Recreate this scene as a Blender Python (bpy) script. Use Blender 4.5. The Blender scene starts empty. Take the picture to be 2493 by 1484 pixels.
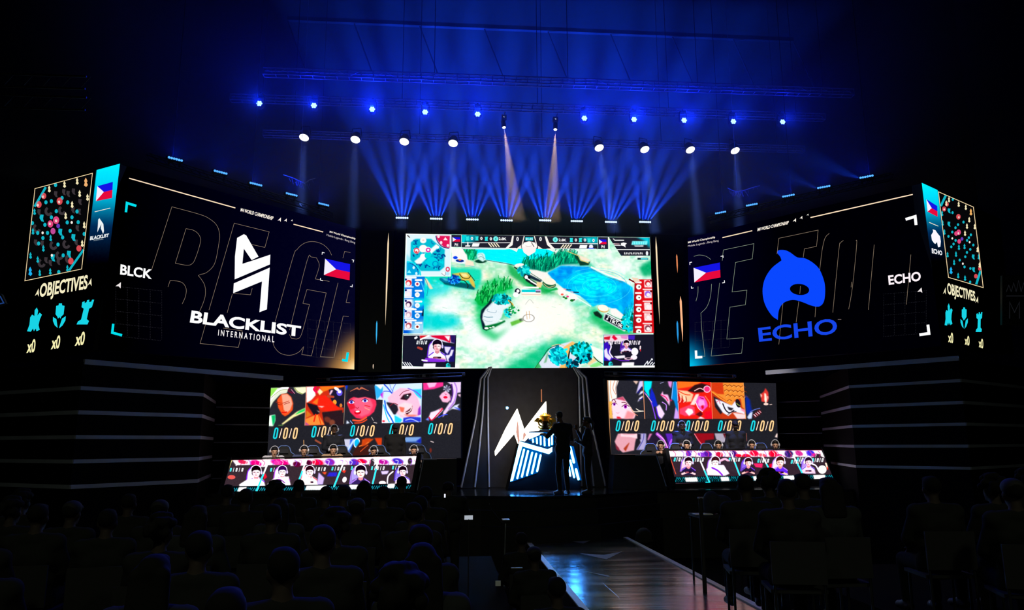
import bpy, bmesh, math, random
import numpy as np
from mathutils import Vector, Matrix

# ------------------------------------------------------------------ camera, world, exposure
SC = bpy.context.scene
COL = SC.collection
W, H = 2493, 1484
F = 1813.3                                   # focal length in pixels of a 2493 wide frame
YAW, PIT, ROL = 0.0866195, 0.183973, -0.0055217
EYE = np.array([0., 0., 1.95])
_f = np.array([math.sin(YAW) * math.cos(PIT), math.cos(YAW) * math.cos(PIT), math.sin(PIT)])
_r0 = np.array([math.cos(YAW), -math.sin(YAW), 0.])
_u0 = np.cross(_r0, _f)
RT = math.cos(ROL) * _r0 + math.sin(ROL) * _u0
UP = -math.sin(ROL) * _r0 + math.cos(ROL) * _u0
cam = bpy.data.cameras.new('camera')
cam.sensor_width = 36.0
cam.lens = 36.0 * F / W
cam.clip_end = 200
co = bpy.data.objects.new('camera', cam)
COL.objects.link(co)
m = Matrix(((RT[0], UP[0], -_f[0], EYE[0]), (RT[1], UP[1], -_f[1], EYE[1]), (RT[2], UP[2], -_f[2], EYE[2]), (0, 0, 0, 1)))
co.matrix_basis = m
SC.camera = co
SC.view_settings.view_transform = 'Standard'
SC.view_settings.look = 'None'
SC.view_settings.gamma = 1
SC.view_settings.exposure = 0.0
SC.view_settings.use_curve_mapping = False
SC.cycles.max_bounces = 5
SC.cycles.diffuse_bounces = 2
SC.cycles.glossy_bounces = 3
SC.cycles.volume_bounces = 0
SC.cycles.caustics_reflective = False
SC.cycles.sample_clamp_indirect = 4.0
world = bpy.data.worlds.new('dim_hall')
SC.world = world
world.use_nodes = True
world.node_tree.nodes['Background'].inputs[0].default_value = (0.55, 0.62, 0.5, 1)
world.node_tree.nodes['Background'].inputs[1].default_value = 0.008   # added dim ambient fill entering behind the camera

# ------------------------------------------------------------------ pixel to place
def ray(px, py):
    return _f + RT * ((px - W / 2) / F) - UP * ((py - H / 2) / F)
def at_y(px, py, Y):
    d = ray(px, py); return EYE + d * (Y / d[1])
def at_z(px, py, Z):
    d = ray(px, py); return EYE + d * ((Z - EYE[2]) / d[2])
def to_px(P):
    q = np.asarray(P) - EYE; w = q @ _f
    return W / 2 + F * (q @ RT) / w, H / 2 - F * (q @ UP) / w

class Surf:
    """a flat plane standing in the hall; p() finds where on it a point of the picture lies"""
    def __init__(s, o, n):
        s.o = np.asarray(o, float); n = np.asarray(n, float); n = n / np.linalg.norm(n)
        if n @ (EYE - s.o) < 0: n = -n
        s.n = n
    @classmethod
    def pts(c, a, b, d):
        return c(a, np.cross(np.subtract(b, a), np.subtract(d, a)))
    def p(s, px, py, lift=0.):
        d = ray(px, py)
        return EYE + d * (((s.o + s.n * lift) - EYE) @ s.n / (d @ s.n))

# ------------------------------------------------------------------ small helpers
def lin(c):
    if isinstance(c, str):
        c = c.lstrip('#'); c = [int(c[i:i + 2], 16) / 255 for i in (0, 2, 4)]
    return tuple(v / 12.92 if v <= .04045 else ((v + .055) / 1.055) ** 2.4 for v in c)

def tag(o, label=None, cat=None, group=None, kind=None):
    if label: o['label'] = label
    if cat: o['category'] = cat
    if group: o['group'] = group
    if kind: o['kind'] = kind
    return o
def empty(name, loc=(0, 0, 0), rz=0, label=None, cat=None, group=None):
    o = bpy.data.objects.new(name, None); COL.objects.link(o)
    o.location = loc; o.rotation_euler = (0, 0, rz); o.empty_display_size = .1
    return tag(o, label, cat, group)
def link(name, me, parent=None, local=True):
    o = bpy.data.objects.new(name, me); COL.objects.link(o)
    if parent is not None:
        o.parent = parent
        if not local: o.matrix_parent_inverse = Matrix.Translation(parent.location).inverted() if parent.rotation_euler.z == 0 else parent_matrix(parent).inverted()
    return o
def parent_matrix(p):
    return Matrix.Translation(p.location) @ p.rotation_euler.to_matrix().to_4x4()
KIDS = {}
def copy_tree(o, parent=None):
    c = o.copy(); COL.objects.link(c)
    if parent is not None: c.parent = parent; c.matrix_parent_inverse = o.matrix_parent_inverse
    for ch in [x for x in o.children if x.type != "LIGHT"]: copy_tree(ch, c)
    return c

class MB:
    """collects polygons (with a colour each) and links them as one mesh object"""
    def __init__(s): s.v = []; s.f = []; s.c = []; s.sm = []
    def face(s, pts, col=(1, 1, 1), smooth=False):
        i = len(s.v); s.v += [tuple(p) for p in pts]; s.f.append(tuple(range(i, i + len(pts)))); s.c.append(col); s.sm.append(smooth)
    def mesh(s, vs, fs, col=(1, 1, 1), smooth=False):
        i = len(s.v); s.v += [tuple(p) for p in vs]
        for f in fs: s.f.append(tuple(i + k for k in f)); s.c.append(col); s.sm.append(smooth)
    def box(s, c, d, col=(1, 1, 1), rot=None):
        c = np.asarray(c, float); h = np.asarray(d, float) / 2
        vs = [np.array([x, y, z]) * h for x in (-1, 1) for y in (-1, 1) for z in (-1, 1)]
        if rot is not None: vs = [rot @ v for v in vs]
        s.mesh([c + v for v in vs], [(0, 1, 3, 2), (4, 6, 7, 5), (0, 4, 5, 1), (2, 3, 7, 6), (0, 2, 6, 4), (1, 5, 7, 3)], col)
    def prism(s, poly, vec, col=(1, 1, 1)):
        """closed polygon (3D) pushed along vec"""
        a = [np.asarray(p, float) for p in poly]; b = [p + np.asarray(vec) for p in a]; n = len(a)
        s.mesh(a + b, [tuple(range(n)), tuple(range(2 * n - 1, n - 1, -1))] + [(i, i + n, (i + 1) % n + n, (i + 1) % n) for i in range(n)], col)
    def tube(s, a, b, ra, rb=None, n=10, col=(1, 1, 1), caps=True):
        rb = ra if rb is None else rb
        a = np.asarray(a, float); b = np.asarray(b, float); d = b - a; L = np.linalg.norm(d); d = d / (L or 1)
        t = np.array([0, 0, 1.]) if abs(d[2]) < .9 else np.array([1., 0, 0])
        u = np.cross(d, t); u /= np.linalg.norm(u); w = np.cross(d, u)
        ring = [(math.cos(2 * math.pi * k / n), math.sin(2 * math.pi * k / n)) for k in range(n)]
        vs = [a + (u * x + w * y) * ra for x, y in ring] + [b + (u * x + w * y) * rb for x, y in ring]
        fs = [(k, (k + 1) % n, n + (k + 1) % n, n + k) for k in range(n)]
        s.mesh(vs, fs, col, True)
        if caps: s.mesh(vs, [tuple(range(n - 1, -1, -1)), tuple(range(n, 2 * n))], col)
    def path(s, pts, r, n=8, col=(1, 1, 1)):
        for a, b in zip(pts[:-1], pts[1:]): s.tube(a, b, r, r, n, col)
    def lathe(s, c, axis, prof, n=20, col=(1, 1, 1)):
        """prof: list of (distance along axis, radius)"""
        c = np.asarray(c, float); d = np.asarray(axis, float); d = d / np.linalg.norm(d)
        t = np.array([0, 0, 1.]) if abs(d[2]) < .9 else np.array([1., 0, 0])
        u = np.cross(d, t); u /= np.linalg.norm(u); w = np.cross(d, u)
        vs = []
        for h, r in prof:
            for k in range(n):
                a = 2 * math.pi * k / n; vs.append(c + d * h + (u * math.cos(a) + w * math.sin(a)) * r)
        fs = []
        for j in range(len(prof) - 1):
            for k in range(n):
                fs.append((j * n + k, j * n + (k + 1) % n, (j + 1) * n + (k + 1) % n, (j + 1) * n + k))
        s.mesh(vs, fs, col, True)
        s.mesh(vs, [tuple(range(n - 1, -1, -1)), tuple(range((len(prof) - 1) * n, len(prof) * n))], col)
    # flat drawing on a Surf, in picture pixels
    def poly(s, surf, pts, col, lift):
        s.face([surf.p(x, y, lift) for x, y in pts], lin(col))
    def stroke(s, surf, pts, w, col, lift, closed=False):
        P = [np.array(p, float) for p in pts]
        n = len(P); c = lin(col)
        segs = range(n if closed else n - 1)
        L = []; Rr = []
        for i in range(n):
            a = P[i - 1] if (i > 0 or closed) else None
            b = P[(i + 1) % n] if (i < n - 1 or closed) else None
            ds = []
            if a is not None: d = P[i] - a; ds.append(d / (np.hypot(*d) or 1))
            if b is not None: d = b - P[i]; ds.append(d / (np.hypot(*d) or 1))
            d = sum(ds); k = np.hypot(*d)
            d = d / k if k > .2 else ds[0]
            nn = np.array([-d[1], d[0]]); cosv = max(.45, abs(float(nn @ np.array([-ds[0][1], ds[0][0]]))))
            o = nn * (w / 2 / cosv); L.append(P[i] + o); Rr.append(P[i] - o)
        i0 = len(s.v)
        for a, b in zip(L, Rr): s.v += [tuple(surf.p(*a, lift)), tuple(surf.p(*b, lift))]
        for i in segs:
            j = (i + 1) % n
            s.f.append((i0 + 2 * i, i0 + 2 * j, i0 + 2 * j + 1, i0 + 2 * i + 1)); s.c.append(c); s.sm.append(False)
    def text(s, surf, t, quad, col, lift, bold=0.0):
        """lettering stretched into a quad of the picture: TL, TR, BR, BL"""
        vs, fs = glyphs(t, bold); q = [np.array(p, float) for p in quad]; c = lin(col)
        out = []
        for x, y in vs:
            p = (q[0] * (1 - x) + q[1] * x) * y + (q[3] * (1 - x) + q[2] * x) * (1 - y)
            out.append(surf.p(*p, lift))
        s.mesh(out, fs, c)
    def build(s, name, mt, parent=None, local=False, smooth=None):
        me = bpy.data.meshes.new(name); me.from_pydata(s.v, [], s.f); me.update()
        a = me.color_attributes.new('Col', 'FLOAT_COLOR', 'CORNER')
        buf = np.ones((len(me.loops), 4), np.float32)
        k = 0
        for f, c in zip(s.f, s.c): buf[k:k + len(f), :3] = c; k += len(f)
        a.data.foreach_set('color', buf.ravel())
        me.polygons.foreach_set('use_smooth', np.array(s.sm if smooth is None else [smooth] * len(s.f), bool))
        me.materials.append(mt)
        o = link(name, me, parent, local)
        return o
def smooth(pts, closed=False, corner=48, n=4):
    """rounds the gentle bends of an outline and keeps its sharp corners"""
    P = [np.array(q, float) for q in pts]; N_ = len(P); out = []
    def sharp(i):
        if not closed and i in (0, N_ - 1): return True
        a, b = P[i] - P[i - 1], P[(i + 1) % N_] - P[i]; c = (a @ b) / ((np.hypot(*a) * np.hypot(*b)) or 1)
        return c < math.cos(math.radians(corner))
    for i in range(N_ if closed else N_ - 1):
        a, b = P[i], P[(i + 1) % N_]; j = (i + 1) % N_
        ta = (b - a) if sharp(i) else (b - P[i - 1]) / 2; tb = (b - a) if sharp(j) else (P[(i + 2) % N_] - a) / 2
        for k in range(n):
            t = k / n; out.append(tuple(a * (2 * t ** 3 - 3 * t * t + 1) + ta * (t ** 3 - 2 * t * t + t) + b * (3 * t * t - 2 * t ** 3) + tb * (t ** 3 - t * t)))
    if not closed: out.append(tuple(P[-1]))
    return out
_G = {}
def glyphs(t, bold):
    k = (t, bold)
    if k not in _G:
        cu = bpy.data.curves.new('g', 'FONT'); cu.body = t; cu.offset = bold; cu.resolution_u = 4; cu.fill_mode = 'FRONT'
        o = bpy.data.objects.new('g', cu); COL.objects.link(o)
        me = bpy.data.meshes.new_from_object(o.evaluated_get(bpy.context.evaluated_depsgraph_get()))
        v = np.array([(p.co.x, p.co.y) for p in me.vertices]); fs = [tuple(p.vertices) for p in me.polygons]
        lo, hi = v.min(0), v.max(0); v = (v - lo) / (hi - lo)
        bpy.data.objects.remove(o); bpy.data.curves.remove(cu); bpy.data.meshes.remove(me)
        _G[k] = ([tuple(p) for p in v], fs)
    return _G[k]

# ------------------------------------------------------------------ materials (all node based)
MATS = {}
def mat(name, col, rough=.6, metal=0., var=.25, scale=6., bump=0., spec=.5, coat=0.):
    if name in MATS: return MATS[name]
    m = bpy.data.materials.new(name); m.use_nodes = True; N = m.node_tree.nodes; Lk = m.node_tree.links
    b = N['Principled BSDF']; c = lin(col)
    t = N.new('ShaderNodeTexCoord'); nz = N.new('ShaderNodeTexNoise'); nz.inputs['Scale'].default_value = scale; nz.inputs['Detail'].default_value = 4
    r = N.new('ShaderNodeValToRGB')
    r.color_ramp.elements[0].position = .3; r.color_ramp.elements[1].position = .7
    r.color_ramp.elements[0].color = tuple(v * (1 - var) for v in c) + (1,); r.color_ramp.elements[1].color = tuple(min(1, v * (1 + var)) for v in c) + (1,)
    Lk.new(t.outputs['Object'], nz.inputs['Vector']); Lk.new(nz.outputs['Fac'], r.inputs['Fac']); Lk.new(r.outputs['Color'], b.inputs['Base Color'])
    b.inputs['Roughness'].default_value = rough; b.inputs['Metallic'].default_value = metal
    b.inputs['Specular IOR Level'].default_value = spec
    if bump:
        bp = N.new('ShaderNodeBump'); bp.inputs['Strength'].default_value = bump; bp.inputs['Distance'].default_value = .01
        Lk.new(nz.outputs['Fac'], bp.inputs['Height']); Lk.new(bp.outputs['Normal'], b.inputs['Normal'])
    MATS[name] = m
    return m
def glow(name, strength=1.0, col=None, sample=False):
    """what gives off light: LED pixels take their colour from the mesh, lamps have one colour"""
    if name in MATS: return MATS[name]
    m = bpy.data.materials.new(name); m.use_nodes = True; N = m.node_tree.nodes; Lk = m.node_tree.links
    N.clear(); o = N.new('ShaderNodeOutputMaterial'); e = N.new('ShaderNodeEmission'); e.inputs['Strength'].default_value = strength
    if col is None:
        a = N.new('ShaderNodeAttribute'); a.attribute_name = 'Col'; Lk.new(a.outputs['Color'], e.inputs['Color'])
    else: e.inputs['Color'].default_value = lin(col) + (1,)
    Lk.new(e.outputs[0], o.inputs[0])
    m.cycles.emission_sampling = 'FRONT_BACK' if sample else 'NONE'
    MATS[name] = m
    return m
LED = glow('led_pixels', 1.0)
BLACK = mat('matte_black', '#0b0b0d', .75, var=.3)
CAB = mat('cabinet_black', '#101014', .6, var=.3)
STEEL = mat('dark_steel', '#26282e', .45, .6)
ALU = mat('truss_aluminium', '#7c808c', .5, .2)
SILV = mat('silver_clamp', '#b9bdc8', .4, .3)
STRIP = mat('grey_trim', '#9aa0b4', .45, .0, var=.12, scale=1.5)

# ------------------------------------------------------------------ painting an LED picture
class Canvas:
    """a grid of LED pixels over a quad of a Surf; coordinates are picture pixels"""
    def __init__(s, quad, step, bg):
        q = [np.array(p, float) for p in quad]
        w = int(max(np.hypot(*(q[1] - q[0])), np.hypot(*(q[2] - q[3]))) / step) + 2
        h = int(max(np.hypot(*(q[3] - q[0])), np.hypot(*(q[2] - q[1]))) / step) + 2
        u = np.linspace(0, 1, w)[None, :, None]; v = np.linspace(0, 1, h)[:, None, None]
        P = (q[0] * (1 - u) + q[1] * u) * (1 - v) + (q[3] * (1 - u) + q[2] * u) * v
        s.X, s.Y, s.w, s.h, s.step = P[..., 0], P[..., 1], w, h, step
        s.I = np.empty((h, w, 3)); s.I[:] = s.c(bg)
        s.xr = (s.X.min(0), s.X.max(0)); s.yr = (s.Y.min(1), s.Y.max(1))
        s.tf = lambda p: p; s.k = 1.
        s.rng = np.random.RandomState(5); s.sat = 1.2; s.con = 1.12
    @staticmethod
    def c(col):
        if isinstance(col, str): col = col.lstrip('#'); return np.array([int(col[i:i + 2], 16) / 255 for i in (0, 2, 4)])
        return np.array(col, float)
    def frame(s, ox, oy, k):
        """author in the coordinates of an enlargement: x = ox + X / k"""
        s.tf = lambda p: (ox + p[0] / k, oy + p[1] / k); s.k = k
    def _win(s, x0, y0, x1, y1):
        cx = np.where((s.xr[1] >= x0) & (s.xr[0] <= x1))[0]; cy = np.where((s.yr[1] >= y0) & (s.yr[0] <= y1))[0]
        if len(cx) == 0 or len(cy) == 0: return None
        return slice(cy[0], cy[-1] + 1), slice(cx[0], cx[-1] + 1)
    def _put(s, sl, m, col, al):
        m = (m * al)[..., None]; s.I[sl] = s.I[sl] * (1 - m) + s.c(col) * m
    def poly(s, pts, col, soft=0, al=1.):
        P = np.array([s.tf(p) for p in pts]); soft = soft / s.k
        sl = s._win(P[:, 0].min() - soft - 1, P[:, 1].min() - soft - 1, P[:, 0].max() + soft + 1, P[:, 1].max() + soft + 1)
        if sl is None: return
        X, Y = s.X[sl], s.Y[sl]; acc = np.zeros(X.shape); d = s.step * .25
        for ox, oy in ((-d, -d), (d, -d), (-d, d), (d, d)):
            ins = np.zeros(X.shape, bool)
            for (xa, ya), (xb, yb) in zip(P, np.roll(P, -1, 0)):
                if ya == yb: continue
                cnd = ((ya > Y + oy) != (yb > Y + oy)); xi = (xb - xa) * (Y + oy - ya) / (yb - ya) + xa
                ins ^= cnd & (X + ox < xi)
            acc += ins
        acc /= 4
        if soft:
            r = max(1, int(soft / s.step / 2))
            for _ in range(2): acc = s._blur(acc, r)
        s._put(sl, acc, col, al)
    @staticmethod
    def _blur(a, r):
        for ax in (0, 1):
            p = np.pad(a, [(r, r) if k == ax else (0, 0) for k in (0, 1)], mode='edge'); c = np.cumsum(p, ax)
            z = np.zeros_like(np.take(c, [0], ax)); c = np.concatenate([z, c], ax); n = 2 * r + 1
            a = (np.take(c, range(n, c.shape[ax]), ax) - np.take(c, range(0, c.shape[ax] - n), ax)) / n
        return a
    def ell(s, cx, cy, rx, ry, col, rot=0, soft=.12, al=1., ring=None):
        (x, y) = s.tf((cx, cy)); rx, ry = rx / s.k, ry / s.k; R = max(rx, ry) * (1 + soft) + 1
        sl = s._win(x - R, y - R, x + R, y + R)
        if sl is None: return
        dx, dy = s.X[sl] - x, s.Y[sl] - y; a = math.radians(rot); c, n = math.cos(a), math.sin(a)
        d = np.hypot((dx * c + dy * n) / rx, (-dx * n + dy * c) / ry)
        e = max(soft, s.step * .7 / min(rx, ry))
        m = np.clip((1 + e / 2 - d) / e, 0, 1)
        if ring: e2 = s.step * .7 / min(rx, ry); m = np.clip((ring / s.k / min(rx, ry) / 2 + e2 - abs(d - 1)) / e2, 0, 1)
        s._put(sl, m, col, al)
    def line(s, pts, w, col, al=1.):
        P = [np.array(s.tf(p)) for p in pts]; w = max(w / s.k, s.step * .8)
        A = np.array(P)
        sl = s._win(A[:, 0].min() - w - 1, A[:, 1].min() - w - 1, A[:, 0].max() + w + 1, A[:, 1].max() + w + 1)
        if sl is None: return
        X, Y = s.X[sl], s.Y[sl]; D = np.full(X.shape, 1e9)
        for a, b in zip(P[:-1], P[1:]):
            d = b - a; L = d @ d or 1e-9
            t = np.clip(((X - a[0]) * d[0] + (Y - a[1]) * d[1]) / L, 0, 1)
            D = np.minimum(D, np.hypot(X - a[0] - t * d[0], Y - a[1] - t * d[1]))
        s._put(sl, np.clip((w / 2 - D) / s.step + .5, 0, 1), col, al)
    def curve(s, pts, w, col, al=1.):
        P = [np.array(p, float) for p in pts]; P = [P[0]] + P + [P[-1]]; out = []
        for i in range(1, len(P) - 2):
            for t in np.linspace(0, 1, 7)[:-1]:
                a, b, c, d = P[i - 1:i + 3]
                out.append(.5 * (2 * b + (c - a) * t + (2 * a - 5 * b + 4 * c - d) * t * t + (3 * b - a - 3 * c + d) * t ** 3))
        s.line(out + [P[-2]], w, col, al)
    def tufts(s, poly, n, ln, cols, w=14, lean=0.2):
        """grass: short blades scattered inside a polygon"""
        P = np.array(poly, float); lo, hi = P.min(0), P.max(0); pts = []
        while len(pts) < n:
            q = lo + s.rng.rand(2) * (hi - lo); ins = False
            for (xa, ya), (xb, yb) in zip(P, np.roll(P, -1, 0)):
                if (ya > q[1]) != (yb > q[1]) and q[0] < (xb - xa) * (q[1] - ya) / (yb - ya) + xa: ins = not ins
            if ins: pts.append(q)
        for q in sorted(pts, key=lambda q: q[1]):
            l = ln * (.6 + .8 * s.rng.rand()); dx = (lean + .7 * (s.rng.rand() - .5)) * l
            s.line([q, (q[0] + dx * .4, q[1] - l * .6), (q[0] + dx, q[1] - l)], w, cols[s.rng.randint(len(cols))], .85)
    def leaves(s, cx, cy, rx, ry, n, size, cols):
        for _ in range(n):
            a = s.rng.rand() * 6.28; r = math.sqrt(s.rng.rand())
            s.ell(cx + math.cos(a) * r * rx, cy + math.sin(a) * r * ry, size * (.6 + .7 * s.rng.rand()), size * .55, cols[s.rng.randint(len(cols))], s.rng.rand() * 180, .2)
    def mottle(s, size, col, al, lo=.5, hi=.75, poly=None):
        n = np.zeros((s.h, s.w)); c = max(2, size / s.step)
        g = s.rng.rand(int(s.h / c) + 3, int(s.w / c * .7) + 3); yy = np.arange(s.h) / c; xx = np.arange(s.w) / c * .7
        y0, x0 = yy.astype(int), xx.astype(int); fy, fx = (yy - y0)[:, None], (xx - x0)[None]; fy, fx = fy * fy * (3 - 2 * fy), fx * fx * (3 - 2 * fx)
        n = (g[y0][:, x0] * (1 - fx) + g[y0][:, x0 + 1] * fx) * (1 - fy) + (g[y0 + 1][:, x0] * (1 - fx) + g[y0 + 1][:, x0 + 1] * fx) * fy
        m = s._blur(np.clip((n - lo) / (hi - lo), 0, 1), max(1, int(c / 5)))
        if poly is not None:
            keep, s.I = s.I, np.zeros_like(s.I); s.poly(poly, '#ffffff', 4 * s.k); k = s.I[..., 0]; s.I = keep; m = m * k
        s._put((slice(None), slice(None)), m, col, al)
    def grain(s, amp, blur=1):
        n = s.rng.randn(s.h, s.w)
        for _ in range(blur): n = s._blur(n, 1)
        s.I += (n * amp)[..., None]
    def build(s, name, surf, mt, parent=None, lift=0.):
        g = s.I.mean(-1, keepdims=True); I = np.clip((g + (s.I - g) * s.sat - .5) * s.con + .5, 0, 1); Lc = np.where(I <= .04045, I / 12.92, ((I + .055) / 1.055) ** 2.4)
        d = _f[None, None] + RT * ((s.X - W / 2) / F)[..., None] - UP * ((s.Y - H / 2) / F)[..., None]
        t = ((surf.o + surf.n * lift) - EYE) @ surf.n / (d @ surf.n)
        V = (EYE + d * t[..., None]).reshape(-1, 3).astype(np.float32)
        idx = np.arange(s.w * s.h).reshape(s.h, s.w)
        Q = np.stack([idx[:-1, :-1], idx[1:, :-1], idx[1:, 1:], idx[:-1, 1:]], -1).reshape(-1, 4).astype(np.int32)
        me = bpy.data.meshes.new(name); me.vertices.add(len(V)); me.vertices.foreach_set('co', V.ravel())
        me.loops.add(Q.size); me.loops.foreach_set('vertex_index', Q.ravel())
        me.polygons.add(len(Q)); me.polygons.foreach_set('loop_start', np.arange(0, Q.size, 4, dtype=np.int32))
        me.update(calc_edges=True)
        a = me.color_attributes.new('Col', 'FLOAT_COLOR', 'POINT'); c4 = np.ones((len(V), 4), np.float32); c4[:, :3] = Lc.reshape(-1, 3)
        a.data.foreach_set('color', c4.ravel()); me.materials.append(mt)
        return link(name, me, parent, False)

# ------------------------------------------------------------------ the hall
ZS, ZG = 0.88, -0.55                 # stage floor, hall floor (the runway is z = 0)
YC = 20.5                            # plane of the main screen
def slab(name, x0, x1, y0, y1, z0, z1, mt, kind='structure', parent=None):
    b = MB(); b.box(((x0 + x1) / 2, (y0 + y1) / 2, (z0 + z1) / 2), (x1 - x0, y1 - y0, z1 - z0))
    o = b.build(name, mt, parent); return tag(o, kind=kind) if kind else o
DRAPE = mat('black_drape', '#0a0b12', .9, var=.35, scale=2, bump=.3)
CARPET = mat('black_carpet', '#040404', .98, var=.4, scale=30, spec=.05)
slab('floor', -16, 19, -1.5, 25, ZG - .2, ZG, CARPET)
slab('wall_back', -16, 19, 24.2, 24.5, ZG, 19, DRAPE)
slab('wall_left', -16.2, -16, 3, 24.2, ZG, 19, DRAPE)
slab('wall_right', 19, 19.2, 3, 24.2, ZG, 19, DRAPE)
slab('ceiling', -16, 19, 8, 24.2, 18.6, 18.8, DRAPE)

# glossy stage floor with taped lines and board joints
def floor_mat(name, base, rough, sx, sy, bump, streak):
    m = bpy.data.materials.new(name); m.use_nodes = True; N = m.node_tree.nodes; Lk = m.node_tree.links; b = N['Principled BSDF']
    t = N.new('ShaderNodeTexCoord'); mp = N.new('ShaderNodeMapping'); mp.inputs['Scale'].default_value = (1 / sx, 1 / sy, 1)
    Lk.new(t.outputs['Object'], mp.inputs['Vector'])
    br = N.new('ShaderNodeTexBrick'); br.offset = .5; br.inputs['Scale'].default_value = 1; br.inputs['Mortar Size'].default_value = .012
    br.inputs['Brick Width'].default_value = 1; br.inputs['Row Height'].default_value = 1
    c = lin(base)
    br.inputs['Color1'].default_value = c + (1,); br.inputs['Color2'].default_value = tuple(v * 1.4 for v in c) + (1,); br.inputs['Mortar'].default_value = (.002, .002, .002, 1)
    Lk.new(mp.outputs[0], br.inputs['Vector']); Lk.new(br.outputs['Color'], b.inputs['Base Color'])
    nz = N.new('ShaderNodeTexNoise'); nz.inputs['Scale'].default_value = 1.3; nz.inputs['Detail'].default_value = 5
    mp2 = N.new('ShaderNodeMapping'); mp2.inputs['Scale'].default_value = streak; Lk.new(t.outputs['Object'], mp2.inputs['Vector']); Lk.new(mp2.outputs[0], nz.inputs['Vector'])
    mr = N.new('ShaderNodeMapRange'); mr.inputs['From Min'].default_value = .3; mr.inputs['From Max'].default_value = .7
    mr.inputs['To Min'].default_value = rough * .7; mr.inputs['To Max'].default_value = rough * 1.4
    Lk.new(nz.outputs['Fac'], mr.inputs['Value']); Lk.new(mr.outputs[0], b.inputs['Roughness'])
    ad = N.new('ShaderNodeMath'); ad.operation = 'MULTIPLY_ADD'; ad.inputs[1].default_value = -.25; Lk.new(br.outputs['Fac'], ad.inputs[0]); Lk.new(nz.outputs['Fac'], ad.inputs[2])
    bp = N.new('ShaderNodeBump'); bp.inputs['Strength'].default_value = bump; bp.inputs['Distance'].default_value = .02
    Lk.new(ad.outputs[0], bp.inputs['Height']); Lk.new(bp.outputs['Normal'], b.inputs['Normal'])
    b.inputs['IOR'].default_value = 5.5
    return m
STAGE = floor_mat('glossy_stage_floor', '#101116', .10, 2.4, 1.2, .45, (.35, 3.4, 1))
RUN = floor_mat('glossy_runway_floor', '#14151b', .2, 2.2, 1.1, .55, (.3, 2.2, 1))
front = [at_z(*p, ZS)[:2] for p in ((500, 1203), (960, 1200), (1100, 1206), (1170, 1206.5), (1300, 1208.5), (1452, 1203.5), (1600, 1193.5), (1796, 1191.5), (2090, 1190))]
foot = [tuple(p) for p in front] + [(front[-1][0], 20.2), (front[0][0], 20.2)]
b = MB(); b.prism([(x, y, ZS - .06) for x, y in foot], (0, 0, .06))
stage = b.build('stage_floor', STAGE); tag(stage, kind='structure')
# black front of the stage with two shallow ledges and a pale line along its foot
b = MB()
for k, (z0, z1, o) in enumerate(((ZG, .30, .34), (.30, .60, .17), (.60, ZS - .061, .0))):
    pl = [(x, y - o, z0) for x, y in front] + [(front[-1][0], 19.9, z0), (front[0][0], 19.9, z0)]
    b.prism(pl, (0, 0, z1 - z0))
skirt = b.build('stage_base', mat('stage_black', '#0c0d11', .5, var=.3)); tag(skirt, kind='structure')
b = MB()
for (xa, ya), (xb, yb) in zip(front[:-1], front[1:]):
    for z, o in ((.302, .34), (.602, .17)): b.tube((xa, ya - o - .002, z), (xb, yb - o - .002, z), .006, n=5)
b.build('ledge_edging', STEEL, skirt)

# runway that runs from the stage towards the seats
RX0, RX1 = 1.62, 3.78
b = MB(); b.box(((RX0 + RX1) / 2, 9.3, -.03), (RX1 - RX0, 13.4, .06)); b.box(((RX0 + RX1) / 2, 9.3, (ZG - .06) / 2), (RX1 - RX0 - .1, 13.3, -ZG - .06))
run = b.build('runway', RUN); tag(run, 'glossy runway leading from the stage front towards the seats', 'runway')
for x in (RX0 + .03, RX1 - .03):
    b = MB(); b.box((x, 9.3, .008), (.09, 13.4, .016)); b.build('edge_strip', mat('pale_edge', '#e2e5f2', .45, var=.06), run)
DEC = mat('dull_grey_vinyl', '#8d90a0', .5)
for pts in (((1352, 1310), (1420, 1322), (1461, 1305), (1420, 1313.5)), ((1412, 1346), (1476, 1361), (1517, 1341), (1470, 1350)), ((1430, 1391), (1482, 1400), (1484, 1404))):
    b = MB(); b.face([at_z(*p, .004) for p in pts]); d = b.build('floor_arrow', DEC, run)
# pale strip along the foot of the stage beside the runway
for nm, px in (('trim_1', ((1552, 1310), (1586, 1294), (1662, 1268))), ('trim_2', ((1160, 1300), (1186, 1304), (1240, 1311)))):
    b = MB(); pts = [at_z(x, y, .02) for x, y in px]
    b.path(pts, .018, 6); tag(b.build(nm, STRIP), kind='structure')
# raised seating decks on both sides of the runway
DL, DR = 0.12, 0.30
slab('floor_left_deck', -12, .75, 1.2, 12.9, ZG, DL, CARPET)
slab('floor_right_deck', 4.35, 16, 1.2, 10.2, ZG, DR, CARPET)

# ------------------------------------------------------------------ haze hanging over the stage
hz = MB(); hz.box((2.0, 20.05, 11.5), (24, 8.1, 7.6))
HM = bpy.data.materials.new('stage_haze'); HM.use_nodes = True; N = HM.node_tree.nodes; N.clear()
vo = N.new('ShaderNodeVolumeScatter'); vo.inputs['Density'].default_value = .045; vo.inputs['Anisotropy'].default_value = .15; vo.inputs['Color'].default_value = (1, 1, 1, 1)
ou = N.new('ShaderNodeOutputMaterial'); HM.node_tree.links.new(vo.outputs[0], ou.inputs['Volume'])
HM.cycles.homogeneous_volume = True
haze = hz.build('stage_haze', HM); tag(haze, 'thin blue-lit haze hanging above the stage', 'haze', kind='stuff')

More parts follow.
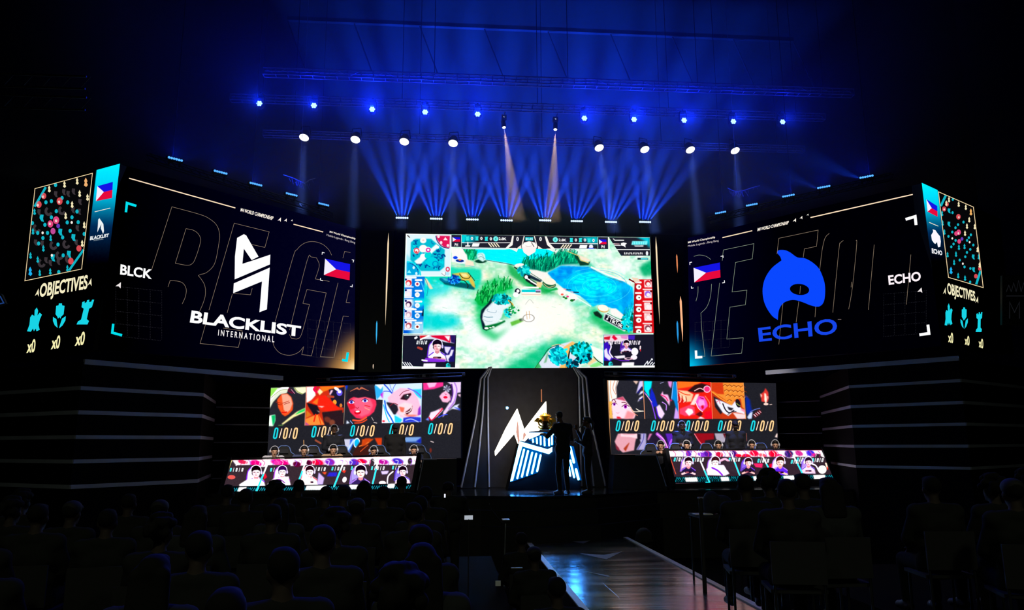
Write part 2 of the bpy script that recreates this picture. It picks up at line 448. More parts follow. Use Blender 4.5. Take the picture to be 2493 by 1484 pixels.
# ------------------------------------------------------------------ lamps
def spot(name, loc, aim, power, col, cone, blend=.6, size=.05, parent=None):
    l = bpy.data.lights.new(name, 'SPOT'); l.energy = power; l.color = lin(col); l.spot_size = math.radians(cone); l.spot_blend = blend; l.shadow_soft_size = size
    o = bpy.data.objects.new(name, l); COL.objects.link(o)
    o.location = loc
    z = -(Vector(aim) - Vector(loc)).normalized()
    x = Vector((1, 0, 0)); y = z.cross(x).normalized(); x = y.cross(z)
    o.matrix_basis = Matrix.Translation(Vector(loc)) @ Matrix((x, y, z)).transposed().to_4x4()
    if parent is not None:
        o.parent = parent; o.matrix_parent_inverse = parent_matrix(parent).inverted()
    return o

# trusses
def truss(px0, px1, Y, hgt, nm, label):
    a = at_y(*px0, Y); b_ = at_y(*px1, Y); z = (a[2] + b_[2]) / 2
    root = empty('lighting_truss', (a[0], Y, z), 0, label, 'truss', 'lighting trusses over the stage')
    x0, x1 = a[0], b_[0]; h = hgt / 2; dp = hgt
    for dy in (0, dp):
        for dz in (-h, h):
            m = MB(); m.tube((x0, Y + dy, z + dz), (x1, Y + dy, z + dz), .016, n=6); m.build('chord', ALU, root)
    m = MB(); n = int((x1 - x0) / (hgt * 1.7)); xs = np.linspace(x0, x1, n)
    for i, x in enumerate(xs):
        m.tube((x, Y, z - h), (x, Y, z + h), .009, n=4); m.tube((x, Y, z - h), (x, Y + dp, z - h), .008, n=4); m.tube((x, Y + dp, z - h), (x, Y + dp, z + h), .008, n=4)
        if i < n - 1: m.tube((x, Y, z - h if i % 2 else z + h), (xs[i + 1], Y, z + h if i % 2 else z - h), .006, n=4)
    m.build('bracing', ALU, root)
    for x in np.linspace(x0 + .8, x1 - .8, 5):
        m = MB(); m.tube((x, Y + dp / 2, z + h), (x, Y + dp / 2, 18.6), .008, n=4); m.build('hanging_cable', STEEL, root)
    return root, z
T1, Z1 = truss((640, 168), (2080, 226), 17.5, .17, 'a', 'topmost aluminium truss, nearest the camera, carrying no lamps')
T2, Z2 = truss((560, 230), (2010, 287), 18.5, .16, 'b', 'aluminium truss in the middle, carrying the ten blue lamps')
T3, Z3 = truss((640, 322), (1960, 361), 19.6, .15, 'c', 'lowest and farthest aluminium truss, above the row of white oval lamps')
# a ceiling beam and the pale bracing high above
for i, (p, q, Y) in enumerate((((700, 48), (1930, 96), 20), )):
    b = MB(); a = at_y(*p, Y); c = at_y(*q, Y); b.box(((a[0] + c[0]) / 2, Y, (a[2] + c[2]) / 2), (c[0] - a[0], .12, .12))
    for x in np.linspace(a[0], c[0], 9): b.tube((x, Y, a[2]), (x + .55, Y, a[2] - 1.5), .02, n=5)
    tag(b.build('roof_beam', STEEL), 'faint roof beam with slanting braces above the trusses', 'beam')
for y0, y1, lab in ((208, 210, 'faint dark truss high at the left edge, upper one'), (260, 263, 'faint dark truss high at the left edge, lower one')):
    b = MB(); a = at_y(-40, y0, 12); c = at_y(208, y1, 12)
    for dz in (0, .22):
        b.tube((a[0], 12, a[2] + dz), (c[0], 12, a[2] + dz), .018, n=5)
    for x in np.arange(a[0], c[0], .3): b.tube((x, 12, a[2]), (x + .15, 12, a[2] + .22), .008, n=4)
    tag(b.build('side_truss', STEEL), lab, 'truss')

LENSB = glow('blue_lamp_lens', 7.0, '#5f8cff'); LENSW = glow('white_lamp_lens', 3.0, '#fffdf6'); LENSS = glow('sky_blue_lens', 1.7, '#4a98ff'); LENSC = glow('ice_blue_lens', 2.0, '#b4ccff')
def moving_head(lens):
    """hangs below its clamp at the origin, looks towards -Y; lens at z = -.30"""
    r = empty('moving_head_lamp')
    m = MB(); m.box((0, 0, -.035), (.16, .14, .07)); m.tube((0, 0, 0), (0, 0, .05), .02, n=8); m.build('base', BLACK, r, True)
    m = MB()
    for sx in (-1, 1): m.box((sx * .095, 0, -.19), (.018, .06, .26))
    m.box((0, 0, -.075), (.2, .07, .02)); m.build('yoke', BLACK, r, True)
    m = MB(); m.lathe((0, .11, -.30), (0, -1, 0), [(0, .04), (.03, .08), (.1, .09), (.2, .088), (.215, .084)], 18); m.build('head', BLACK, r, True)
    m = MB()
    for k in range(7):
        a = k * math.pi / 3; rr = 0 if k == 6 else .05
        m.lathe((rr * math.cos(a), -.106, -.30 + rr * math.sin(a)), (0, -1, 0), [(0, .027), (.006, .025)], 8)
    m.build('lens', lens, r, True)
    return r
heads = [(631, 251), (764, 256), (906, 265), (1035, 272), (1163, 277), (1423, 287), (1544, 290), (1666, 292), (1786, 295), (1906, 296)]
names10 = ['leftmost', 'second from left', 'third from left', 'fourth from left', 'fifth from left', 'fifth from right', 'fourth from right', 'third from right', 'second from right', 'rightmost']
proto = moving_head(LENSB)
for i, (x, y) in enumerate(heads):
    o = proto if i == 0 else copy_tree(proto)
    p = at_y(x, y, 18.3); o.location = (p[0], 18.42, p[2] + .30)
    tag(o, 'blue glowing moving head lamp on the middle truss, %s of ten' % names10[i], 'lamp', 'blue moving heads on the middle truss')
    k = (.45, .7, 1.5, 1.2, 1.1, 1.3, 1.3, 1.0, .5, .4)[i]
    spot('blue_beam', (p[0], 18.2, p[2]), (p[0] * .5, 6, 4.2), 1100 * k, '#0a2cff', 26, 1.0, .05, o)
    spot('blue_beam', (p[0], 18.16, p[2]), (p[0] * .9, 14, p[2] + .6), 270 * k, '#0522ff', 140, 1.0, .05, o)
par_px = [(740, 335), (865, 340), (984, 345), (1103, 349), (1459, 360), (1570, 364), (1681, 365), (1790, 367)]
def par_can():
    """lens at the origin, throws its light down and a little to the front"""
    r = empty('wash_lamp'); ax = (0, .45, .9)
    m = MB(); m.lathe((0, .004, .008), ax, [(0, .135), (.02, .145), (.12, .13), (.22, .09), (.24, .05)], 20); m.build('body', BLACK, r, True)
    m = MB(); m.lathe((0, -.004, -.008), ax, [(0, .118), (.012, .128)], 24); m.build('lens', LENSW, r, True)
    m = MB()
    for sx in (-1, 1): m.tube((sx * .16, .06, .1), (sx * .12, .08, .36), .012, n=6)
    m.tube((-.12, .08, .36), (.12, .08, .36), .012, n=6); m.build('yoke', STEEL, r, True)
    return r
names8 = ['leftmost', 'second from left', 'third from left', 'fourth from left', 'fourth from right', 'third from right', 'second from right', 'rightmost']
proto = par_can()
for i, (x, y) in enumerate(par_px):
    o = proto if i == 0 else copy_tree(proto)
    p = at_y(x, y, 19.5); o.location = tuple(p); o.rotation_euler.z = (-.25 if i < 4 else .35)
    tag(o, 'white oval wash lamp under the lowest truss, %s of eight' % names8[i], 'lamp', 'white wash lamps under the lowest truss')
    dx = (0, 0, -.1, 0, 1.0, .6, .4, .1)[i]
    spot('wash_beam', (p[0], p[1] - .03, p[2] - .05), (p[0] + dx, p[1] + .4, p[2] - 6), (6000, 4500, 6000, 6000, 9000, 8000, 6000, 5000)[i], '#5f86ff', 9, .9, .1, o)
for i, (x, y, tx) in enumerate(((1227, 310, 1262), (1352, 315, 1338))):
    p = at_y(x, y, 19.2); q = at_y(1326, 1020, 17.75)
    o = empty('spot_lamp', tuple(p), 0, ('left' if i == 0 else 'right') + ' of two small lamps throwing warm white cones down on the stage', 'lamp', 'warm white spot lamps')
    d = (q - p) / np.linalg.norm(q - p)
    m = MB(); m.lathe(p + d * .0, -d, [(0, .06), (.02, .065), (.2, .06), (.24, .03)], 16); m.build('body', BLACK, o)
    m = MB(); m.lathe(p + d * .01, -d, [(0, .045), (.008, .05)], 16); m.build('lens', LENSW, o)
    m = MB(); t = at_y(x, y - 24, 19.15); m.tube(p - d * .2, t, .02, n=6); m.box(t, (.14, .12, .12)); m.tube(t, (t[0], 18.67, Z2 - .07), .015, n=6); m.build('bracket', BLACK, o)
    m = MB(); m.lathe(t + np.array([0, -.062, .0]), (0, -1, 0), [(0, .018), (.004, .018)], 8); m.build('status_light', LENSW, o)
    spot('warm_beam', p + d * .06, q, 4600, '#ffdcae', 11, .4, .02, o)
def led_bar(n=6, L=.36, leg=.08, lens=None):
    r = empty('light_bar')
    m = MB(); m.box((0, .02, 0), (L + .03, .08, .085)); m.build('housing', BLACK, r, True)
    m = MB()
    for sx in (-1, 1): m.box((sx * L * .36, .03, -.06 - leg / 2), (.03, .05, leg))
    m.box((0, .14, .0), (.05, .2, .04)); m.build('bracket', STEEL, r, True)
    for k in range(n):
        m = MB(); m.lathe((-L / 2 + L / n * (k + .5), -.022, .005), (0, -1, .0), [(0, L / n * .5), (.012, L / n * .46), (.02, L / n * .25)], 12); m.build('lens', lens or LENSC, r, True)
    return r
bar_px = [(979, 531), (1062, 533), (1150, 535), (1233, 537), (1327, 537), (1404, 539), (1487, 541), (1570, 541)]
proto = led_bar(6, .36, .38)
fan_dx = (-.1, -.05, .05, .0, .05, .45, .5, .55)
for i, (x, y) in enumerate(bar_px):
    o = proto if i == 0 else copy_tree(proto)
    p = at_y(x, y, 20.62); o.location = tuple(p)
    tag(o, 'row of ice-blue lenses above the main screen, %s of eight' % names8[i], 'light bar', 'light bars above the main screen')
    for k in range(5):                   # the lenses fan out
        t = (k - 2) * .19 + fan_dx[i] * .5; x0 = p[0] + (k - 2) * .072
        spot('fan_beam', (x0, p[1] - .03, p[2] + .06), (x0 + math.tan(t) * 3, p[1] - .25, p[2] + 3.06), (10500, 9000, 7500, 10500, 10500, 7500, 9000, 9000)[i], '#1446ff', 15, 1.0, .01, o)
    spot('haze_fill', (p[0], p[1] - .03, p[2] + .07), (p[0], p[1] - .5, p[2] + 3), 150, '#0626ff', 150, .8, .05, o)  # extra wide spot added to fill the haze with blue
names5 = ['nearest the camera', 'second nearest the camera', 'middle one', 'second farthest', 'farthest from the camera']

# ------------------------------------------------------------------ the two angled wings
WA = math.radians(39.864); PA = math.radians(57.15)
nL = (math.cos(WA), -math.sin(WA), 0); nR = (-math.cos(WA), -math.sin(WA), 0)
WL = Surf(at_y(848, 877, 20.35), nL); z_in = at_y(848, 877, 20.35)[2]
WR = Surf(at_z(1693, 872, z_in), nR)
cornL = WL.p(283, 490); cornR = WR.p(2254, 530)
SL = Surf(cornL + np.array((-.84, -.54, 0)) * .03, (-math.cos(PA), -math.sin(PA), 0)); SR = Surf(cornR + np.array((.84, -.54, 0)) * .03, (math.cos(PA), -math.sin(PA), 0))
YEL = '#f3dfae'; CY = '#00e0ee'; WHT = '#ffffff'

def screen(name, surf, quad, label, bg, cat='LED screen', group=None, thick=.22, grad=None, step=6.0, parent=None):
    """cabinet behind, one emitting face in front; the face may carry a smooth colour change"""
    P = [surf.p(x, y) for x, y in quad]
    base = (P[2] + P[3]) / 2
    root = empty(name, tuple(base), 0, label, cat, group)
    m = MB(); c = sum(P) / 4
    m.prism([surf.p(x, y, -.012) + (surf.p(x, y, -.012) - (c - surf.n * .012)) * -.004 for x, y in quad], -surf.n * thick); m.build('cabinet', CAB, root)
    cv = Canvas(quad, step, bg)
    if grad: grad(cv)
    cv.build('display_panel', surf, LED, root)
    return root

BG = '#0a0a12'
# ---- left wing screen
quadL = ((292, 399), (866, 556), (862.5, 899), (238, 851))
def gl(cv):
    cv.I[:] = cv.c('#07070d') + (cv.c('#13132a') - cv.c('#07070d')) * np.clip((cv.X - 300) / 560, 0, 1)[..., None]
    cv.poly(((790, 905), (872, 905), (872, 800)), '#c79a5e', 45, .95); cv.poly(((835, 905), (872, 905), (872, 865)), '#ffe9bd', 22, .9)
    cv.grain(.004)
scrL = screen('wing_screen', WL, quadL, 'large left wing LED screen with white angular arrow logo and outlined letters', BG, 'LED screen', 'angled wing screens', step=2.5, grad=gl)
def Z(ox, oy, k): return lambda x, y: (ox + x / k, oy + y / k)
z = Z(260, 400, 2.853)
def bracket(surf, root, pts, w, col):
    m = MB(); m.stroke(surf, pts, w, col, .006); m.build('corner_mark', LED, root)
for L_, w_ in (([z(155, 96), z(893, 302)], 2.6), ([z(1297, 415), z(1503, 469)], 2.4)): m = MB(); m.stroke(WL, L_, w_, '#ffe2c0', .004); m.build('header_line', LED, scrL)
m = MB(); m.text(WL, 'M4 WORLD CHAMPIONSHIP', (z(932, 302), z(1160, 362), z(1152, 388), z(928, 326)), '#fff4e6', .004, .03)
for (x, y), s in (((1200, 384), 1), ((1242, 388), .8), ((1285, 389), .5)):
    m.poly(WL, [z(x - 14 * s, y + 6 * s), z(x + 10 * s, y - 16 * s), z(x + 8 * s, y + 14 * s), z(x + 1 * s, y + 4 * s)], '#fff4e6', .004)
m.text(WL, 'M4 World Championship', (z(1549, 460), z(1728, 508), z(1727, 526), z(1546, 476)), '#fff4e6', .004, .02)
m.text(WL, 'Mobile Legends : Bang Bang', (z(1528, 482), z(1726, 536), z(1724, 554), z(1526, 500)), '#cfc6c8', .004, .0)
m.build('event_lettering', LED, scrL)
OUT = '#97846f'
m = MB(); sw = .8
def arc(cx, cy, rx, ry, a0, a1, n=10, rot=0.):
    o = []
    for k in range(n + 1):
        a = math.radians(a0 + (a1 - a0) * k / n); x, y = rx * math.cos(a), ry * math.sin(a); o.append((cx + x * math.cos(rot) - y * math.sin(rot), cy + x * math.sin(rot) + y * math.cos(rot)))
    return o
letters = [
    [(310, 735), (452, 294), (650, 348), (720, 382), (765, 425), (784, 490), (775, 570), (758, 660), (735, 712), (690, 752), (650, 764), (636, 772), (655, 795), (680, 840), (685, 900), (670, 960), (640, 1030)],
    [(550, 446), (596, 455), (632, 478), (652, 520), (640, 580), (616, 650), (596, 686), (560, 700), (476, 686), (550, 446)],
    [(425, 850), (440, 806), (502, 812), (536, 832), (552, 870), (545, 920), (524, 968)],
    [(885, 408), (1128, 468), (1098, 576), (1005, 555)], [(885, 408), (710, 1010)], [(690, 1095), (648, 1243), (914, 1270), (942, 1155), (808, 1136)], [(872, 900), (836, 1030)], [(880, 895), (998, 905), (1010, 860)],
    [(1170, 1090), (1290, 655), (1322, 590), (1370, 548), (1430, 535), (1495, 552), (1540, 590), (1562, 630)], [(1270, 1150), (1390, 672), (1420, 642), (1456, 648), (1475, 690), (1470, 730), (1448, 795), (1546, 812)],
    [(1362, 965), (1390, 868), (1524, 892), (1422, 1328), (1354, 1320), (1368, 1264), (1330, 1305), (1270, 1325), (1205, 1310), (1165, 1268), (1152, 1225)], [(1362, 965), (1408, 972), (1352, 1180), (1318, 1212), (1282, 1206), (1268, 1180)],
    [(1606, 822), (1484, 1335), (1578, 1340), (1642, 1052), (1680, 1056)], [(1640, 650), (1652, 604), (1692, 612)], [(1662, 958), (1690, 960)], [(1662, 958), (1682, 870)]]
for L in letters: m.stroke(WL, [z(*p) for p in smooth(L)], sw, OUT, .003)
m.build('outlined_lettering', LED, scrL)
m = MB()
for (x0, y0, x1, y1, nx, ny) in ((62, 845, 380, 1190, 5, 5), (1395, 1075, 1690, 1330, 6, 5)):
    for i in range(nx):
        for k in range(30):
            x = x0 + (x1 - x0) * i / (nx - 1); y = y0 + (y1 - y0) * k / 30 + (x - x0) * .1
            m.poly(WL, [z(x, y), z(x + 3, y), z(x + 3, y + 3), z(x, y + 3)], '#34323a', .003)
    for j in range(ny):
        for k in range(30):
            x = x0 + (x1 - x0) * k / 30; y = y0 + (y1 - y0) * j / (ny - 1) + (x - x0) * .1
            m.poly(WL, [z(x, y), z(x + 3, y), z(x + 3, y + 3), z(x, y + 3)], '#34323a', .003)
m.build('dotted_grid', LED, scrL)
bracket(WL, scrL, [z(133, 332), z(140, 268), z(205, 288)], 6, CY); bracket(WL, scrL, [z(45, 1106), z(38, 1168), z(106, 1186)], 6, CY); bracket(WL, scrL, [z(1634, 1357), z(1666, 1362), z(1674, 1305)], 6, CY)
m = MB()
m.poly(WL, [z(905, 510), z(952, 484), z(968, 492), z(1054, 640), z(1006, 664), z(952, 585), z(942, 690), z(1020, 665), z(1136, 626), z(1133, 694), z(888, 798), z(890, 640)], WHT, .008)
m.poly(WL, [z(882, 826), z(1132, 716), z(1112, 1006), z(1060, 1026), z(1078, 812), z(878, 894)], WHT, .008)
m.build('team_logo', LED, scrL)
m = MB(); m.text(WL, 'BLACKLIST', (z(590, 1012), z(1350, 1122), z(1346, 1198), z(576, 1098)), WHT, .007, .035)
m.text(WL, 'I N T E R N A T I O N A L', (z(776, 1146), z(1166, 1192), z(1163, 1236), z(772, 1188)), '#f2eeee', .007, .02); m.build('team_name', LED, scrL)
m = MB(); m.text(WL, 'BLCK', (z(96, 692), z(318, 730), z(312, 797), z(92, 764)), WHT, .006, .03); m.build('team_tag', LED, scrL)
m = MB(); m.poly(WL, [z(60, 845), z(98, 818), z(96, 860), z(82, 846)], '#efe7e7', .005); m.build('small_arrow', LED, scrL)
def flag(surf, root, q, w='#f4f0ff'):
    """blue over red with a white hoist triangle; q = TL TR BR BL"""
    q = [np.array(p, float) for p in q]; ml = (q[0] + q[3]) / 2; mr = (q[1] + q[2]) / 2; c = ml + (mr - ml) * .46
    m = MB(); m.poly(surf, [q[0], q[1], mr, c], '#1414e6', .006); m.poly(surf, [q[3], c, mr, q[2]], '#e80a3c', .006); m.poly(surf, [q[0], c, q[3]], w, .006)
    m.build('flag', LED, root)
flag(WL, scrL, (z(1516, 654), z(1690, 692), z(1686, 804), z(1508, 768)))
m = MB()
for pts in ([(1495, 626), (1497, 610), (1512, 614)], [(1702, 662), (1715, 664), (1711, 680)], [(1485, 788), (1483, 802), (1500, 808)], [(1690, 846), (1704, 850), (1706, 834)]): m.stroke(WL, [z(*p) for p in pts], 1.6, WHT, .005)
m.build('flag_frame', LED, scrL)

# ---- right wing screen
quadR = ((1674.5, 579), (2244, 446), (2292, 842), (1679.5, 891.5))
def gr(cv):
    cv.I[:] = cv.c('#0a0a10') + (cv.c('#12112a') - cv.c('#0a0a10')) * np.clip((1900 - cv.X) / 230, 0, 1)[..., None]
    cv.poly(((1665, 895), (1735, 890), (1668, 815)), '#118fb4', 40, .95); cv.poly(((1668, 895), (1700, 895), (1668, 862)), '#18c4e0', 20, .9)
    cv.grain(.004)
scrR = screen('wing_screen', WR, quadR, 'large right wing LED screen with blue whale emblem and outlined letters', BG, 'LED screen', 'angled wing screens', step=2.5, grad=gr)
z = Z(1640, 440, 3.0921)
for L_, w_ in (([z(367, 427), z(592, 375)], 2.4), ([z(1030, 276), z(1800, 102)], 2.6)): m = MB(); m.stroke(WR, L_, w_, '#ffe2c0', .004); m.build('header_line', LED, scrR)
m = MB(); m.text(WR, 'M4 WORLD CHAMPIONSHIP', (z(634, 354), z(868, 300), z(864, 326), z(630, 380)), '#fff4e6', .004, .03)
for (x, y), s in (((911, 297), 1), ((960, 277), .85), ((1009, 255), .55)):
    m.poly(WR, [z(x - 14 * s, y + 8 * s), z(x + 10 * s, y - 16 * s), z(x + 10 * s, y + 14 * s), z(x + 1 * s, y + 4 * s)], '#fff4e6', .004)
m.text(WR, 'M4 World Championship', (z(108, 456), z(312, 414), z(313, 434), z(108, 476)), '#fff4e6', .004, .02)
m.text(WR, 'Mobile Legends : Bang Bang', (z(108, 484), z(338, 440), z(339, 460), z(108, 502)), '#cfc6c8', .004, .0); m.build('event_lettering', LED, scrR)
m = MB()
for L in ([(152, 568), (190, 558), (235, 564), (262, 578), (280, 592)], [(184, 795), (182, 850), (168, 905)], [(286, 775), (280, 850), (268, 905), (245, 955), (205, 995), (212, 1120), (236, 1320), (170, 1318)],
          [(346, 768), (282, 1318), (512, 1296), (524, 1180), (400, 1190), (424, 950), (540, 932), (552, 822), (440, 836), (466, 614), (592, 586), (604, 472), (374, 520), (366, 600)],
          [(778, 550), (792, 432), (1088, 370), (1076, 492), (984, 512), (976, 575)], [(824, 905), (792, 1230)], [(955, 790), (950, 850)], [(942, 908), (922, 1065)], [(1172, 394), (1140, 430), (1118, 520), (1100, 670)], [(1070, 945), (1064, 1025)],
          [(1278, 448), (1254, 470), (1244, 520), (1198, 990)], [(1372, 448), (1378, 480), (1346, 800), (1318, 965)], [(1510, 480), (1466, 970)], [(1786, 555), (1752, 930)], [(1340, 760), (1336, 800)]):
    m.stroke(WR, [z(*p) for p in smooth(L)], sw, OUT if L[0][0] > 500 else '#93a38c', .003)
m.build('outlined_lettering', LED, scrR)
m = MB()
for (x0, y0, x1, y1, nx, ny) in ((160, 1065, 420, 1270, 5, 4), (1580, 850, 1900, 1170, 5, 5)):
    for i in range(nx):
        for k in range(26):
            x = x0 + (x1 - x0) * i / (nx - 1); y = y0 + (y1 - y0) * k / 26 - (x - x0) * .08
            m.poly(WR, [z(x, y), z(x + 3, y), z(x + 3, y + 3), z(x, y + 3)], '#2f3038', .003)
    for j in range(ny):
        for k in range(26):
            x = x0 + (x1 - x0) * k / 26; y = y0 + (y1 - y0) * j / (ny - 1) - (x - x0) * .08
            m.poly(WR, [z(x, y), z(x + 3, y), z(x + 3, y + 3), z(x, y + 3)], '#2f3038', .003)
m.build('dotted_grid', LED, scrR)
bracket(WR, scrR, [z(1746, 290), z(1818, 268), z(1825, 332)], 7, WHT); bracket(WR, scrR, [z(1914, 1082), z(1922, 1148), z(1850, 1158)], 7, WHT); bracket(WR, scrR, [z(168, 1276), z(170, 1328), z(216, 1325)], 6, WHT)
m = MB()
whale = [(782, 545), (784, 528), (800, 520), (840, 522), (880, 540), (930, 575), (985, 582), (1040, 610), (1090, 655), (1120, 715), (1138, 780), (1140, 850), (1130, 910), (1106, 940), (1076, 946), (1030, 936), (970, 912), (910, 896), (862, 902), (820, 925), (792, 975), (784, 1046), (742, 1016), (700, 955), (676, 890), (670, 810), (690, 730), (740, 655), (812, 598), (802, 570)]
whale = smooth(whale, True, 62)
eye = arc(948, 817, 73, 42, 200, 560, 20, .1)
# body drawn round the open eye: two halves that meet at a slit
i0 = min(range(len(whale)), key=lambda i: (whale[i][0] - 670) ** 2 + (whale[i][1] - 810) ** 2); i1 = min(range(len(whale)), key=lambda i: (whale[i][0] - 1140) ** 2 + (whale[i][1] - 850) ** 2)
top = whale[i0:] + whale[:i1 + 1]; bot = whale[i1:i0 + 1]
up = [p for p in arc(948, 817, 73, 42, 0, -180, 12, .1)]; dn = [p for p in arc(948, 817, 73, 42, 180, 0, 12, .1)]
m.poly(WR, [z(*p) for p in top] + [z(*p) for p in up], '#0a48ff', .008)
m.poly(WR, [z(*p) for p in bot] + [z(*p) for p in dn], '#0a48ff', .008)
m.build('team_logo', LED, scrR)
m = MB(); m.text(WR, 'ECHO', (z(634, 1106), z(1226, 1030), z(1234, 1150), z(644, 1212)), '#1646ea', .007, .02); m.stroke(WR, [z(1236, 1042), z(1262, 1042)], 1.2, '#7b6a66', .005); m.build('team_name', LED, scrR)
m = MB(); m.text(WR, 'ECHO', (z(1614, 712), z(1858, 680), z(1862, 752), z(1620, 784)), '#fff4fa', .006, .03); m.build('team_tag', LED, scrR)
m = MB(); m.poly(WR, [z(1834, 836), z(1866, 802), z(1872, 842), z(1856, 832)], '#efe7e7', .005); m.build('small_arrow', LED, scrR)
flag(WR, scrR, (z(150, 654), z(348, 614), z(353, 726), z(156, 764)))
m = MB()
for pts in ([(122, 632), (122, 614), (138, 611)], [(354, 568), (372, 564), (372, 580)], [(133, 794), (135, 808), (150, 805)], [(366, 768), (383, 765), (382, 748)]): m.stroke(WR, [z(*p) for p in pts], 1.8, WHT, .005)
m.build('flag_frame', LED, scrR)

# ---- outer screens that turn away from the wings
def side_screen(surf, quad, label, zz, frame, teal, items):
    def g(cv):
        x0, y0 = cv.X, cv.Y
        t = np.clip((y0 - teal[1]) / teal[2], 0, 1); a = teal[0](x0, y0)
        c = np.stack([np.interp(t, (0, .3, .62, 1), v) for v in ((0 / 255, 0, .02, .03), (.86, .72, .2, .03), (.93, .82, .33, .05))], -1)
        cv.I[:] = cv.c('#07080c'); cv.I[:] = cv.I * (1 - a[..., None]) + c * a[..., None]; cv.grain(.01, 1)
    root = screen('outer_screen', surf, quad, label, BG, 'LED screen', 'outer map screens', step=1.6, grad=g)
    m = MB(); m.poly(surf, [zz(*p) for p in frame], '#060608', .003); m.stroke(surf, [zz(*p) for p in frame], 1.6, '#f4d9a8', .006, True); m.build('map_frame', LED, root)
    return root
z = Z(0, 380, 2.853)
outL = side_screen(SL, ((30, 470), (292, 398), (238, 851), (-18, 884)), 'left outer LED screen with map, flag and cyan objective symbols', z,
    [(243, 225), (642, 118), (567, 783), (173, 865)], (lambda x, y: np.clip((x - (236 - (y - 400) * .113)) / 1.5, 0, 1), 398, 245), None)
def map_marks(surf, root, zz, marks):
    m = MB()
    for kind, x, y, s, c in marks:
        if kind == 'o': m.poly(surf, [zz(*p) for p in arc(x, y, s * .8, s, 0, 330, 11)], c, .005)
        elif kind == 'b': m.poly(surf, [zz(*p) for p in ((x - s * .5, y - s), (x + s * .5, y - s * .9), (x + s * .35, y + s * .2), (x + s * .6, y + s), (x - s * .1, y + s * .8), (x - s * .6, y))], c, .0045)
        elif kind == 't': m.poly(surf, [zz(*p) for p in ((x, y - s * 1.3), (x + s * .45, y - s * .3), (x + s * .2, y - s * .1), (x + s * .55, y + s * .7), (x + s * .1, y + s * 1.2), (x - s * .5, y + s * .8), (x - s * .25, y), (x - s * .45, y - s * .4))], c, .0055)
        elif kind == 'c': m.stroke(surf, [zz(*p) for p in arc(x, y, s, s * 1.2, 20, 250, 8)], s / 3.2, c, .0045)
        elif kind == 'l': m.stroke(surf, [zz(x, y), zz(*s)], 5.5, c, .005)
    m.build('map_symbols', LED, root)
tq, gy, cr, rd, pk = '#10b4c6', '#3a3338', '#f3e6b8', '#d84a52', '#e0457e'
mk = [('l', 240, 350, (318, 215), tq), ('l', 480, 792, (580, 650), tq)]
mk += [('t', x, y, 20, cr) for x, y in ((342, 228), (448, 196), (536, 174), (553, 260), (608, 286), (501, 336), (456, 414), (585, 478), (571, 606))] + [('t', 596, 182, 26, '#f0b070'), ('t', 210, 800, 26, '#1ab0f0')]
mk += [('t', x, y, 19, tq) for x, y in ((240, 386), (229, 522), (301, 640), (212, 690), (262, 718), (276, 810), (349, 800), (352, 568), (468, 778))]
mk += [('o', x, y, 14, tq) for x, y in ((386, 200), (319, 320), (357, 312), (391, 382), (357, 424), (312, 476), (262, 532), (298, 568), (330, 532), (500, 424), (467, 460), (543, 458), (487, 518), (435, 564), (403, 613), (268, 606), (439, 688), (535, 384), (470, 320), (431, 290), (408, 804), (585, 540), (225, 464))]
mk += [('b', x, y, 26, tq) for x, y in ((290, 430), (420, 528), (511, 566), (480, 682), (368, 706))]
mk += [('c', x, y, 20, gy) for x, y in ((338, 382), (432, 376), (462, 610), (372, 618), (414, 688), (256, 500), (290, 740), (480, 712))] + [('b', x, y, 22, gy) for x, y in ((388, 264), (444, 250), (511, 246), (474, 262), (272, 390), (550, 386), (538, 500), (530, 600), (248, 600), (350, 742), (406, 734), (556, 318), (508, 376), (294, 608), (320, 722))]
mk += [('o', 304, 276, 22, rd), ('o', 270, 335, 24, rd), ('o', 414, 312, 26, rd), ('o', 350, 470, 25, pk), ('o', 390, 444, 27, pk), ('o', 368, 520, 22, '#c04a98'), ('o', 404, 484, 16, '#6a3ab8'), ('o', 492, 728, 24, rd), ('o', 548, 640, 22, rd)]
mk += [('o', x, y, 10, '#f6efe6') for x, y in ((296, 532), (498, 460), (360, 688), (262, 340), (410, 318), (346, 468), (390, 448), (300, 282))]
map_marks(SL, outL, z, mk)
flag(SL, outL, (z(676, 208), z(784, 178), z(778, 290), z(666, 312)))
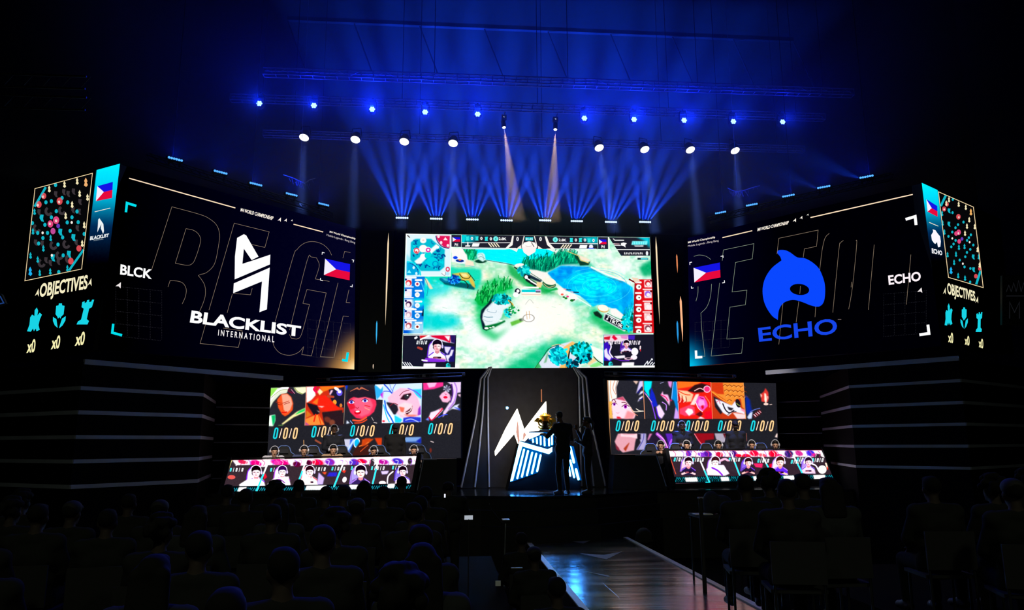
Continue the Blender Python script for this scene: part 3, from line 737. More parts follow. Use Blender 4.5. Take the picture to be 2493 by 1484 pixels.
def objectives(surf, root, zz, title, marks3, xs, rule, tq='#18d4e6'):
    m = MB(); m.text(surf, 'OBJECTIVES', [zz(*p) for p in title], '#f4ecc4', .006, .03)
    for (x, y), s in marks3: m.poly(surf, [zz(x - 14 * s, y + 22), zz(x + 12 * s, y - 30), zz(x + 14 * s, y + 26), zz(x + 3 * s, y + 8)], '#f4ecc4', .006)
    m.build('heading', LED, root)
    m = MB(); m.stroke(surf, [zz(*p) for p in rule], 1.6, '#efe9d8', .006); m.build('divider_line', LED, root)
    for x0, y0, w, h, sk in xs[:3]: pass
    f = lambda pts, x0, y0, w, h, sk: [zz(x0 + px * w + (1 - py) * sk, y0 + py * h) for px, py in pts]
    turtle = [(.0, 1), (.12, .72), (.1, .42), (.22, .3), (.42, .36), (.38, .12), (.52, .0), (.66, .14), (.64, .34), (.8, .22), (1, .3), (.88, .5), (.84, .74), (.98, .94), (.74, 1), (.66, .88), (.54, 1), (.44, .88), (.3, 1.02)]
    lord = [(.18, .1), (.36, .08), (.38, .0), (.62, .0), (.64, .08), (.84, .1), (.82, .44), (.64, .54), (.6, .62), (.5, .55), (.4, .62), (.34, .54), (.18, .44)]
    lordL = [(.0, .55), (.28, .64), (.44, 1.0), (.2, .9), (.02, .72)]; lordR = [(1.0, .52), (.72, .62), (.54, 1.02), (.8, .9), (1.0, .7)]
    tower = [(.1, .1), (.28, .06), (.3, .14), (.44, .1), (.46, .02), (.62, .0), (.64, .1), (.8, .08), (.84, .0), (1, .0), (.94, .3), (.74, .36), (.72, .78), (.92, .86), (.86, 1.0), (.0, 1.0), (.06, .88), (.28, .8), (.32, .36), (.12, .3)]
    for shapes, (x0, y0, w, h, sk) in zip(((turtle,), (lord, lordL, lordR), (tower,)), xs[:3]):
        m = MB()
        for sh in shapes: m.poly(surf, f(sh, x0, y0, w, h, sk), tq, .006)
        m.build('objective_symbol', LED, root)
    for q, t in xs[3]:
        m = MB(); m.text(surf, t, [zz(*p) for p in q], '#f6efb4', .006, .03); m.build('count_lettering', LED, root)
objectives(SL, outL, z, ((282, 885), (612, 822), (604, 950), (268, 1008)), (((256, 948), 1), ((622, 876), 1)),
    ((188, 1050, 88, 165, 22), (362, 1022, 88, 170, 14), (532, 996, 88, 172, 34), (([(195, 1278), (250, 1266), (242, 1360), (182, 1368)], 'x0'), ([(365, 1252), (422, 1240), (413, 1334), (352, 1342)], 'x0'), ([(532, 1226), (594, 1214), (584, 1310), (518, 1318)], 'x0'))), ((658, 386), (766, 360)))
m = MB(); a, bb = (676, 432), (720, 534)
m.poly(SL, [z(682, 440), z(690, 430), z(718, 470), z(722, 520), z(716, 540), z(700, 500), z(704, 470), z(676, 528), z(680, 480)], '#eef4f6', .006)
m.text(SL, 'BLACKLIST', (z(628, 556), z(758, 536), z(754, 560), z(624, 584)), '#eef4f6', .006, .04); m.text(SL, 'INTERNATIONAL', (z(652, 580), z(720, 570), z(718, 578), z(650, 590)), '#9fb6c2', .006, .0)
m.build('small_team_logo', LED, outL)

z = Z(2200, 420, 3.2253)
outR = side_screen(SR, ((2244, 444.5), (2435, 533), (2468, 862), (2292, 842)), 'right outer LED screen with map, flag and cyan objective symbols', z,
    [(273, 150), (548, 270), (625, 902), (352, 822)], (lambda x, y: np.clip(((2284 + (y - 465) * .118) - x) / 1.5, 0, 1), 450, 185), None)
mk = [('l', 292, 262, (330, 180), tq), ('l', 570, 876, (604, 770), tq)]
mk += [('t', x, y, 18, cr) for x, y in ((356, 212), (432, 248), (488, 272), (515, 370), (497, 420), (558, 424), (482, 476), (580, 604), (596, 726), (335, 240))] + [('t', 528, 310, 22, '#f0b060'), ('t', 372, 768, 24, '#1ab0f0')]
mk += [('t', x, y, 18, tq) for x, y in ((302, 320), (306, 396), (320, 466), (345, 644), (411, 640), (396, 704), (428, 808), (482, 828), (434, 586), (478, 580), (590, 660))]
mk += [('o', x, y, 11, tq) for x, y in ((386, 210), (384, 314), (427, 408), (407, 432), (382, 466), (352, 500), (374, 582), (392, 560), (408, 532), (528, 488), (512, 510), (498, 532), (547, 568), (523, 602), (497, 626), (484, 660), (440, 686), (524, 752), (478, 740), (522, 858), (470, 388))]
mk += [('b', x, y, 20, tq) for x, y in ((357, 300), (356, 404), (547, 662), (550, 762))]
mk += [('o', 340, 248, 18, rd), ('o', 318, 285, 20, rd), ('o', 430, 346, 22, rd), ('o', 412, 478, 18, pk), ('o', 432, 468, 22, pk), ('o', 436, 540, 18, pk), ('o', 458, 520, 14, '#6a3ab8'), ('o', 567, 812, 18, rd), ('o', 596, 755, 14, rd)]
mk += [('o', x, y, 9, '#f6efe6') for x, y in ((382, 516), (518, 546), (465, 714), (318, 288), (434, 350), (430, 476))]
map_marks(SR, outR, z, mk)
flag(SR, outR, (z(178, 208), z(264, 262), z(266, 346), z(188, 306)))
objectives(SR, outR, z, ((340, 862), (560, 930), (566, 1036), (346, 980)), (((320, 930), .8), ((574, 1000), .8)),
    ((322, 1026, 62, 170, 0), (446, 1058, 58, 165, 0), (566, 1094, 52, 156, 0), (([(348, 1256), (388, 1254), (390, 1342), (350, 1330)], 'x0'), ([(478, 1282), (516, 1280), (518, 1360), (480, 1350)], 'x0'), ([(588, 1304), (624, 1302), (626, 1382), (590, 1370)], 'x0'))), ((200, 390), (272, 420)))
m = MB()
m.poly(SR, [z(228, 444), z(250, 452), z(266, 476), z(286, 500), z(292, 540), z(288, 582), z(270, 586), z(262, 545), z(248, 560), z(238, 552), z(222, 530), z(216, 490), z(232, 464)], '#fdf8ff', .006)
m.text(SR, 'ECHO', (z(220, 592), z(302, 614), z(304, 650), z(222, 632)), '#fdf8ff', .006, .04); m.build('small_team_logo', LED, outR)

# ---- light bars above the wings, hung on a short truss that follows each wing
for side, surf, pts, px in (('left', Surf(WL.o + np.array(WL.n) * -.25, WL.n), ((426, 388), (536, 420), (622, 449), (709, 474), (787, 498)), 'left'),
                            ('right', Surf(WR.o + np.array(WR.n) * -.25, WR.n), ((2110, 431), (2006, 456), (1920, 477), (1831, 499), (1755, 518)), 'right')):
    proto = led_bar(6, .33 if side == 'left' else .31, .08, LENSS)
    for i, (x, y) in enumerate(pts):
        o = proto if i == 0 else copy_tree(proto)
        p = surf.p(x, y); o.location = tuple(p); o.rotation_euler.z = WA if side == 'left' else -WA
        tag(o, 'row of small ice-blue lenses above the %s wing screen, %s' % (side, names5[i]), 'light bar', 'light bars above the %s wing screen' % side)
        spot('haze_fill', (p[0], p[1] - .03, p[2] + .07), (p[0], p[1] + 1.5, p[2] + 3), 42, '#0626ff', 150, .8, .05, o)  # wide spot added at the bar to lift the blue haze
        sx = -1 if side == 'left' else 1
        aim = np.array([p[0] - sx * 2.0, p[1] + 2.5, p[2] + 2.2])
        if side == 'right': spot('fan_beam', (p[0], p[1] + .2, p[2] + .02), aim, (600, 450, 300, 160, 60)[i], '#1446ff', 28, .9, .01, o)
        else: spot('fan_beam', (p[0], p[1] + .2, p[2] + .02), aim, (110, 80, 60, 40, 30)[i], '#1446ff', 28, .9, .01, o)
    a = surf.p(pts[0][0], pts[0][1]); c = surf.p(pts[-1][0], pts[-1][1]); d = (c - a) / np.linalg.norm(c - a); zz_ = a[2] + .02
    a = a - d * .5 - surf.n * .16; c = c + d * .5 - surf.n * .16; a[2] = c[2] = zz_
    root = empty('wing_truss', tuple(a), 0, 'dark truss carrying the light bars above the %s wing screen' % side, 'truss', 'wing trusses')
    for dz in (0, -.14):
        for o_ in (0, .14):
            m = MB(); m.tube(a + (0, 0, dz) - surf.n * o_, c + (0, 0, dz) - surf.n * o_, .014, n=6); m.build('chord', STEEL, root)
    m = MB(); n = 26
    for k in range(n):
        q = a + (c - a) * k / (n - 1); r = a + (c - a) * min(k + 1, n - 1) / (n - 1)
        m.tube(q, r + (0, 0, -.14), .007, n=4); m.tube(q - surf.n * .14, q + (0, 0, -.14), .007, n=4)
    m.build('bracing', STEEL, root)
    for k in (.1, .5, .9):
        q = a + (c - a) * k; m = MB(); m.tube(q, (q[0], q[1], 18.6), .008, n=4); m.build('hanging_cable', STEEL, root)

# ---- silvery bundles of cable caught by the light
for pts, lab in ((((690, 425), (712, 432), (730, 440), (742, 446), (752, 438), (768, 434)), 'pale tangle of cables and clamps above the left wing light bars'), (((1771, 457), (1783, 463), (1795, 466), (1812, 463), (1836, 455), (1850, 452)), 'pale tangle of cables and clamps above the right wing light bars')):
    P = [at_y(x, y, 19.0) for x, y in pts]; m = MB(); m.path(P, .013, 5); rr = random.Random(4)
    for k in range(26):
        q = P[rr.randrange(1, 5)] + np.array([rr.uniform(-.12, .12), rr.uniform(-.05, .05), 0]); m.tube(q, q + np.array([rr.uniform(-.08, .08), 0, -rr.uniform(.04, .2)]), .006, n=4)
    top = P[2] + np.array([0, 0, .03])
    m.tube(top, (top[0], top[1], 18.6), .006, n=4)
    tag(m.build('cable_bundle', SILV), lab, 'cables')

# ---- black stepped towers under the wings, ringed by grey trims
def tower(side, surf, P0, P1, bend, inner, outer, strips, top_strip, recess):
    """P0 near corner, P1 inner corner of the face on the wing plane (picture columns), bend = start of the recess"""
    s = 1 if side == 'left' else -1
    f0 = surf.p(*P0, .02); f1 = surf.p(*P1, .02); z1 = surf.p(*top_strip[0])[2]
    bk = at_y(bend[0], bend[1], bend[2]); fin = at_y(inner[0], inner[1], inner[2]); out = f0 + (-s * 4.2 * math.sin(PA), 4.2 * math.cos(PA), 0)
    foot = [out, f0, f1, bk, fin, fin * (23.9 / fin[1]), (out[0], 23.9)]
    foot = [(p[0], p[1], ZG) for p in foot]
    root = empty('wing_tower', (f0[0], f0[1], ZG), 0, 'black stepped tower with grey horizontal trims under the %s wing screen' % side, 'stage tower', 'stage towers')
    m = MB(); m.prism(foot if s == 1 else foot[::-1], (0, 0, z1 - .05 - ZG)); m.build('body', mat('tower_black', '#050507', .9, var=.25, spec=.05), root)
    def strip(A, B, z0, z1_, o=.02, nm='trim_strip'):
        A = np.array([A[0], A[1], 0]); B = np.array([B[0], B[1], 0]); d = B - A; n = np.array([d[1], -d[0], 0]) / np.linalg.norm(d)
        if n @ np.array([0, -1, 0]) < 0 and abs(n[1]) > .05: n = -n
        m = MB(); m.prism([A - n * .01 + (0, 0, z0), B - n * .01 + (0, 0, z0), B + n * o + (0, 0, z0), A + n * o + (0, 0, z0)], (0, 0, z1_ - z0)); m.build(nm, STRIP, root)
    for (xa, ya, yb) in strips:
        zt = surf.p(xa, ya, .02)[2]; zb = surf.p(xa, yb, .02)[2]
        strip(f0, f1, zb, zt); strip(f1, bk, zb, zt); strip(out, f0, zb, zt)
    A = surf.p(*top_strip[0]); B = surf.p(*top_strip[1]); strip(A, B, A[2] - top_strip[2], A[2], .06, 'ledge_trim')
    for y in recess:
        zt = at_y(bend[0], y, bend[2])[2]; strip(bk + (bk - fin) * -.02, fin, zt - .028, zt)
    return root
towL = tower('left', WL, (190, 1000), (492, 1000), (521, 1030, 20.2), (655, 1030, 20.7), None,
    ((190, 939, 948.5), (188, 998, 1008), (184.5, 1058.5, 1068), (174, 1118, 1127.5), (166, 1180, 1190)), ((204, 874), (686, 918), .10), (989, 1031.5, 1075, 1119, 1163))
towR = tower('right', WR, (2343, 960), (2072, 990), (2000, 1006, 20.3), (1893, 1012, 21.05), None,
    ((2341, 922, 929.5), (2348, 975, 983), (2354, 1028, 1035.5), (2362, 1081.5, 1089), (2366, 1136, 1143)), ((2335, 866), (1867, 913), .10), (974, 1012.5, 1052.5))

# ------------------------------------------------------------------ main screen: a game view of generic water, meadow and rocks
LEDM = glow('led_pixels_bright', 1.03)
SCN = Surf((0, YC, 0), (0, -1, 0))
quadC = ((988, 568.5), (1582, 577.5), (1594, 894), (978, 897))
base = (SCN.p(978, 897) + SCN.p(1594, 894)) / 2
main = empty('main_screen', tuple(base), 0, 'brightest central LED screen showing a game map with water and meadows', 'LED screen')
m = MB(); m.prism([SCN.p(x, y, -.012) for x, y in ((985, 565), (1585, 574.5), (1597, 897), (975, 900))], (0, .25, 0)); m.build('cabinet', CAB, main)
for px_ in (1060, 1500):
    q_ = SCN.p(px_, 897); m = MB(); m.box((q_[0], YC + .13, (q_[2] + ZG) / 2 - .02), (.12, .12, q_[2] - ZG - .05)); m.build('support_post', STEEL, main)
C = Canvas(quadC, .85, '#f4fdf6')
q1 = lambda: C.frame(970, 560, 7.79); q2 = lambda: C.frame(1280, 560, 7.555); q3 = lambda: C.frame(970, 725, 7.79); q4 = lambda: C.frame(1280, 725, 7.555)
full = lambda: C.frame(0, 0, 1)
full()
# broad soft ground colours
C.poly(((980, 640), (1100, 640), (1170, 690), (1150, 720), (1060, 740), (980, 760)), '#12d6d0', 24)
C.poly(((1095, 625), (1170, 640), (1225, 655), (1230, 700), (1160, 690), (1100, 660)), '#f4eed4', 22)
C.poly(((1035, 700), (1110, 703), (1150, 712), (1110, 730), (1050, 735)), '#ffffff', 22)
C.poly(((1045, 725), (1120, 712), (1160, 740), (1170, 860), (1110, 890), (1060, 760)), '#ffffff', 20)
C.poly(((1150, 700), (1200, 680), (1255, 690), (1250, 740), (1215, 790), (1180, 815), (1155, 780)), '#3fcf86', 20, .9)
C.poly(((1160, 740), (1180, 700), (1205, 735), (1190, 800), (1200, 812), (1250, 790), (1262, 770), (1240, 765)), '#0f9a4c', 14, .9)
C.poly(((980, 760), (1110, 765), (1125, 790), (1060, 800), (985, 792)), '#19cfc0', 16, .9)
C.poly(((1110, 800), (1200, 815), (1180, 850), (1110, 870)), '#d6f8e2', 24, .8)
C.poly(((1235, 895), (1300, 850), (1370, 822), (1440, 822), (1400, 840), (1320, 897)), '#1fc98f', 24, .95)
C.poly(((1220, 897), (1290, 868), (1345, 838), (1345, 850), (1300, 897)), '#0c9a62', 18, .8)
C.poly(((1385, 735), (1450, 745), (1480, 790), (1560, 830), (1540, 812), (1440, 790)), '#22c694', 18, .95)
C.poly(((1440, 760), (1470, 780), (1550, 812), (1545, 820), (1460, 800)), '#0ea24e', 12, .95)
C.poly(((1330, 800), (1440, 770), (1470, 800), (1470, 830), (1390, 835)), '#eefbe2', 22, .9)
C.poly(((1400, 610), (1500, 615), (1590, 640), (1590, 660), (1540, 690), (1480, 665), (1430, 650)), '#dff7e8', 18, .9)
C.poly(((1560, 650), (1590, 634), (1592, 665), (1570, 668)), '#12b078', 12)
C.poly(((1245, 640), (1310, 690), (1350, 705), (1330, 715), (1280, 695), (1240, 665)), '#10a04e', 9, .9)
C.poly(((1236, 640), (1262, 655), (1330, 702), (1380, 720), (1330, 716), (1262, 690)), '#1f9a50', 8, .8); C.poly(((1200, 635), (1262, 650), (1290, 700), (1240, 690)), '#f1ecd6', 14, .8)
for sz, col, al in ((26, '#7fe0b4', .45), (15, '#fff4dc', .5), (10, '#58cc9c', .3), (6, '#ffffff', .4), (4, '#4fbf90', .15)): C.mottle(sz, col, al)
C.poly(((1150, 805), (1250, 770), (1330, 760), (1340, 800), (1240, 845), (1130, 850)), '#ffffff', 26, 1.0); C.poly(((1255, 715), (1310, 720), (1380, 735), (1400, 790), (1330, 810), (1260, 790)), '#fffdf4', 22, .95); C.poly(((1055, 722), (1110, 714), (1130, 740), (1100, 765), (1060, 750)), '#ffffff', 22, .8); C.poly(((1470, 622), (1520, 630), (1540, 665), (1500, 660)), '#ffffff', 20, .8)
for k in range(46): x = C.rng.rand() * 560 + 1000; y = C.rng.rand() * 240 + 640; C.line(((x, y), (x + 9 * C.rng.rand() + 4, y + 3 * C.rng.rand())), .9, ('#59b98e', '#c9b98a', '#8ad0c0')[k % 3], .45)
for pts, col, sf, al in ((((982, 676), (1050, 690), (1100, 704), (1080, 715), (1045, 722), (1040, 765), (1110, 770), (1118, 792), (1050, 802), (984, 800)), '#10ccd2', 16, .75), (((1098, 655), (1165, 655), (1172, 690), (1150, 706), (1085, 695)), '#1cc8a8', 14, .6), (((1236, 640), (1300, 688), (1345, 706), (1325, 716), (1285, 700), (1240, 668)), '#0f9a48', 8, .8), (((1158, 740), (1176, 690), (1210, 675), (1250, 685), (1245, 700), (1200, 740), (1192, 800), (1210, 812), (1256, 788), (1262, 770), (1238, 800), (1205, 830), (1172, 812)), '#17b060', 12, .75), (((1235, 897), (1296, 856), (1350, 828), (1420, 824), (1345, 850), (1300, 897)), '#10b47c', 16, .75), (((1440, 750), (1480, 778), (1558, 815), (1550, 836), (1480, 812), (1440, 780)), '#10a458', 12, .7), (((1556, 650), (1592, 628), (1594, 668), (1568, 672)), '#0c9a64', 8, .8), (((1380, 640), (1440, 640), (1450, 655), (1430, 648)), '#18b888', 6, .6)): C.poly(pts, col, sf, al)
# water
C.poly(((1124, 604), (1205, 605), (1300, 605), (1336, 607), (1348, 612), (1346, 628), (1318, 642), (1290, 652), (1260, 646), (1232, 639), (1185, 632), (1150, 620)), '#00e4f4', 3)
C.line(((1185, 633), (1232, 641), (1260, 647)), 1.2, '#0e3a4c')
river = [(1365, 647), (1432, 650), (1446, 656), (1478, 674), (1518, 685), (1540, 699), (1543, 740), (1543, 752), (1522, 770), (1486, 748), (1456, 741), (1444, 746), (1412, 719), (1378, 706), (1354, 687), (1333, 664)]
C.poly(river, '#08b8ea', 3); C.poly(((1368, 648), (1432, 650), (1440, 660), (1350, 680), (1338, 664)), '#0a86dc', 10, .9)
C.ell(1450, 694, 58, 30, '#00ecfa', 12, .5, .95); C.poly(((1480, 735), (1543, 700), (1543, 752), (1515, 768)), '#0a9ae0', 14, .7)
for sz, col, al in ((18, '#0a7cc8', .5), (8, '#3cf4ff', .45), (4, '#0a8ad0', .35)): C.mottle(sz, col, al, .45, .8, river)
for k in range(9): C.curve([(1450 + math.cos(a) * (14 + 9 * k), 696 + math.sin(a) * (7 + 4.6 * k)) for a in np.linspace(k * 1.3, k * 1.3 + 4.2, 9)], 1.0, '#0799c8' if k % 2 else '#7ff4fb', .6)
for k in range(22): x = 1130 + k * 9.3; y = 610 + (k * 7 % 20); C.line(((x, y), (x + 12, y + 1.5)), .9, '#0fc3d8' if k % 2 else '#8ffbff', .5)
for k in range(14): x = 1350 + k * 11; y = 655 + (k * 11 % 34) + k * 1.2; C.line(((x, y), (x + 22, y + 2)), 1, '#0a6fc4' if k % 2 else '#35d6f4', .45)
C.line(((1440, 650), (1478, 668), (1520, 683)), 4, '#fff6f2'); C.line(((1438, 654), (1476, 673), (1516, 687)), 1, '#7a5a50', .7)
C.line(((1360, 705), (1400, 722), (1438, 745)), 3, '#f6fdfb', .8)
# reeds between the waters
q2(); reeds = [(-60, 560), (200, 520), (480, 470), (640, 380), (900, 420), (990, 560), (960, 620), (640, 640), (500, 720), (360, 770), (200, 740), (0, 700), (-80, 640)]
C.poly(reeds, '#0c7a60', 30); C.tufts(reeds, 200, 90, ('#15b886', '#0a5a48', '#2fe0a8', '#0d8f6a', '#083c34'), 13)
C.poly(((880, 440), (960, 470), (1000, 560), (1150, 600), (1190, 560), (1160, 640), (1000, 650), (960, 580)), '#123a2c', 8)
C.poly(((980, 450), (1180, 540), (1190, 575), (1050, 560), (1000, 520)), '#f4e6d2', 6); C.line(((770, 390), (970, 470), (1010, 550), (1150, 600)), 14, '#d8c078')
# left reeds and rock
q1(); g = [(1230, 350), (1440, 440), (1500, 530), (1420, 570), (1320, 560), (1260, 450)]; C.poly(g, '#12a870', 26); C.tufts(g, 60, 110, ('#0b8a50', '#2ed69a', '#0a6a44'), 16)
C.ell(1560, 590, 110, 34, '#0a3a2a', 0, .4); C.poly(((1480, 470), (1520, 430), (1600, 425), (1640, 460), (1655, 560), (1600, 600), (1530, 560)), '#d4f2ee', 8); C.curve([(1500, 470), (1560, 450), (1600, 480), (1620, 560)], 9, '#6aa8a8', .8); C.curve([(1520, 520), (1570, 500), (1640, 540)], 7, '#27566a', .7); C.poly(((1440, 510), (1480, 480), (1490, 540), (1450, 545)), '#52b8a8', 4)
C.poly(((1010, 340), (1190, 340), (1300, 470), (1310, 560), (1110, 620), (1010, 600)), '#fbf6f4', 16); C.ell(1180, 590, 130, 44, '#e6f4fa', 8); C.ell(1165, 580, 78, 28, '#142a7c', 4); C.ell(1165, 562, 30, 14, '#e8823a', 0)
C.ell(1080, 520, 45, 28, '#1f4bd4'); C.poly(((1280, 560), (1420, 600), (1440, 680), (1260, 690)), '#fbe6d2', 16); C.curve([(1010, 660), (1250, 660), (1440, 690)], 10, '#2aa8c4', .5)
C.poly(((1010, 690), (1100, 720), (1560, 740), (1580, 860), (1500, 1120), (1100, 1060), (560, 900)), '#20cfae', 50, .85)
# fallen log and blue rock
C.poly(((770, 920), (1000, 930), (1180, 990), (1460, 1040), (1440, 1130), (1080, 1070), (880, 1030)), '#0c4a56', 22, .9)
C.poly(((780, 905), (880, 900), (1010, 960), (990, 1010), (870, 990), (800, 960)), '#126e92', 4); C.poly(((810, 905), (880, 902), (960, 950), (900, 965)), '#52b4cc', 4)
C.leaves(1060, 930, 110, 80, 40, 34, ('#1f86dc', '#0f5cb8', '#3aa6f0', '#12348c'))
C.poly(((1000, 830), (1180, 800), (1300, 800), (1370, 870), (1440, 980), (1460, 1100), (1400, 1060), (1330, 950), (1200, 960), (1170, 870)), '#d6bc5c', 5); C.poly(((1180, 820), (1280, 820), (1330, 880), (1230, 890)), '#f2e6a6', 6)
C.curve([(1160, 830), (1220, 900), (1330, 910), (1370, 860)], 13, '#2a2412'); C.curve([(1160, 940), (1250, 960), (1320, 1040), (1310, 1090)], 16, '#1c2414'); C.curve([(1320, 800), (1370, 860), (1450, 960)], 12, '#2c2a14'); C.curve([(1450, 1000), (1470, 940), (1530, 940)], 8, '#4fd0c0')
C.poly(((490, 900), (540, 920), (660, 1110), (600, 1120), (520, 1000)), '#f0e2c4', 5); C.curve([(500, 905), (560, 1060), (540, 1240)], 10, '#1a6a8a', .8)
# green bush and boulder in the middle
g = [(1480, 1363), (1440, 1320), (1560, 1150), (1700, 1060), (1900, 990), (2100, 1020), (2180, 1100), (2050, 1130), (1860, 1190), (1770, 1310), (1740, 1400)]
C.poly(g, '#12a44a', 24); C.tufts(g, 150, 120, ('#0a7a34', '#34c968', '#0fa04a', '#6fe09a', '#075a2a'), 15)
q3(); C.poly(((1480, -30), (1720, -80), (1700, 100), (1600, 160), (1500, 120)), '#12a44a', 10); C.tufts([(1480, -40), (1720, -80), (1700, 90), (1560, 130)], 40, 100, ('#0a7a34', '#34c968', '#075a2a'), 15)
C.poly(((1800, -80), (1700, 100), (1570, 230), (1550, 360), (1600, 590), (1680, 620), (1640, 500), (1640, 230), (1760, 120)), '#0d1c2c', 8)
C.poly(((1600, 300), (1650, 210), (1740, 120), (1830, 40), (1960, -10), (2090, 40), (2120, 140), (1990, 220), (1960, 360), (1900, 440), (1800, 520), (1650, 530), (1590, 400)), '#eaf2f6', 7)
C.curve([(1700, 210), (1690, 250), (1830, 280), (1860, 240)], 10, '#8aa4b4', .8); C.curve([(1620, 350), (1700, 365), (1790, 360)], 11, '#3a7a8c', .8); C.curve([(1600, 400), (1680, 440), (1780, 440)], 8, '#9ab4bc', .7); C.curve([(1830, 60), (1760, 130), (1660, 240)], 8, '#b8ccd6', .8)
C.leaves(1950, 20, 170, 90, 70, 38, ('#18c0c4', '#0f8f9c', '#3ce0dc', '#0b5a60')); C.leaves(2060, 290, 70, 70, 34, 30, ('#18b4c4', '#0f8f9c', '#3ce0dc', '#0b5a60'))
C.curve([(2090, 50), (2170, 130), (2150, 200), (2090, 230)], 26, '#d6b04e'); C.curve([(2110, 70), (2150, 130), (2110, 200)], 14, '#2a2a14')
C.leaves(2180, 220, 110, 70, 30, 26, ('#1f9a54', '#0f7a3c', '#e8f4f0')); C.poly(((1620, 540), (1900, 470), (2020, 420), (2030, 450), (1800, 570), (1660, 620)), '#0c6a34', 10)
for x, y, r in ((1670, 572, 40), (1745, 562, 24), (1800, 548, 26), (1940, 430, 34)): C.ell(x, y, r, r * .5, '#f4fbf4', 0)
C.poly(((2120, 460), (2380, 370), (2400, 430), (2150, 530)), '#5fae3e', 16, .9); C.poly(((2290, 400), (2380, 370), (2400, 425), (2310, 440)), '#2a3a34', 12, .9)
# hero figure with white glow
C.ell(2500, 330, 160, 200, '#fffdf8', 0, .6); C.ell(2470, 380, 105, 70, '#ffffff', 0, .1); C.ell(2470, 380, 105, 70, '#a8a49c', 0, ring=8); C.curve([(2430, 260), (2440, 400)], 9, '#c89a60'); C.curve([(2480, 250), (2490, 390)], 9, '#c89a60'); C.curve([(2410, 120), (2490, 30), (2560, 100)], 8, '#b8b8b8')
# blue trees at the bottom
q4(); C.poly(((140, 1310), (330, 1080), (480, 890), (700, 830), (860, 790), (940, 850), (900, 1310)), '#dfe6f2', 6); C.curve([(160, 1300), (320, 1080), (430, 930), (640, 850)], 12, '#12301e'); C.curve([(480, 880), (600, 850), (700, 880)], 10, '#f0c898')
C.poly(((330, 1200), (390, 1020), (420, 1010), (380, 1180)), '#6aa878', 10, .8); C.poly(((160, 1300), (230, 1180), (290, 1280)), '#1f9a44', 14, .8)
C.poly(((700, 900), (860, 795), (940, 850), (840, 930), (780, 1060), (760, 1310), (600, 1310), (700, 1150)), '#eec07a', 6); C.curve([(830, 900), (790, 1060), (770, 1300)], 26, '#1c1c14'); C.curve([(690, 1000), (740, 1200), (740, 1310)], 14, '#8a5a26')
C.leaves(600, 1060, 160, 160, 120, 44, ('#12cfd8', '#0fa8b8', '#3cecec', '#10809a')); C.leaves(1040, 960, 200, 130, 130, 44, ('#12cfd8', '#0fa8b8', '#3cecec', '#0c6a5c')); C.leaves(1080, 1110, 130, 90, 60, 40, ('#12cfd8', '#0fa8b8', '#0c2a3c')); C.leaves(850, 1220, 100, 100, 50, 40, ('#0f8fa8', '#0c2a3c', '#10a8b8'))
C.poly(((1180, 860), (1430, 970), (1430, 1200), (1260, 1080)), '#fbfbf4', 8); C.poly(((1130, 1200), (1260, 1090), (1310, 1150), (1160, 1240)), '#f0d8a6', 5); C.curve([(1250, 1080), (1330, 1160), (1430, 1220)], 16, '#143018'); C.poly(((1180, 1240), (1340, 1170), (1400, 1230), (1200, 1300)), '#8fe08c', 10)
# stone benches with dark sign panels
C.ell(1425, 195, 105, 68, '#caa85c', 14); C.ell(1425, 185, 100, 60, '#fff8ea', 14); C.poly(((1560, 190), (1660, 190), (1820, 330), (1780, 390), (1560, 280)), '#fbf6f2', 6)
C.poly(((1240, 260), (1320, 240), (1410, 330), (1390, 380), (1270, 320)), '#12261e', 5)
C.poly(((1450, 285), (1850, 480), (1820, 620), (1420, 400)), '#e8eaf4', 5); C.poly(((1470, 300), (1840, 490), (1800, 590), (1440, 390)), '#10121e', 3); C.curve([(1500, 280), (1680, 370), (1760, 400)], 10, '#1c6a4c')
C.ell(1496, 385, 17, 15, WHT); C.line(((1508, 378), (1516, 338), (1532, 352)), 12, WHT)
C.leaves(1900, 430, 120, 170, 80, 40, ('#12cfd8', '#0c5a4c', '#0fa8b8', '#3cecec')); C.tufts([(1780, 300), (1960, 160), (1990, 300), (1850, 400)], 30, 110, ('#12cfd8', '#6ff0f0', '#0f8fa8'), 10)
q2(); C.poly(((60, 740), (200, 735), (380, 790), (410, 880), (330, 940), (40, 800)), '#fbf4ee', 6); C.poly(((0, 790), (40, 800), (300, 930), (260, 960), (0, 850)), '#1a2a38', 4); C.poly(((0, 850), (230, 990), (180, 1040), (0, 930)), '#10141c', 4)
C.line(((0, 880), (200, 1000)), 26, WHT); C.line(((60, 770), (300, 920)), 10, '#2a5a4a'); C.poly(((200, 950), (310, 960), (280, 1060), (200, 1050)), '#ffd8a6', 14)
C.ell(430, 990, 125, 70, '#1f5a3a', 14); C.ell(435, 940, 120, 62, '#fff4e4', 14); C.curve([(330, 985), (420, 1050), (530, 1020)], 12, '#d8c89a'); C.poly(((280, 1060), (420, 1110), (560, 1050), (600, 1090), (420, 1130)), '#17a04e', 14)
q1(); C.ell(2290, 660, 90, 30, '#fbf4ee', -8); C.curve([(2200, 700), (2300, 770)], 20, '#101c1c'); C.leaves(2380, 760, 110, 90, 50, 40, ('#12c0c0', '#0f8f9c', '#3ce0dc')); C.poly(((2390, 820), (2500, 880), (2500, 980), (2370, 910)), '#10141c', 4); C.ell(2425, 890, 32, 36, WHT); C.line(((2450, 920), (2500, 950)), 24, WHT)
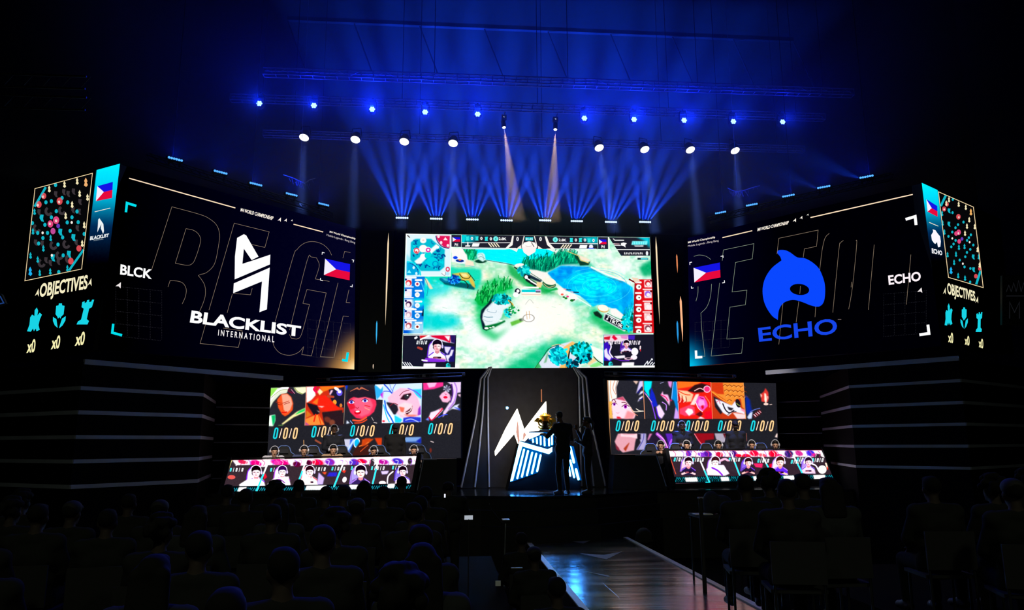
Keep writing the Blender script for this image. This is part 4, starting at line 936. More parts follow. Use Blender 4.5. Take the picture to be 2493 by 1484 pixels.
# small units and health bar
q2(); C.ell(665, 1140, 80, 70, '#fff8f4', 20, .3); C.ell(860, 1230, 90, 60, '#fff8f4', 20, .3)
for x, y, r, c in ((670, 1180, 26, '#e86a5a'), (770, 1220, 24, '#e0508a'), (700, 1230, 22, '#1c5a2c'), (740, 1250, 26, '#2a7a2c'), (850, 1290, 34, '#1c6a2c'), (640, 1150, 20, '#fff'), (890, 1280, 18, '#2a2a2a')): C.ell(x, y, r, r * .7, c if len(c) == 7 else WHT)
C.line(((745, 1095), (830, 1097)), 16, '#161c3a'); C.line(((880, 1140), (970, 1142)), 18, '#161c3a'); C.line(((700, 1080), (740, 1085)), 16, '#f0a0b0'); C.line(((830, 1130), (870, 1140)), 16, '#f0a0b0')
full(); C.poly(((1272, 704), (1317, 704), (1317, 713), (1272, 713)), '#fdfdfd', 1); C.poly(((1270, 704.5), (1304, 704.5), (1304, 711), (1270, 711)), '#10c4c8'); C.poly(((1304, 704.5), (1316, 704.5), (1316, 708), (1304, 708)), '#b8a8d4'); C.poly(((1304, 708.5), (1316, 708.5), (1316, 711.5), (1304, 711.5)), '#161c3a'); C.poly(((1270, 713), (1317, 713), (1317, 720), (1270, 720)), '#fff6e6'); C.line(((1270, 716), (1316, 716.5)), 1, '#caa8a0'); C.ell(1260, 709, 7, 7.5, '#10162c'); C.ell(1261, 708, 3.6, 4, WHT); C.ell(1256, 717, 7, 6, WHT)
C.line(((1276, 699), (1310, 700)), 4, '#ffffff')
# lower hud corners
C.poly(((978, 890), (1030, 893), (1110, 894), (1110, 898), (975, 898)), WHT); C.poly(((1405, 893), (1500, 893), (1593, 888), (1597, 898), (1405, 897)), WHT)
C.grain(.02, 1)
C.sat = 1.22; C.con = 1.02; C.build('display_panel', SCN, LEDM, main)

z = lambda x, y: (1280 + x / 7.555, 725 + y / 7.555); m = MB(); m.text(SCN, 'TikTok', (z(1556, 348), z(1796, 478), z(1768, 560), z(1530, 424)), WHT, .003, .03); m.build('bench_lettering', LED, main)
# overlays of the broadcast picture, each one its own panel of pixels
def overlay(name, quad, step, bg, draw, surf=SCN, parent=main, lift=.005):
    cv = Canvas(quad, step, bg); draw(cv); cv.sat = 1.12; cv.con = 1.03; cv.build(name, surf, LEDM, parent, lift)
def minimap(c):
    c.frame(970, 560, 7.79)
    c.poly(((150, 80), (1000, 90), (985, 870), (140, 860)), '#dff2f8', 10); c.poly(((140, 440), (260, 560), (420, 800), (140, 860)), '#9fe4f0', 40)
    c.poly(((235, 230), (320, 165), (620, 165), (720, 250), (880, 370), (870, 700), (780, 775), (430, 775), (225, 560)), '#14b4c8', 8)
    r = c.rng
    for k in range(60):
        x, y = 250 + r.rand() * 600, 180 + r.rand() * 570
        if x + 700 < y + 300 or (x - y) > 470: continue
        a = r.rand() * 6.28; R = 22 + r.rand() * 20
        c.curve([(x + math.cos(a + t) * R, y + math.sin(a + t) * R) for t in np.linspace(0, 1 + 2.4 * r.rand(), 6)], 18 + r.rand() * 12, ('#0b4f96', '#0a3c80', '#0fd0dc', '#1288b4')[r.randint(4)])
    c.poly(((300, 590), (640, 330), (720, 260), (760, 320), (420, 640), (350, 640)), '#f2fafa', 10); c.ell(470, 500, 60, 55, '#f8fcfc'); c.ell(560, 470, 60, 70, '#0fd0d0', 40)
    c.ell(640, 600, 110, 90, '#10ccd8'); c.ell(700, 640, 50, 50, '#0a8fc0', ring=14)
    for x, y, q in ((470, 195, 60), (345, 390, 62), (470, 350, 80), (560, 370, 60), (740, 320, 34)): c.ell(x, y, q, q * .9, '#fff6f4', 0, .2)
    c.ell(345, 390, 44, 44, '#d85a6a', ring=16); c.ell(340, 410, 20, 18, '#e04a4a'); c.ell(565, 375, 34, 34, '#d838a4', ring=20); c.ell(470, 190, 20, 10, '#f0b8b0')
    c.poly(((715, 105), (975, 108), (970, 340), (860, 320), (770, 230), (725, 160)), '#d4225c', 4); c.curve([(710, 115), (740, 210), (830, 310), (950, 345)], 16, '#20306a')
    for x, y in ((760, 120), (810, 235), (938, 290)): c.ell(x, y, 24, 28, '#ffe4ea')
    c.poly(((850, 190), (890, 130), (935, 190)), '#ffe4ea')
    c.poly(((160, 600), (240, 620), (340, 690), (400, 800), (400, 850), (155, 850)), '#10a4d4', 4); c.curve([(170, 595), (290, 630), (390, 740), (420, 850)], 26, '#20d8e4'); c.curve([(215, 620), (320, 680), (380, 780)], 12, '#103a8c')
    for x, y in ((290, 710), (340, 820)): c.ell(x, y, 22, 28, '#d8f4ff')
    c.poly(((165, 810), (205, 750), (245, 815)), '#8ff4fa'); c.ell(935, 740, 30, 36, '#d84a6a', ring=18); c.ell(870, 825, 40, 34, WHT); c.ell(930, 825, 40, 34, '#b8e4f4'); c.curve([(820, 820), (880, 860), (890, 790)], 10, '#8a8a94')
    c.line(((175, 100), (210, 135)), 20, '#5a4a4a'); c.line(((150, 66), (1004, 78), (992, 880), (128, 878), (150, 66)), 26, '#fffafc')
overlay('mini_map', ((988.3, 568.6), (1099, 570.5), (1097, 672.5), (986, 672.5)), .8, '#eef8fa', minimap)
def hud(c):
    full = lambda: c.frame(0, 0, 1); full()
    c.I[:] = c.c('#22222e')
    c.poly(((1124, 571), (1165, 572), (1150, 590), (1124, 590)), '#12b4c4', 12); c.poly(((1124, 571), (1136, 571), (1130, 590), (1124, 590)), '#12c8d4'); c.poly(((1412, 576), (1455, 576), (1455, 593), (1440, 593)), '#12c4d0', 10)
    c.line(((1124, 590.5), (1243, 590.5)), 1.6, WHT); c.line(((1337, 592), (1455, 593)), 1.6, WHT); c.line(((1124, 602.5), (1240, 604), (1256, 604)), 1.6, '#eafcfc'); c.line(((1350, 605), (1452, 606)), 1.6, '#eafcfc')
    for x, y in ((1138, 580), (1161, 580), (1184, 581), (1391, 584), (1413, 584), (1434, 585)): c.poly(((x - 4, y - 5), (x + 4, y - 5), (x + 3, y + 1), (x + 4, y + 5), (x - 4, y + 5), (x - 3, y)), '#3adcdc'); c.ell(x + 11, y, 2.7, 3.8, WHT); c.ell(x + 11, y, .9, 1.8, '#22222e')
    for x, y in ((1207, 581), (1352, 583)): c.ell(x, y, 6.2, 6.2, '#7ff0ec'); c.line(((x + 1.5, y - 2.5), (x - 1.5, y - 1), (x + 1.5, y + 1), (x - 1.5, y + 2.5)), 1.2, '#11888c')
    c.poly(((1133, 597), (1145, 597), (1144, 600), (1132, 600)), WHT); c.line(((1139, 590), (1139, 598)), 3, WHT); c.poly(((1151, 592), (1168, 592), (1165, 600), (1148, 600)), '#fbfbfb'); c.poly(((1412, 596), (1430, 596), (1428, 604), (1410, 604)), '#fbfbfb'); c.ell(1439, 600, 5, 5, '#f0f0ff'); c.line(((1433, 604), (1445, 604)), 2, '#3c5aff')
    for k in range(4): x = 1190 + k * 6.4; c.line(((x, 592.5), (x + 6, 600)), 2.6, '#f6ecd0'); x = 1366 + k * 6.4; c.line(((x + 6, 595.5), (x, 603)), 2.6, '#f6ecd0')
    c.poly(((1243, 591), (1247, 574), (1251, 573), (1248, 596), (1234, 606), (1228, 606)), '#f8f4ee'); c.poly(((1326, 575), (1331, 575), (1336, 588), (1340, 594), (1352, 606), (1346, 608), (1332, 596)), '#f8f4ee')
    for x in (1260, 1316): c.ell(x, 581.5, 2.9, 5, WHT); c.ell(x, 581.5, .9, 2.8, '#22222e')
    c.line(((1276, 575), (1271, 597)), 2.4, '#f4eee6'); c.line(((1301, 575), (1307, 598)), 2.4, '#f4eee6')
    c.poly(((1279, 577), (1298, 577), (1298, 585), (1279, 585)), '#14c0cc'); 
    c.poly(((1276, 590), (1288, 587), (1302, 590), (1308, 600), (1300, 614), (1287, 622), (1276, 614), (1270, 600)), '#fdf8f4'); c.line(((1280, 598), (1286, 600), (1294, 598)), 1.1, '#b8a8a4'); c.line(((1282, 607), (1290, 610), (1296, 607)), 1.1, '#8a7a78'); c.line(((1294, 590), (1302, 604)), 1.6, '#3a2a2c')
    c.poly(((1256, 606), (1268, 596), (1272, 616), (1262, 606)), '#f0e8dc'); c.poly(((1310, 598), (1322, 606), (1308, 616)), '#f0e8dc')
overlay('score_bar', ((1124, 570.8), (1455, 576), (1455, 606.5), (1124, 604)), .7, '#22222e', hud)
m = MB()
for t_, q_ in (('2.8K', ((1214, 577.5), (1233, 578), (1233, 584.5), (1214, 584))), ('2.8K', ((1360, 580.5), (1379, 581), (1379, 587.5), (1360, 587)))): m.text(SCN, t_, q_, WHT, .008, .03)
m.text(SCN, '01:15', ((1280, 578.5), (1297, 578.7), (1297, 584), (1280, 583.8)), '#e4ffff', .008, .02); m.build('score_lettering', LED, main)
m = MB(); m.poly(SCN, ((1124, 604), (1246, 605.5), (1228, 607), (1124, 606)), '#e8fbfb', .006)
m.poly(SCN, ((1270, 600), (1306, 601), (1303, 613), (1287, 623), (1275, 614)), '#fdf6f2', .007); m.poly(SCN, ((1234, 605), (1262, 604), (1258, 613), (1246, 607)), '#f2f6f0', .006); m.poly(SCN, ((1330, 605), (1344, 604), (1356, 613), (1346, 612)), '#f2f6f0', .006); m.build('score_bar_crest', LED, main)
flag(SCN, main, ((1101.5, 577), (1120, 577.5), (1120.5, 588), (1102, 588))); flag(SCN, main, ((1458, 582.5), (1476, 583), (1476.5, 594), (1458.5, 594)))
m = MB(); m.poly(SCN, ((1099, 571), (1123, 571.5), (1123, 601), (1099, 600.5)), '#23233a', .004); m.text(SCN, 'PH', ((1107, 592), (1115, 592), (1115, 599), (1107, 599)), WHT, .006, .03); m.build('country_label', LED, main); m = MB(); m.poly(SCN, ((1456, 576.5), (1480, 577), (1480.5, 606), (1456, 606)), '#23233a', .004); m.text(SCN, 'PH', ((1464, 597), (1472, 597), (1472, 604), (1464, 604)), WHT, .006, .03); m.build('country_label', LED, main)
def sponsor(c):
    c.frame(1280, 560, 7.555); c.poly(((2040, 130), (2280, 130), (2280, 340), (2200, 200)), '#14c8dc', 60)
    c.line(((1610, 160), (1625, 170)), 16, WHT); c.line(((1635, 186), (1800, 186)), 18, WHT); c.line(((1605, 250), (1720, 254)), 12, WHT); c.line(((1605, 276), (1740, 280)), 12, WHT); c.poly(((1750, 240), (1800, 225), (1860, 240), (1830, 270), (1835, 320), (1800, 290), (1750, 280)), WHT); c.line(((1640, 252), (1720, 254)), 5, '#c84a5a')
    c.poly(((1960, 200), (2240, 200), (2230, 270), (1940, 270)), '#8af0f4', 6); c.poly(((1990, 280), (2170, 280), (2160, 300), (2010, 300)), WHT, 4); c.line(((1560, 356), (2280, 358)), 12, WHT)
    for k in range(6): c.line(((1975 + k * 44, 215), (1985 + k * 40, 262)), 8, '#18c0d0')
    for k in range(11): x = 1815 + k * 32; c.line(((x + 4, 412 + (k % 3) * 3), (x + 2, 440)), 13, WHT); c.line(((x + 2, 438 - (k % 2) * 20), (x + 20, 438 - (k % 2) * 20)), 8, WHT)
    c.ell(2230, 425, 22, 40, '#f0f4f8'); c.poly(((1550, 370), (1800, 480), (1550, 500)), '#0a6fa0', 50)
overlay('sponsor_panel', ((1482, 577), (1582, 578), (1582.5, 622), (1512, 622)), .8, '#21222e', sponsor)
m = MB(); m.stroke(SCN, ((1481.5, 576.5), (1483.5, 612)), 3, '#fdf6ee', .006); m.poly(SCN, ((1480, 606), (1486, 606), (1490, 616), (1478, 614)), '#f6fbf8', .006); m.poly(SCN, ((1552, 627), (1578, 627.5), (1578, 632.5), (1552, 632)), '#16303a', .006); m.poly(SCN, ((1560, 628), (1577, 628.5), (1577, 631.5), (1560, 631.2)), '#5ae0ea', .007); m.build('divider_post', LED, main)
def plist(cols, left):
    def d(c):
        c.frame(0, 0, 1)
        for k in range(5):
            y = (677, 703, 729, 754, 781)[k] if left else (671, 697, 726, 752, 780)[k]
            if left:
                c.poly(((985, y), (1003, y), (1002, y + 20), (984, y + 20)), '#fbf6fb', 2); c.ell(995, y + 11, 7, 7, ('#d82a34', '#e8e4f4', '#3a1a4a', '#c8a0b8', '#b04a5c')[k], 0, .3); c.ell(994, y + 13, 4.5, 5, '#fbeef0', 0, .3); c.ell(988, y + 3, 2.7, 2.7, '#18206a'); c.line(((985, y + 21), (1006, y + 21)), 2.4, WHT)
                c.line(((1012, y + 4.5), (1026, y + 4.5)), 4.5, '#f6f8ff'); c.ell(1016, y + 14, 6, 6, '#fbfbfb'); c.ell(1016, y + 14, 3, 3, ('#b83a5a', '#e8e4d8', '#e4e4e4', '#8ab8d8', '#8a2a20')[k])
                if k in (0, 3, 4): c.line(((988, y - 2), (1012, y - 1.5)), 4.5, '#f4f6ff')
            else:
                c.poly(((1568, y + 10), (1586, y + 10), (1587, y + 28), (1569, y + 28)), '#fdf2f2', 2); c.ell(1577, y + 18, 7, 7, ('#c82430', '#9a6ae0', '#f4d8d8', '#f0c8c8', '#8a4a5a')[k], 0, .3); c.ell(1578, y + 20, 4.5, 4.5, '#fbf0f0'); c.ell(1585, y + 12, 2.5, 2.5, '#5a1018')
                c.line(((1548, y + 16), (1560, y + 16)), 4.5, '#fbf4f4'); c.ell(1555, y + 27, 6.4, 6.2, '#fbfbf6'); c.ell(1556, y + 27, 1.9, 1.9, '#3a1a14'); c.line(((1566, y + 7), (1586, y + 7)), 3, '#fbe8e8')
        c.grain(.02)
    return d
def bgl(c):
    c.frame(0, 0, 1); c.I[:] = c.c('#0a5ccc'); c.poly(((1002, 672), (1040, 672), (1040, 900), (1000, 900)), '#0f8ad8', 10, .7); c.poly(((980, 728), (1008, 728), (1008, 745), (980, 745)), '#d8f4fa', 8); c.poly(((1006, 726), (1036, 726), (1036, 740), (1020, 748)), '#10d4e4', 6); c.poly(((1030, 752), (1042, 752), (1042, 772), (1026, 768)), '#0c1a3c', 3); c.poly(((1000, 785), (1040, 780), (1040, 820), (1000, 820)), '#9fd4ee', 14)
    for k in range(6): c.curve([(1022 + k * 2, 680 + k * 3), (1030 + k, 700 + k * 4), (1036, 706 + k * 6)], .9, '#5ad4f4', .7)
    plist(None, True)(c)
overlay('player_list', ((986, 673), (1034, 673), (1030, 811), (981.5, 811)), .8, '#0a5ccc', bgl)
def bgr(c): c.frame(0, 0, 1); c.I[:] = c.c('#d01a22'); c.poly(((1538, 690), (1550, 690), (1550, 812), (1538, 812)), '#7a1420', 8, .7); plist(None, False)(c)
overlay('player_list', ((1545, 680), (1587, 679), (1592.5, 810), (1541, 810)), .8, '#d01a22', bgr)
m = MB(); m.stroke(SCN, ((1531, 679), (1540, 684), (1562, 694)), 3.5, '#7a1a1c', .005); m.poly(SCN, ((1537, 675), (1552, 676), (1558, 684), (1545, 686)), '#f6dcc0', .0055); m.build('alert_badge', LED, main)

def readout(c, pts, w=None, cols=('#5ff0f0', '#f6fbff', '#f6fbff', '#f6fbff', '#f6fbff')):
    """0/0/0 in slanted condensed strokes; pts = left x, top y, height, pitch"""
    x, y, h, p = pts
    for k in range(5):
        cx = x + k * p
        if k % 2: c.line(((cx + h * .12, y), (cx - h * .12, y + h)), h * .13, cols[k])
        else: c.line(((cx - h * .02, y + h * .12), (cx + h * .24, y + h * .12), (cx + h * .06, y + h * .9), (cx - h * .2, y + h * .9), (cx - h * .02, y + h * .12)), h * .17, cols[k])
def person_tile(c, cx, cy, s, skin='#f4c8d0', hair='#140c18', shirt='#f6f2fb', trim='#7a4ad0', phone=True, tilt=0, chair='#efe6f8'):
    """a player filmed from the front: head, headset, shoulders, arms meeting at a phone"""
    if chair: c.poly(((cx - 1.5 * s, cy + 1.9 * s), (cx - 1.3 * s, cy - .1 * s), (cx - .6 * s, cy - .7 * s), (cx + .2 * s, cy - .2 * s), (cx + .6 * s, cy + 1.8 * s)), chair, 2); c.curve([(cx - 1.6 * s, cy + 1.8 * s), (cx - 1.3 * s, cy), (cx - .6 * s, cy - .8 * s)], .14 * s, trim)
    c.poly(((cx - 1.5 * s, cy + 2.5 * s), (cx - 1.25 * s, cy + 1.35 * s), (cx - .5 * s, cy + .95 * s), (cx + .5 * s, cy + .95 * s), (cx + 1.2 * s, cy + 1.35 * s), (cx + 1.5 * s, cy + 2.5 * s)), shirt, 1)
    c.curve([(cx - 1.3 * s, cy + 1.6 * s), (cx - .6 * s, cy + 1.1 * s)], .16 * s, trim); c.curve([(cx + 1.3 * s, cy + 1.6 * s), (cx + .6 * s, cy + 1.1 * s)], .16 * s, trim)
    c.poly(((cx - .3 * s, cy + .5 * s), (cx + .3 * s, cy + .5 * s), (cx + .35 * s, cy + 1.15 * s), (cx, cy + 1.35 * s), (cx - .35 * s, cy + 1.15 * s)), '#d8929c')
    c.ell(cx, cy - .12 * s, .82 * s, .9 * s, hair, tilt); c.ell(cx + .02 * s, cy + .16 * s, .6 * s, .74 * s, skin, tilt); c.ell(cx + .22 * s, cy + .1 * s, .3 * s, .45 * s, '#fff0f0', tilt, .6)
    c.poly(((cx - .65 * s, cy - .05 * s), (cx - .5 * s, cy - .6 * s), (cx + .5 * s, cy - .6 * s), (cx + .65 * s, cy - .1 * s), (cx + .2 * s, cy - .25 * s), (cx - .3 * s, cy - .2 * s)), hair)
    for e in (-.26, .26): c.line(((cx + (e - .13) * s, cy + .12 * s), (cx + (e + .13) * s, cy + .12 * s)), .09 * s, '#4a1c2c')
    c.line(((cx - .14 * s, cy + .56 * s), (cx + .14 * s, cy + .56 * s)), .09 * s, '#b03a50'); c.line(((cx + .02 * s, cy + .2 * s), (cx - .05 * s, cy + .38 * s)), .06 * s, '#c86a7a')
    c.curve([(cx - .84 * s, cy + .2 * s), (cx - .7 * s, cy - .65 * s), (cx, cy - 1.02 * s), (cx + .7 * s, cy - .65 * s), (cx + .84 * s, cy + .2 * s)], .13 * s, '#efeaff'); c.ell(cx - .84 * s, cy + .16 * s, .16 * s, .3 * s, '#f4f0ff'); c.ell(cx + .84 * s, cy + .16 * s, .16 * s, .3 * s, '#d8ccff')
    if phone:
        c.line(((cx - 1.2 * s, cy + 2.3 * s), (cx - .35 * s, cy + 2.0 * s)), .36 * s, skin); c.line(((cx + 1.2 * s, cy + 2.3 * s), (cx + .35 * s, cy + 2.0 * s)), .36 * s, skin); c.line(((cx - .5 * s, cy + 1.95 * s), (cx + .5 * s, cy + 1.95 * s)), .3 * s, '#2a1024')
        for k in range(4): c.line(((cx + (-.45 + .14 * k) * s, cy + 2.1 * s), (cx + (-.42 + .14 * k) * s, cy + 1.9 * s)), .08 * s, '#d8808c')
def cam_l(c):
    c.frame(970, 725, 7.79); c.I[:] = c.c('#1a1b2c')
    c.poly(((390, 700), (1080, 690), (1060, 860), (900, 840), (640, 780), (420, 780)), '#d8dcec', 6); c.poly(((400, 705), (590, 700), (420, 790)), '#c8202c', 4); c.line(((420, 785), (570, 720)), 30, WHT); c.poly(((600, 710), (1000, 700), (980, 850), (860, 800), (640, 740)), '#d0123c', 6); c.poly(((870, 720), (980, 720), (960, 820)), '#fff4f6', 6); c.poly(((980, 700), (1080, 690), (1075, 860), (1000, 840)), '#2a1a5c', 8)
    c.line(((320, 760), (345, 745)), 40, '#f4f6ff'); readout(c, (360, 805, 72, 41), None, ('#f6fbff',) * 5); c.line(((375, 940), (440, 965)), 44, '#a8443c')
    c.poly(((860, 900), (1060, 920), (1060, 1210), (880, 1210)), '#221a6a', 10); c.poly(((870, 920), (1000, 930), (930, 1060), (890, 1020)), '#e8e0fb', 5); c.poly(((1000, 980), (1050, 980), (1010, 1100), (960, 1090)), '#f0e8ff', 4); c.poly(((890, 1080), (1000, 1080), (950, 1160), (960, 1210), (930, 1200)), '#f4eeff', 4)
    person_tile(c, 735, 900, 118, '#f6b8c0', '#12081c', '#fbf6fb', '#6a2ad8', True); c.poly(((520, 1130), (900, 1170), (880, 1215), (460, 1215)), '#8a3ad8', 6); c.line(((450, 1175), (540, 1190)), 30, '#f4eeff')
    c.poly(((460, 1215), (1070, 1215), (1070, 1320), (460, 1320)), '#1c1c2e'); c.poly(((480, 1240), (710, 1235), (700, 1308), (468, 1308)), '#fdf8fb', 3); c.ell(940, 1270, 34, 40, '#2adcdc'); c.ell(952, 1270, 24, 26, '#1a2a3a'); c.line(((905, 1270), (980, 1270)), 14, '#2adcdc'); c.line(((905, 1300), (980, 1302)), 14, '#2adcdc')
    for k in range(4): c.line(((80 + k * 44, 1215 + k * 4), (140 + k * 44, 1300)), 16, '#f4f6ff')
    c.line(((105, 706), (1090, 694)), 16, '#f0fbff')
overlay('player_camera_view', ((981.5, 813.5), (1111, 813.5), (1108, 894), (979.5, 890.5)), .65, '#1a1b2c', cam_l)
def cam_r(c):
    c.frame(1280, 725, 7.555); c.I[:] = c.c('#1b1b2a')
    c.poly(((1430, 680), (1900, 680), (1880, 800), (1440, 800)), '#f0d8e4', 8); c.poly(((1440, 720), (1560, 700), (1540, 770), (1440, 760)), '#c81c34', 6); c.poly(((1620, 680), (1690, 750), (1640, 780), (1580, 720)), '#d8123c', 6); c.poly(((1740, 690), (1880, 690), (1860, 760), (1760, 740)), '#e090c8', 8); c.poly(((1880, 685), (2010, 685), (2000, 770), (1890, 760)), '#4a2ab8', 8)
    readout(c, (1465, 795, 62, 30), None, ('#fbf4fb',) * 5); readout(c, (1650, 780, 66, 36), None, ('#fbf4fb',) * 5); readout(c, (1915, 782, 76, 42), None, ('#fbf4fb',) * 5); c.line(((2108, 890), (2104, 940)), 26, '#ffe8ec'); c.line(((2106, 945), (2112, 975)), 14, '#d8303c')
    c.poly(((1430, 840), (1500, 800), (1560, 900), (1560, 1060), (1620, 1100), (1560, 1160), (1430, 1150)), '#3a1ab0', 8); c.poly(((1440, 960), (1490, 920), (1510, 1020), (1580, 1090), (1540, 1150), (1450, 1080)), '#efe6ff', 5); c.curve([(1550, 820), (1570, 900), (1540, 1000), (1600, 1090)], 24, '#f4ecff')
    person_tile(c, 1850, 840, 72, '#f0a8b4', '#160a18', '#f0e4fb', '#6a32d8', True, 0, '#5a2aa8'); c.poly(((1760, 985), (1960, 985), (1930, 1100), (1800, 1100)), '#1c1828', 8)
    c.ell(2005, 985, 64, 72, '#fdf8fb'); c.ell(1990, 1090, 60, 44, '#fbf4ff'); c.poly(((1620, 1070), (1820, 1050), (1830, 1100), (1680, 1115)), '#fbf4ff', 6); c.curve([(1620, 1110), (1760, 1150), (1900, 1150)], 14, '#6a2ab8'); c.ell(1890, 1115, 60, 16, '#f0c8d8', 0, ring=8)
    c.ell(1560, 1215, 40, 46, '#2adcdc'); c.ell(1578, 1215, 28, 28, '#1a2a3a'); c.line(((1525, 1215), (1600, 1215)), 14, '#2adcdc'); c.line(((1525, 1246), (1600, 1246)), 14, '#2adcdc'); c.poly(((1770, 1185), (1995, 1180), (1990, 1245), (1760, 1250)), '#fdf8fb', 3)
    for pts in (((2180, 1240), (2240, 1160), (2245, 1220), (2300, 1150)), ((2290, 1220), (2330, 1180)), ((2330, 1230), (2370, 1190))): c.line(pts, 16, '#f4f6ff')
    c.ell(2320, 1128, 18, 18, '#f4f6ff'); c.line(((1420, 665), (2345, 660)), 16, '#e0fbff'); c.line(((1426, 680), (1430, 1240)), 12, '#2ad8e4')
overlay('player_camera_view', ((1469, 813), (1591, 812.5), (1594, 889), (1468.5, 890)), .65, '#1b1b2a', cam_r)

# ------------------------------------------------------------------ slim LED columns beside the main screen, with streaks of light
def column(label, quad, streaks):
    r = empty('led_column', tuple(SCN.p(*quad[3])), 0, label, 'LED column', 'slim LED columns')
    s = Surf((0, YC + .1, 0), (0, -1, 0)); m = MB(); m.prism([s.p(x, y) for x, y in quad], (0, .18, 0)); m.build('cabinet', mat('column_black', '#0d0f18', .4, var=.2), r)
    for pts, w, c in streaks:
        m = MB(); (xa, ya), (xb, yb) = pts; L = math.hypot(xb - xa, yb - ya); n = (-(yb - ya) / L, (xb - xa) / L)
        P = [(xa, ya), (xa + (xb - xa) * .12 + n[0] * w / 2, ya + (yb - ya) * .12 + n[1] * w / 2), (xa + (xb - xa) * .6 + n[0] * w / 2, ya + (yb - ya) * .6 + n[1] * w / 2), (xb, yb), (xa + (xb - xa) * .6 - n[0] * w / 2, ya + (yb - ya) * .6 - n[1] * w / 2), (xa + (xb - xa) * .12 - n[0] * w / 2, ya + (yb - ya) * .12 - n[1] * w / 2)]
        m.poly(s, P, c, .006); m.build('light_streak', LED, r)
column('black LED column with gold and cyan streaks left of the main screen', ((880, 560), (958, 562), (952, 905), (872, 905)), ((((946, 566), (938, 792)), 3.6, '#ffe4bc'), (((917.5, 780), (916, 838)), 3.2, '#38b4f0'), (((908.8, 886), (908.4, 898)), 2.4, '#d8c0a8')))
column('black LED column with gold and cyan streaks right of the main screen', ((1589.5, 570), (1662, 572), (1672, 900), (1600.5, 900)), ((((1596.6, 575), (1606, 790)), 3.6, '#ffe4bc'), (((1647.4, 618), (1649.5, 664)), 3.2, '#e88a5a'), (((1656.5, 720), (1662.5, 832)), 5, '#ffb888'), (((1648.7, 780), (1651, 836)), 4, '#2a9ae4')))

# ------------------------------------------------------------------ portrait screens behind the players
def vplane(a, b): return Surf(a, np.cross(np.subtract(b, a), (0, 0, 1)))
LEDH = glow('led_pixels_portrait', 1.2); LEDD = glow('led_pixels_desk', 1.25)
HL = vplane(at_y(658, 944, 20.75), at_y(1122, 929, 20.1)); HR = vplane(at_y(1477, 925, 20.1), at_y(1811, 931, 20.75))
def hero_readout(surf, root, cx, cy, sc):
    for k in range(5):
        m = MB(); x = cx + (k - 2) * 11.9 * sc; h = 25 * sc; y0, y1 = cy - h / 2, cy + h / 2; c = '#22dcea' if k == 0 else '#ffd79a'
        if k % 2:
            for w, cc, l in ((4.2, '#3a1206', .004), (2.2, '#ffe6cc', .005)): m.stroke(surf, [(x + 3.2 * sc, y0 + 1), (x - 3.2 * sc, y1 - 1)], w * sc, cc, l)
        else:
            o = [(x - 1.6 * sc, y0 + 5), (x + .4 * sc, y0 + .8), (x + 3.2 * sc, y0 + .4), (x + 5.0 * sc, y0 + 3.6), (x + 2.4 * sc, y1 - 5), (x + .0, y1 - .8), (x - 3 * sc, y1 - .4), (x - 4.8 * sc, y1 - 3.6)]
            o = smooth(o, True, 100, 3)
            for w, cc, l in ((5.6, '#2a0e06' if k else '#06262c', .004), (3.5, c, .005)): m.stroke(surf, o, w * sc, cc, l, True)
        m.build('score_digit' if k % 2 == 0 else 'score_slash', LED, root)
def eyes(c, x, y, w, col, lid='#3a1020'):
    c.ell(x, y, w, w * .6, '#fdf4fb'); c.ell(x, y, w * .55, w * .58, col); c.ell(x, y, w * .25, w * .3, '#14081c'); c.curve([(x - w * 1.1, y), (x, y - w * .7), (x + w * 1.1, y - w * .1)], w * .22, lid)
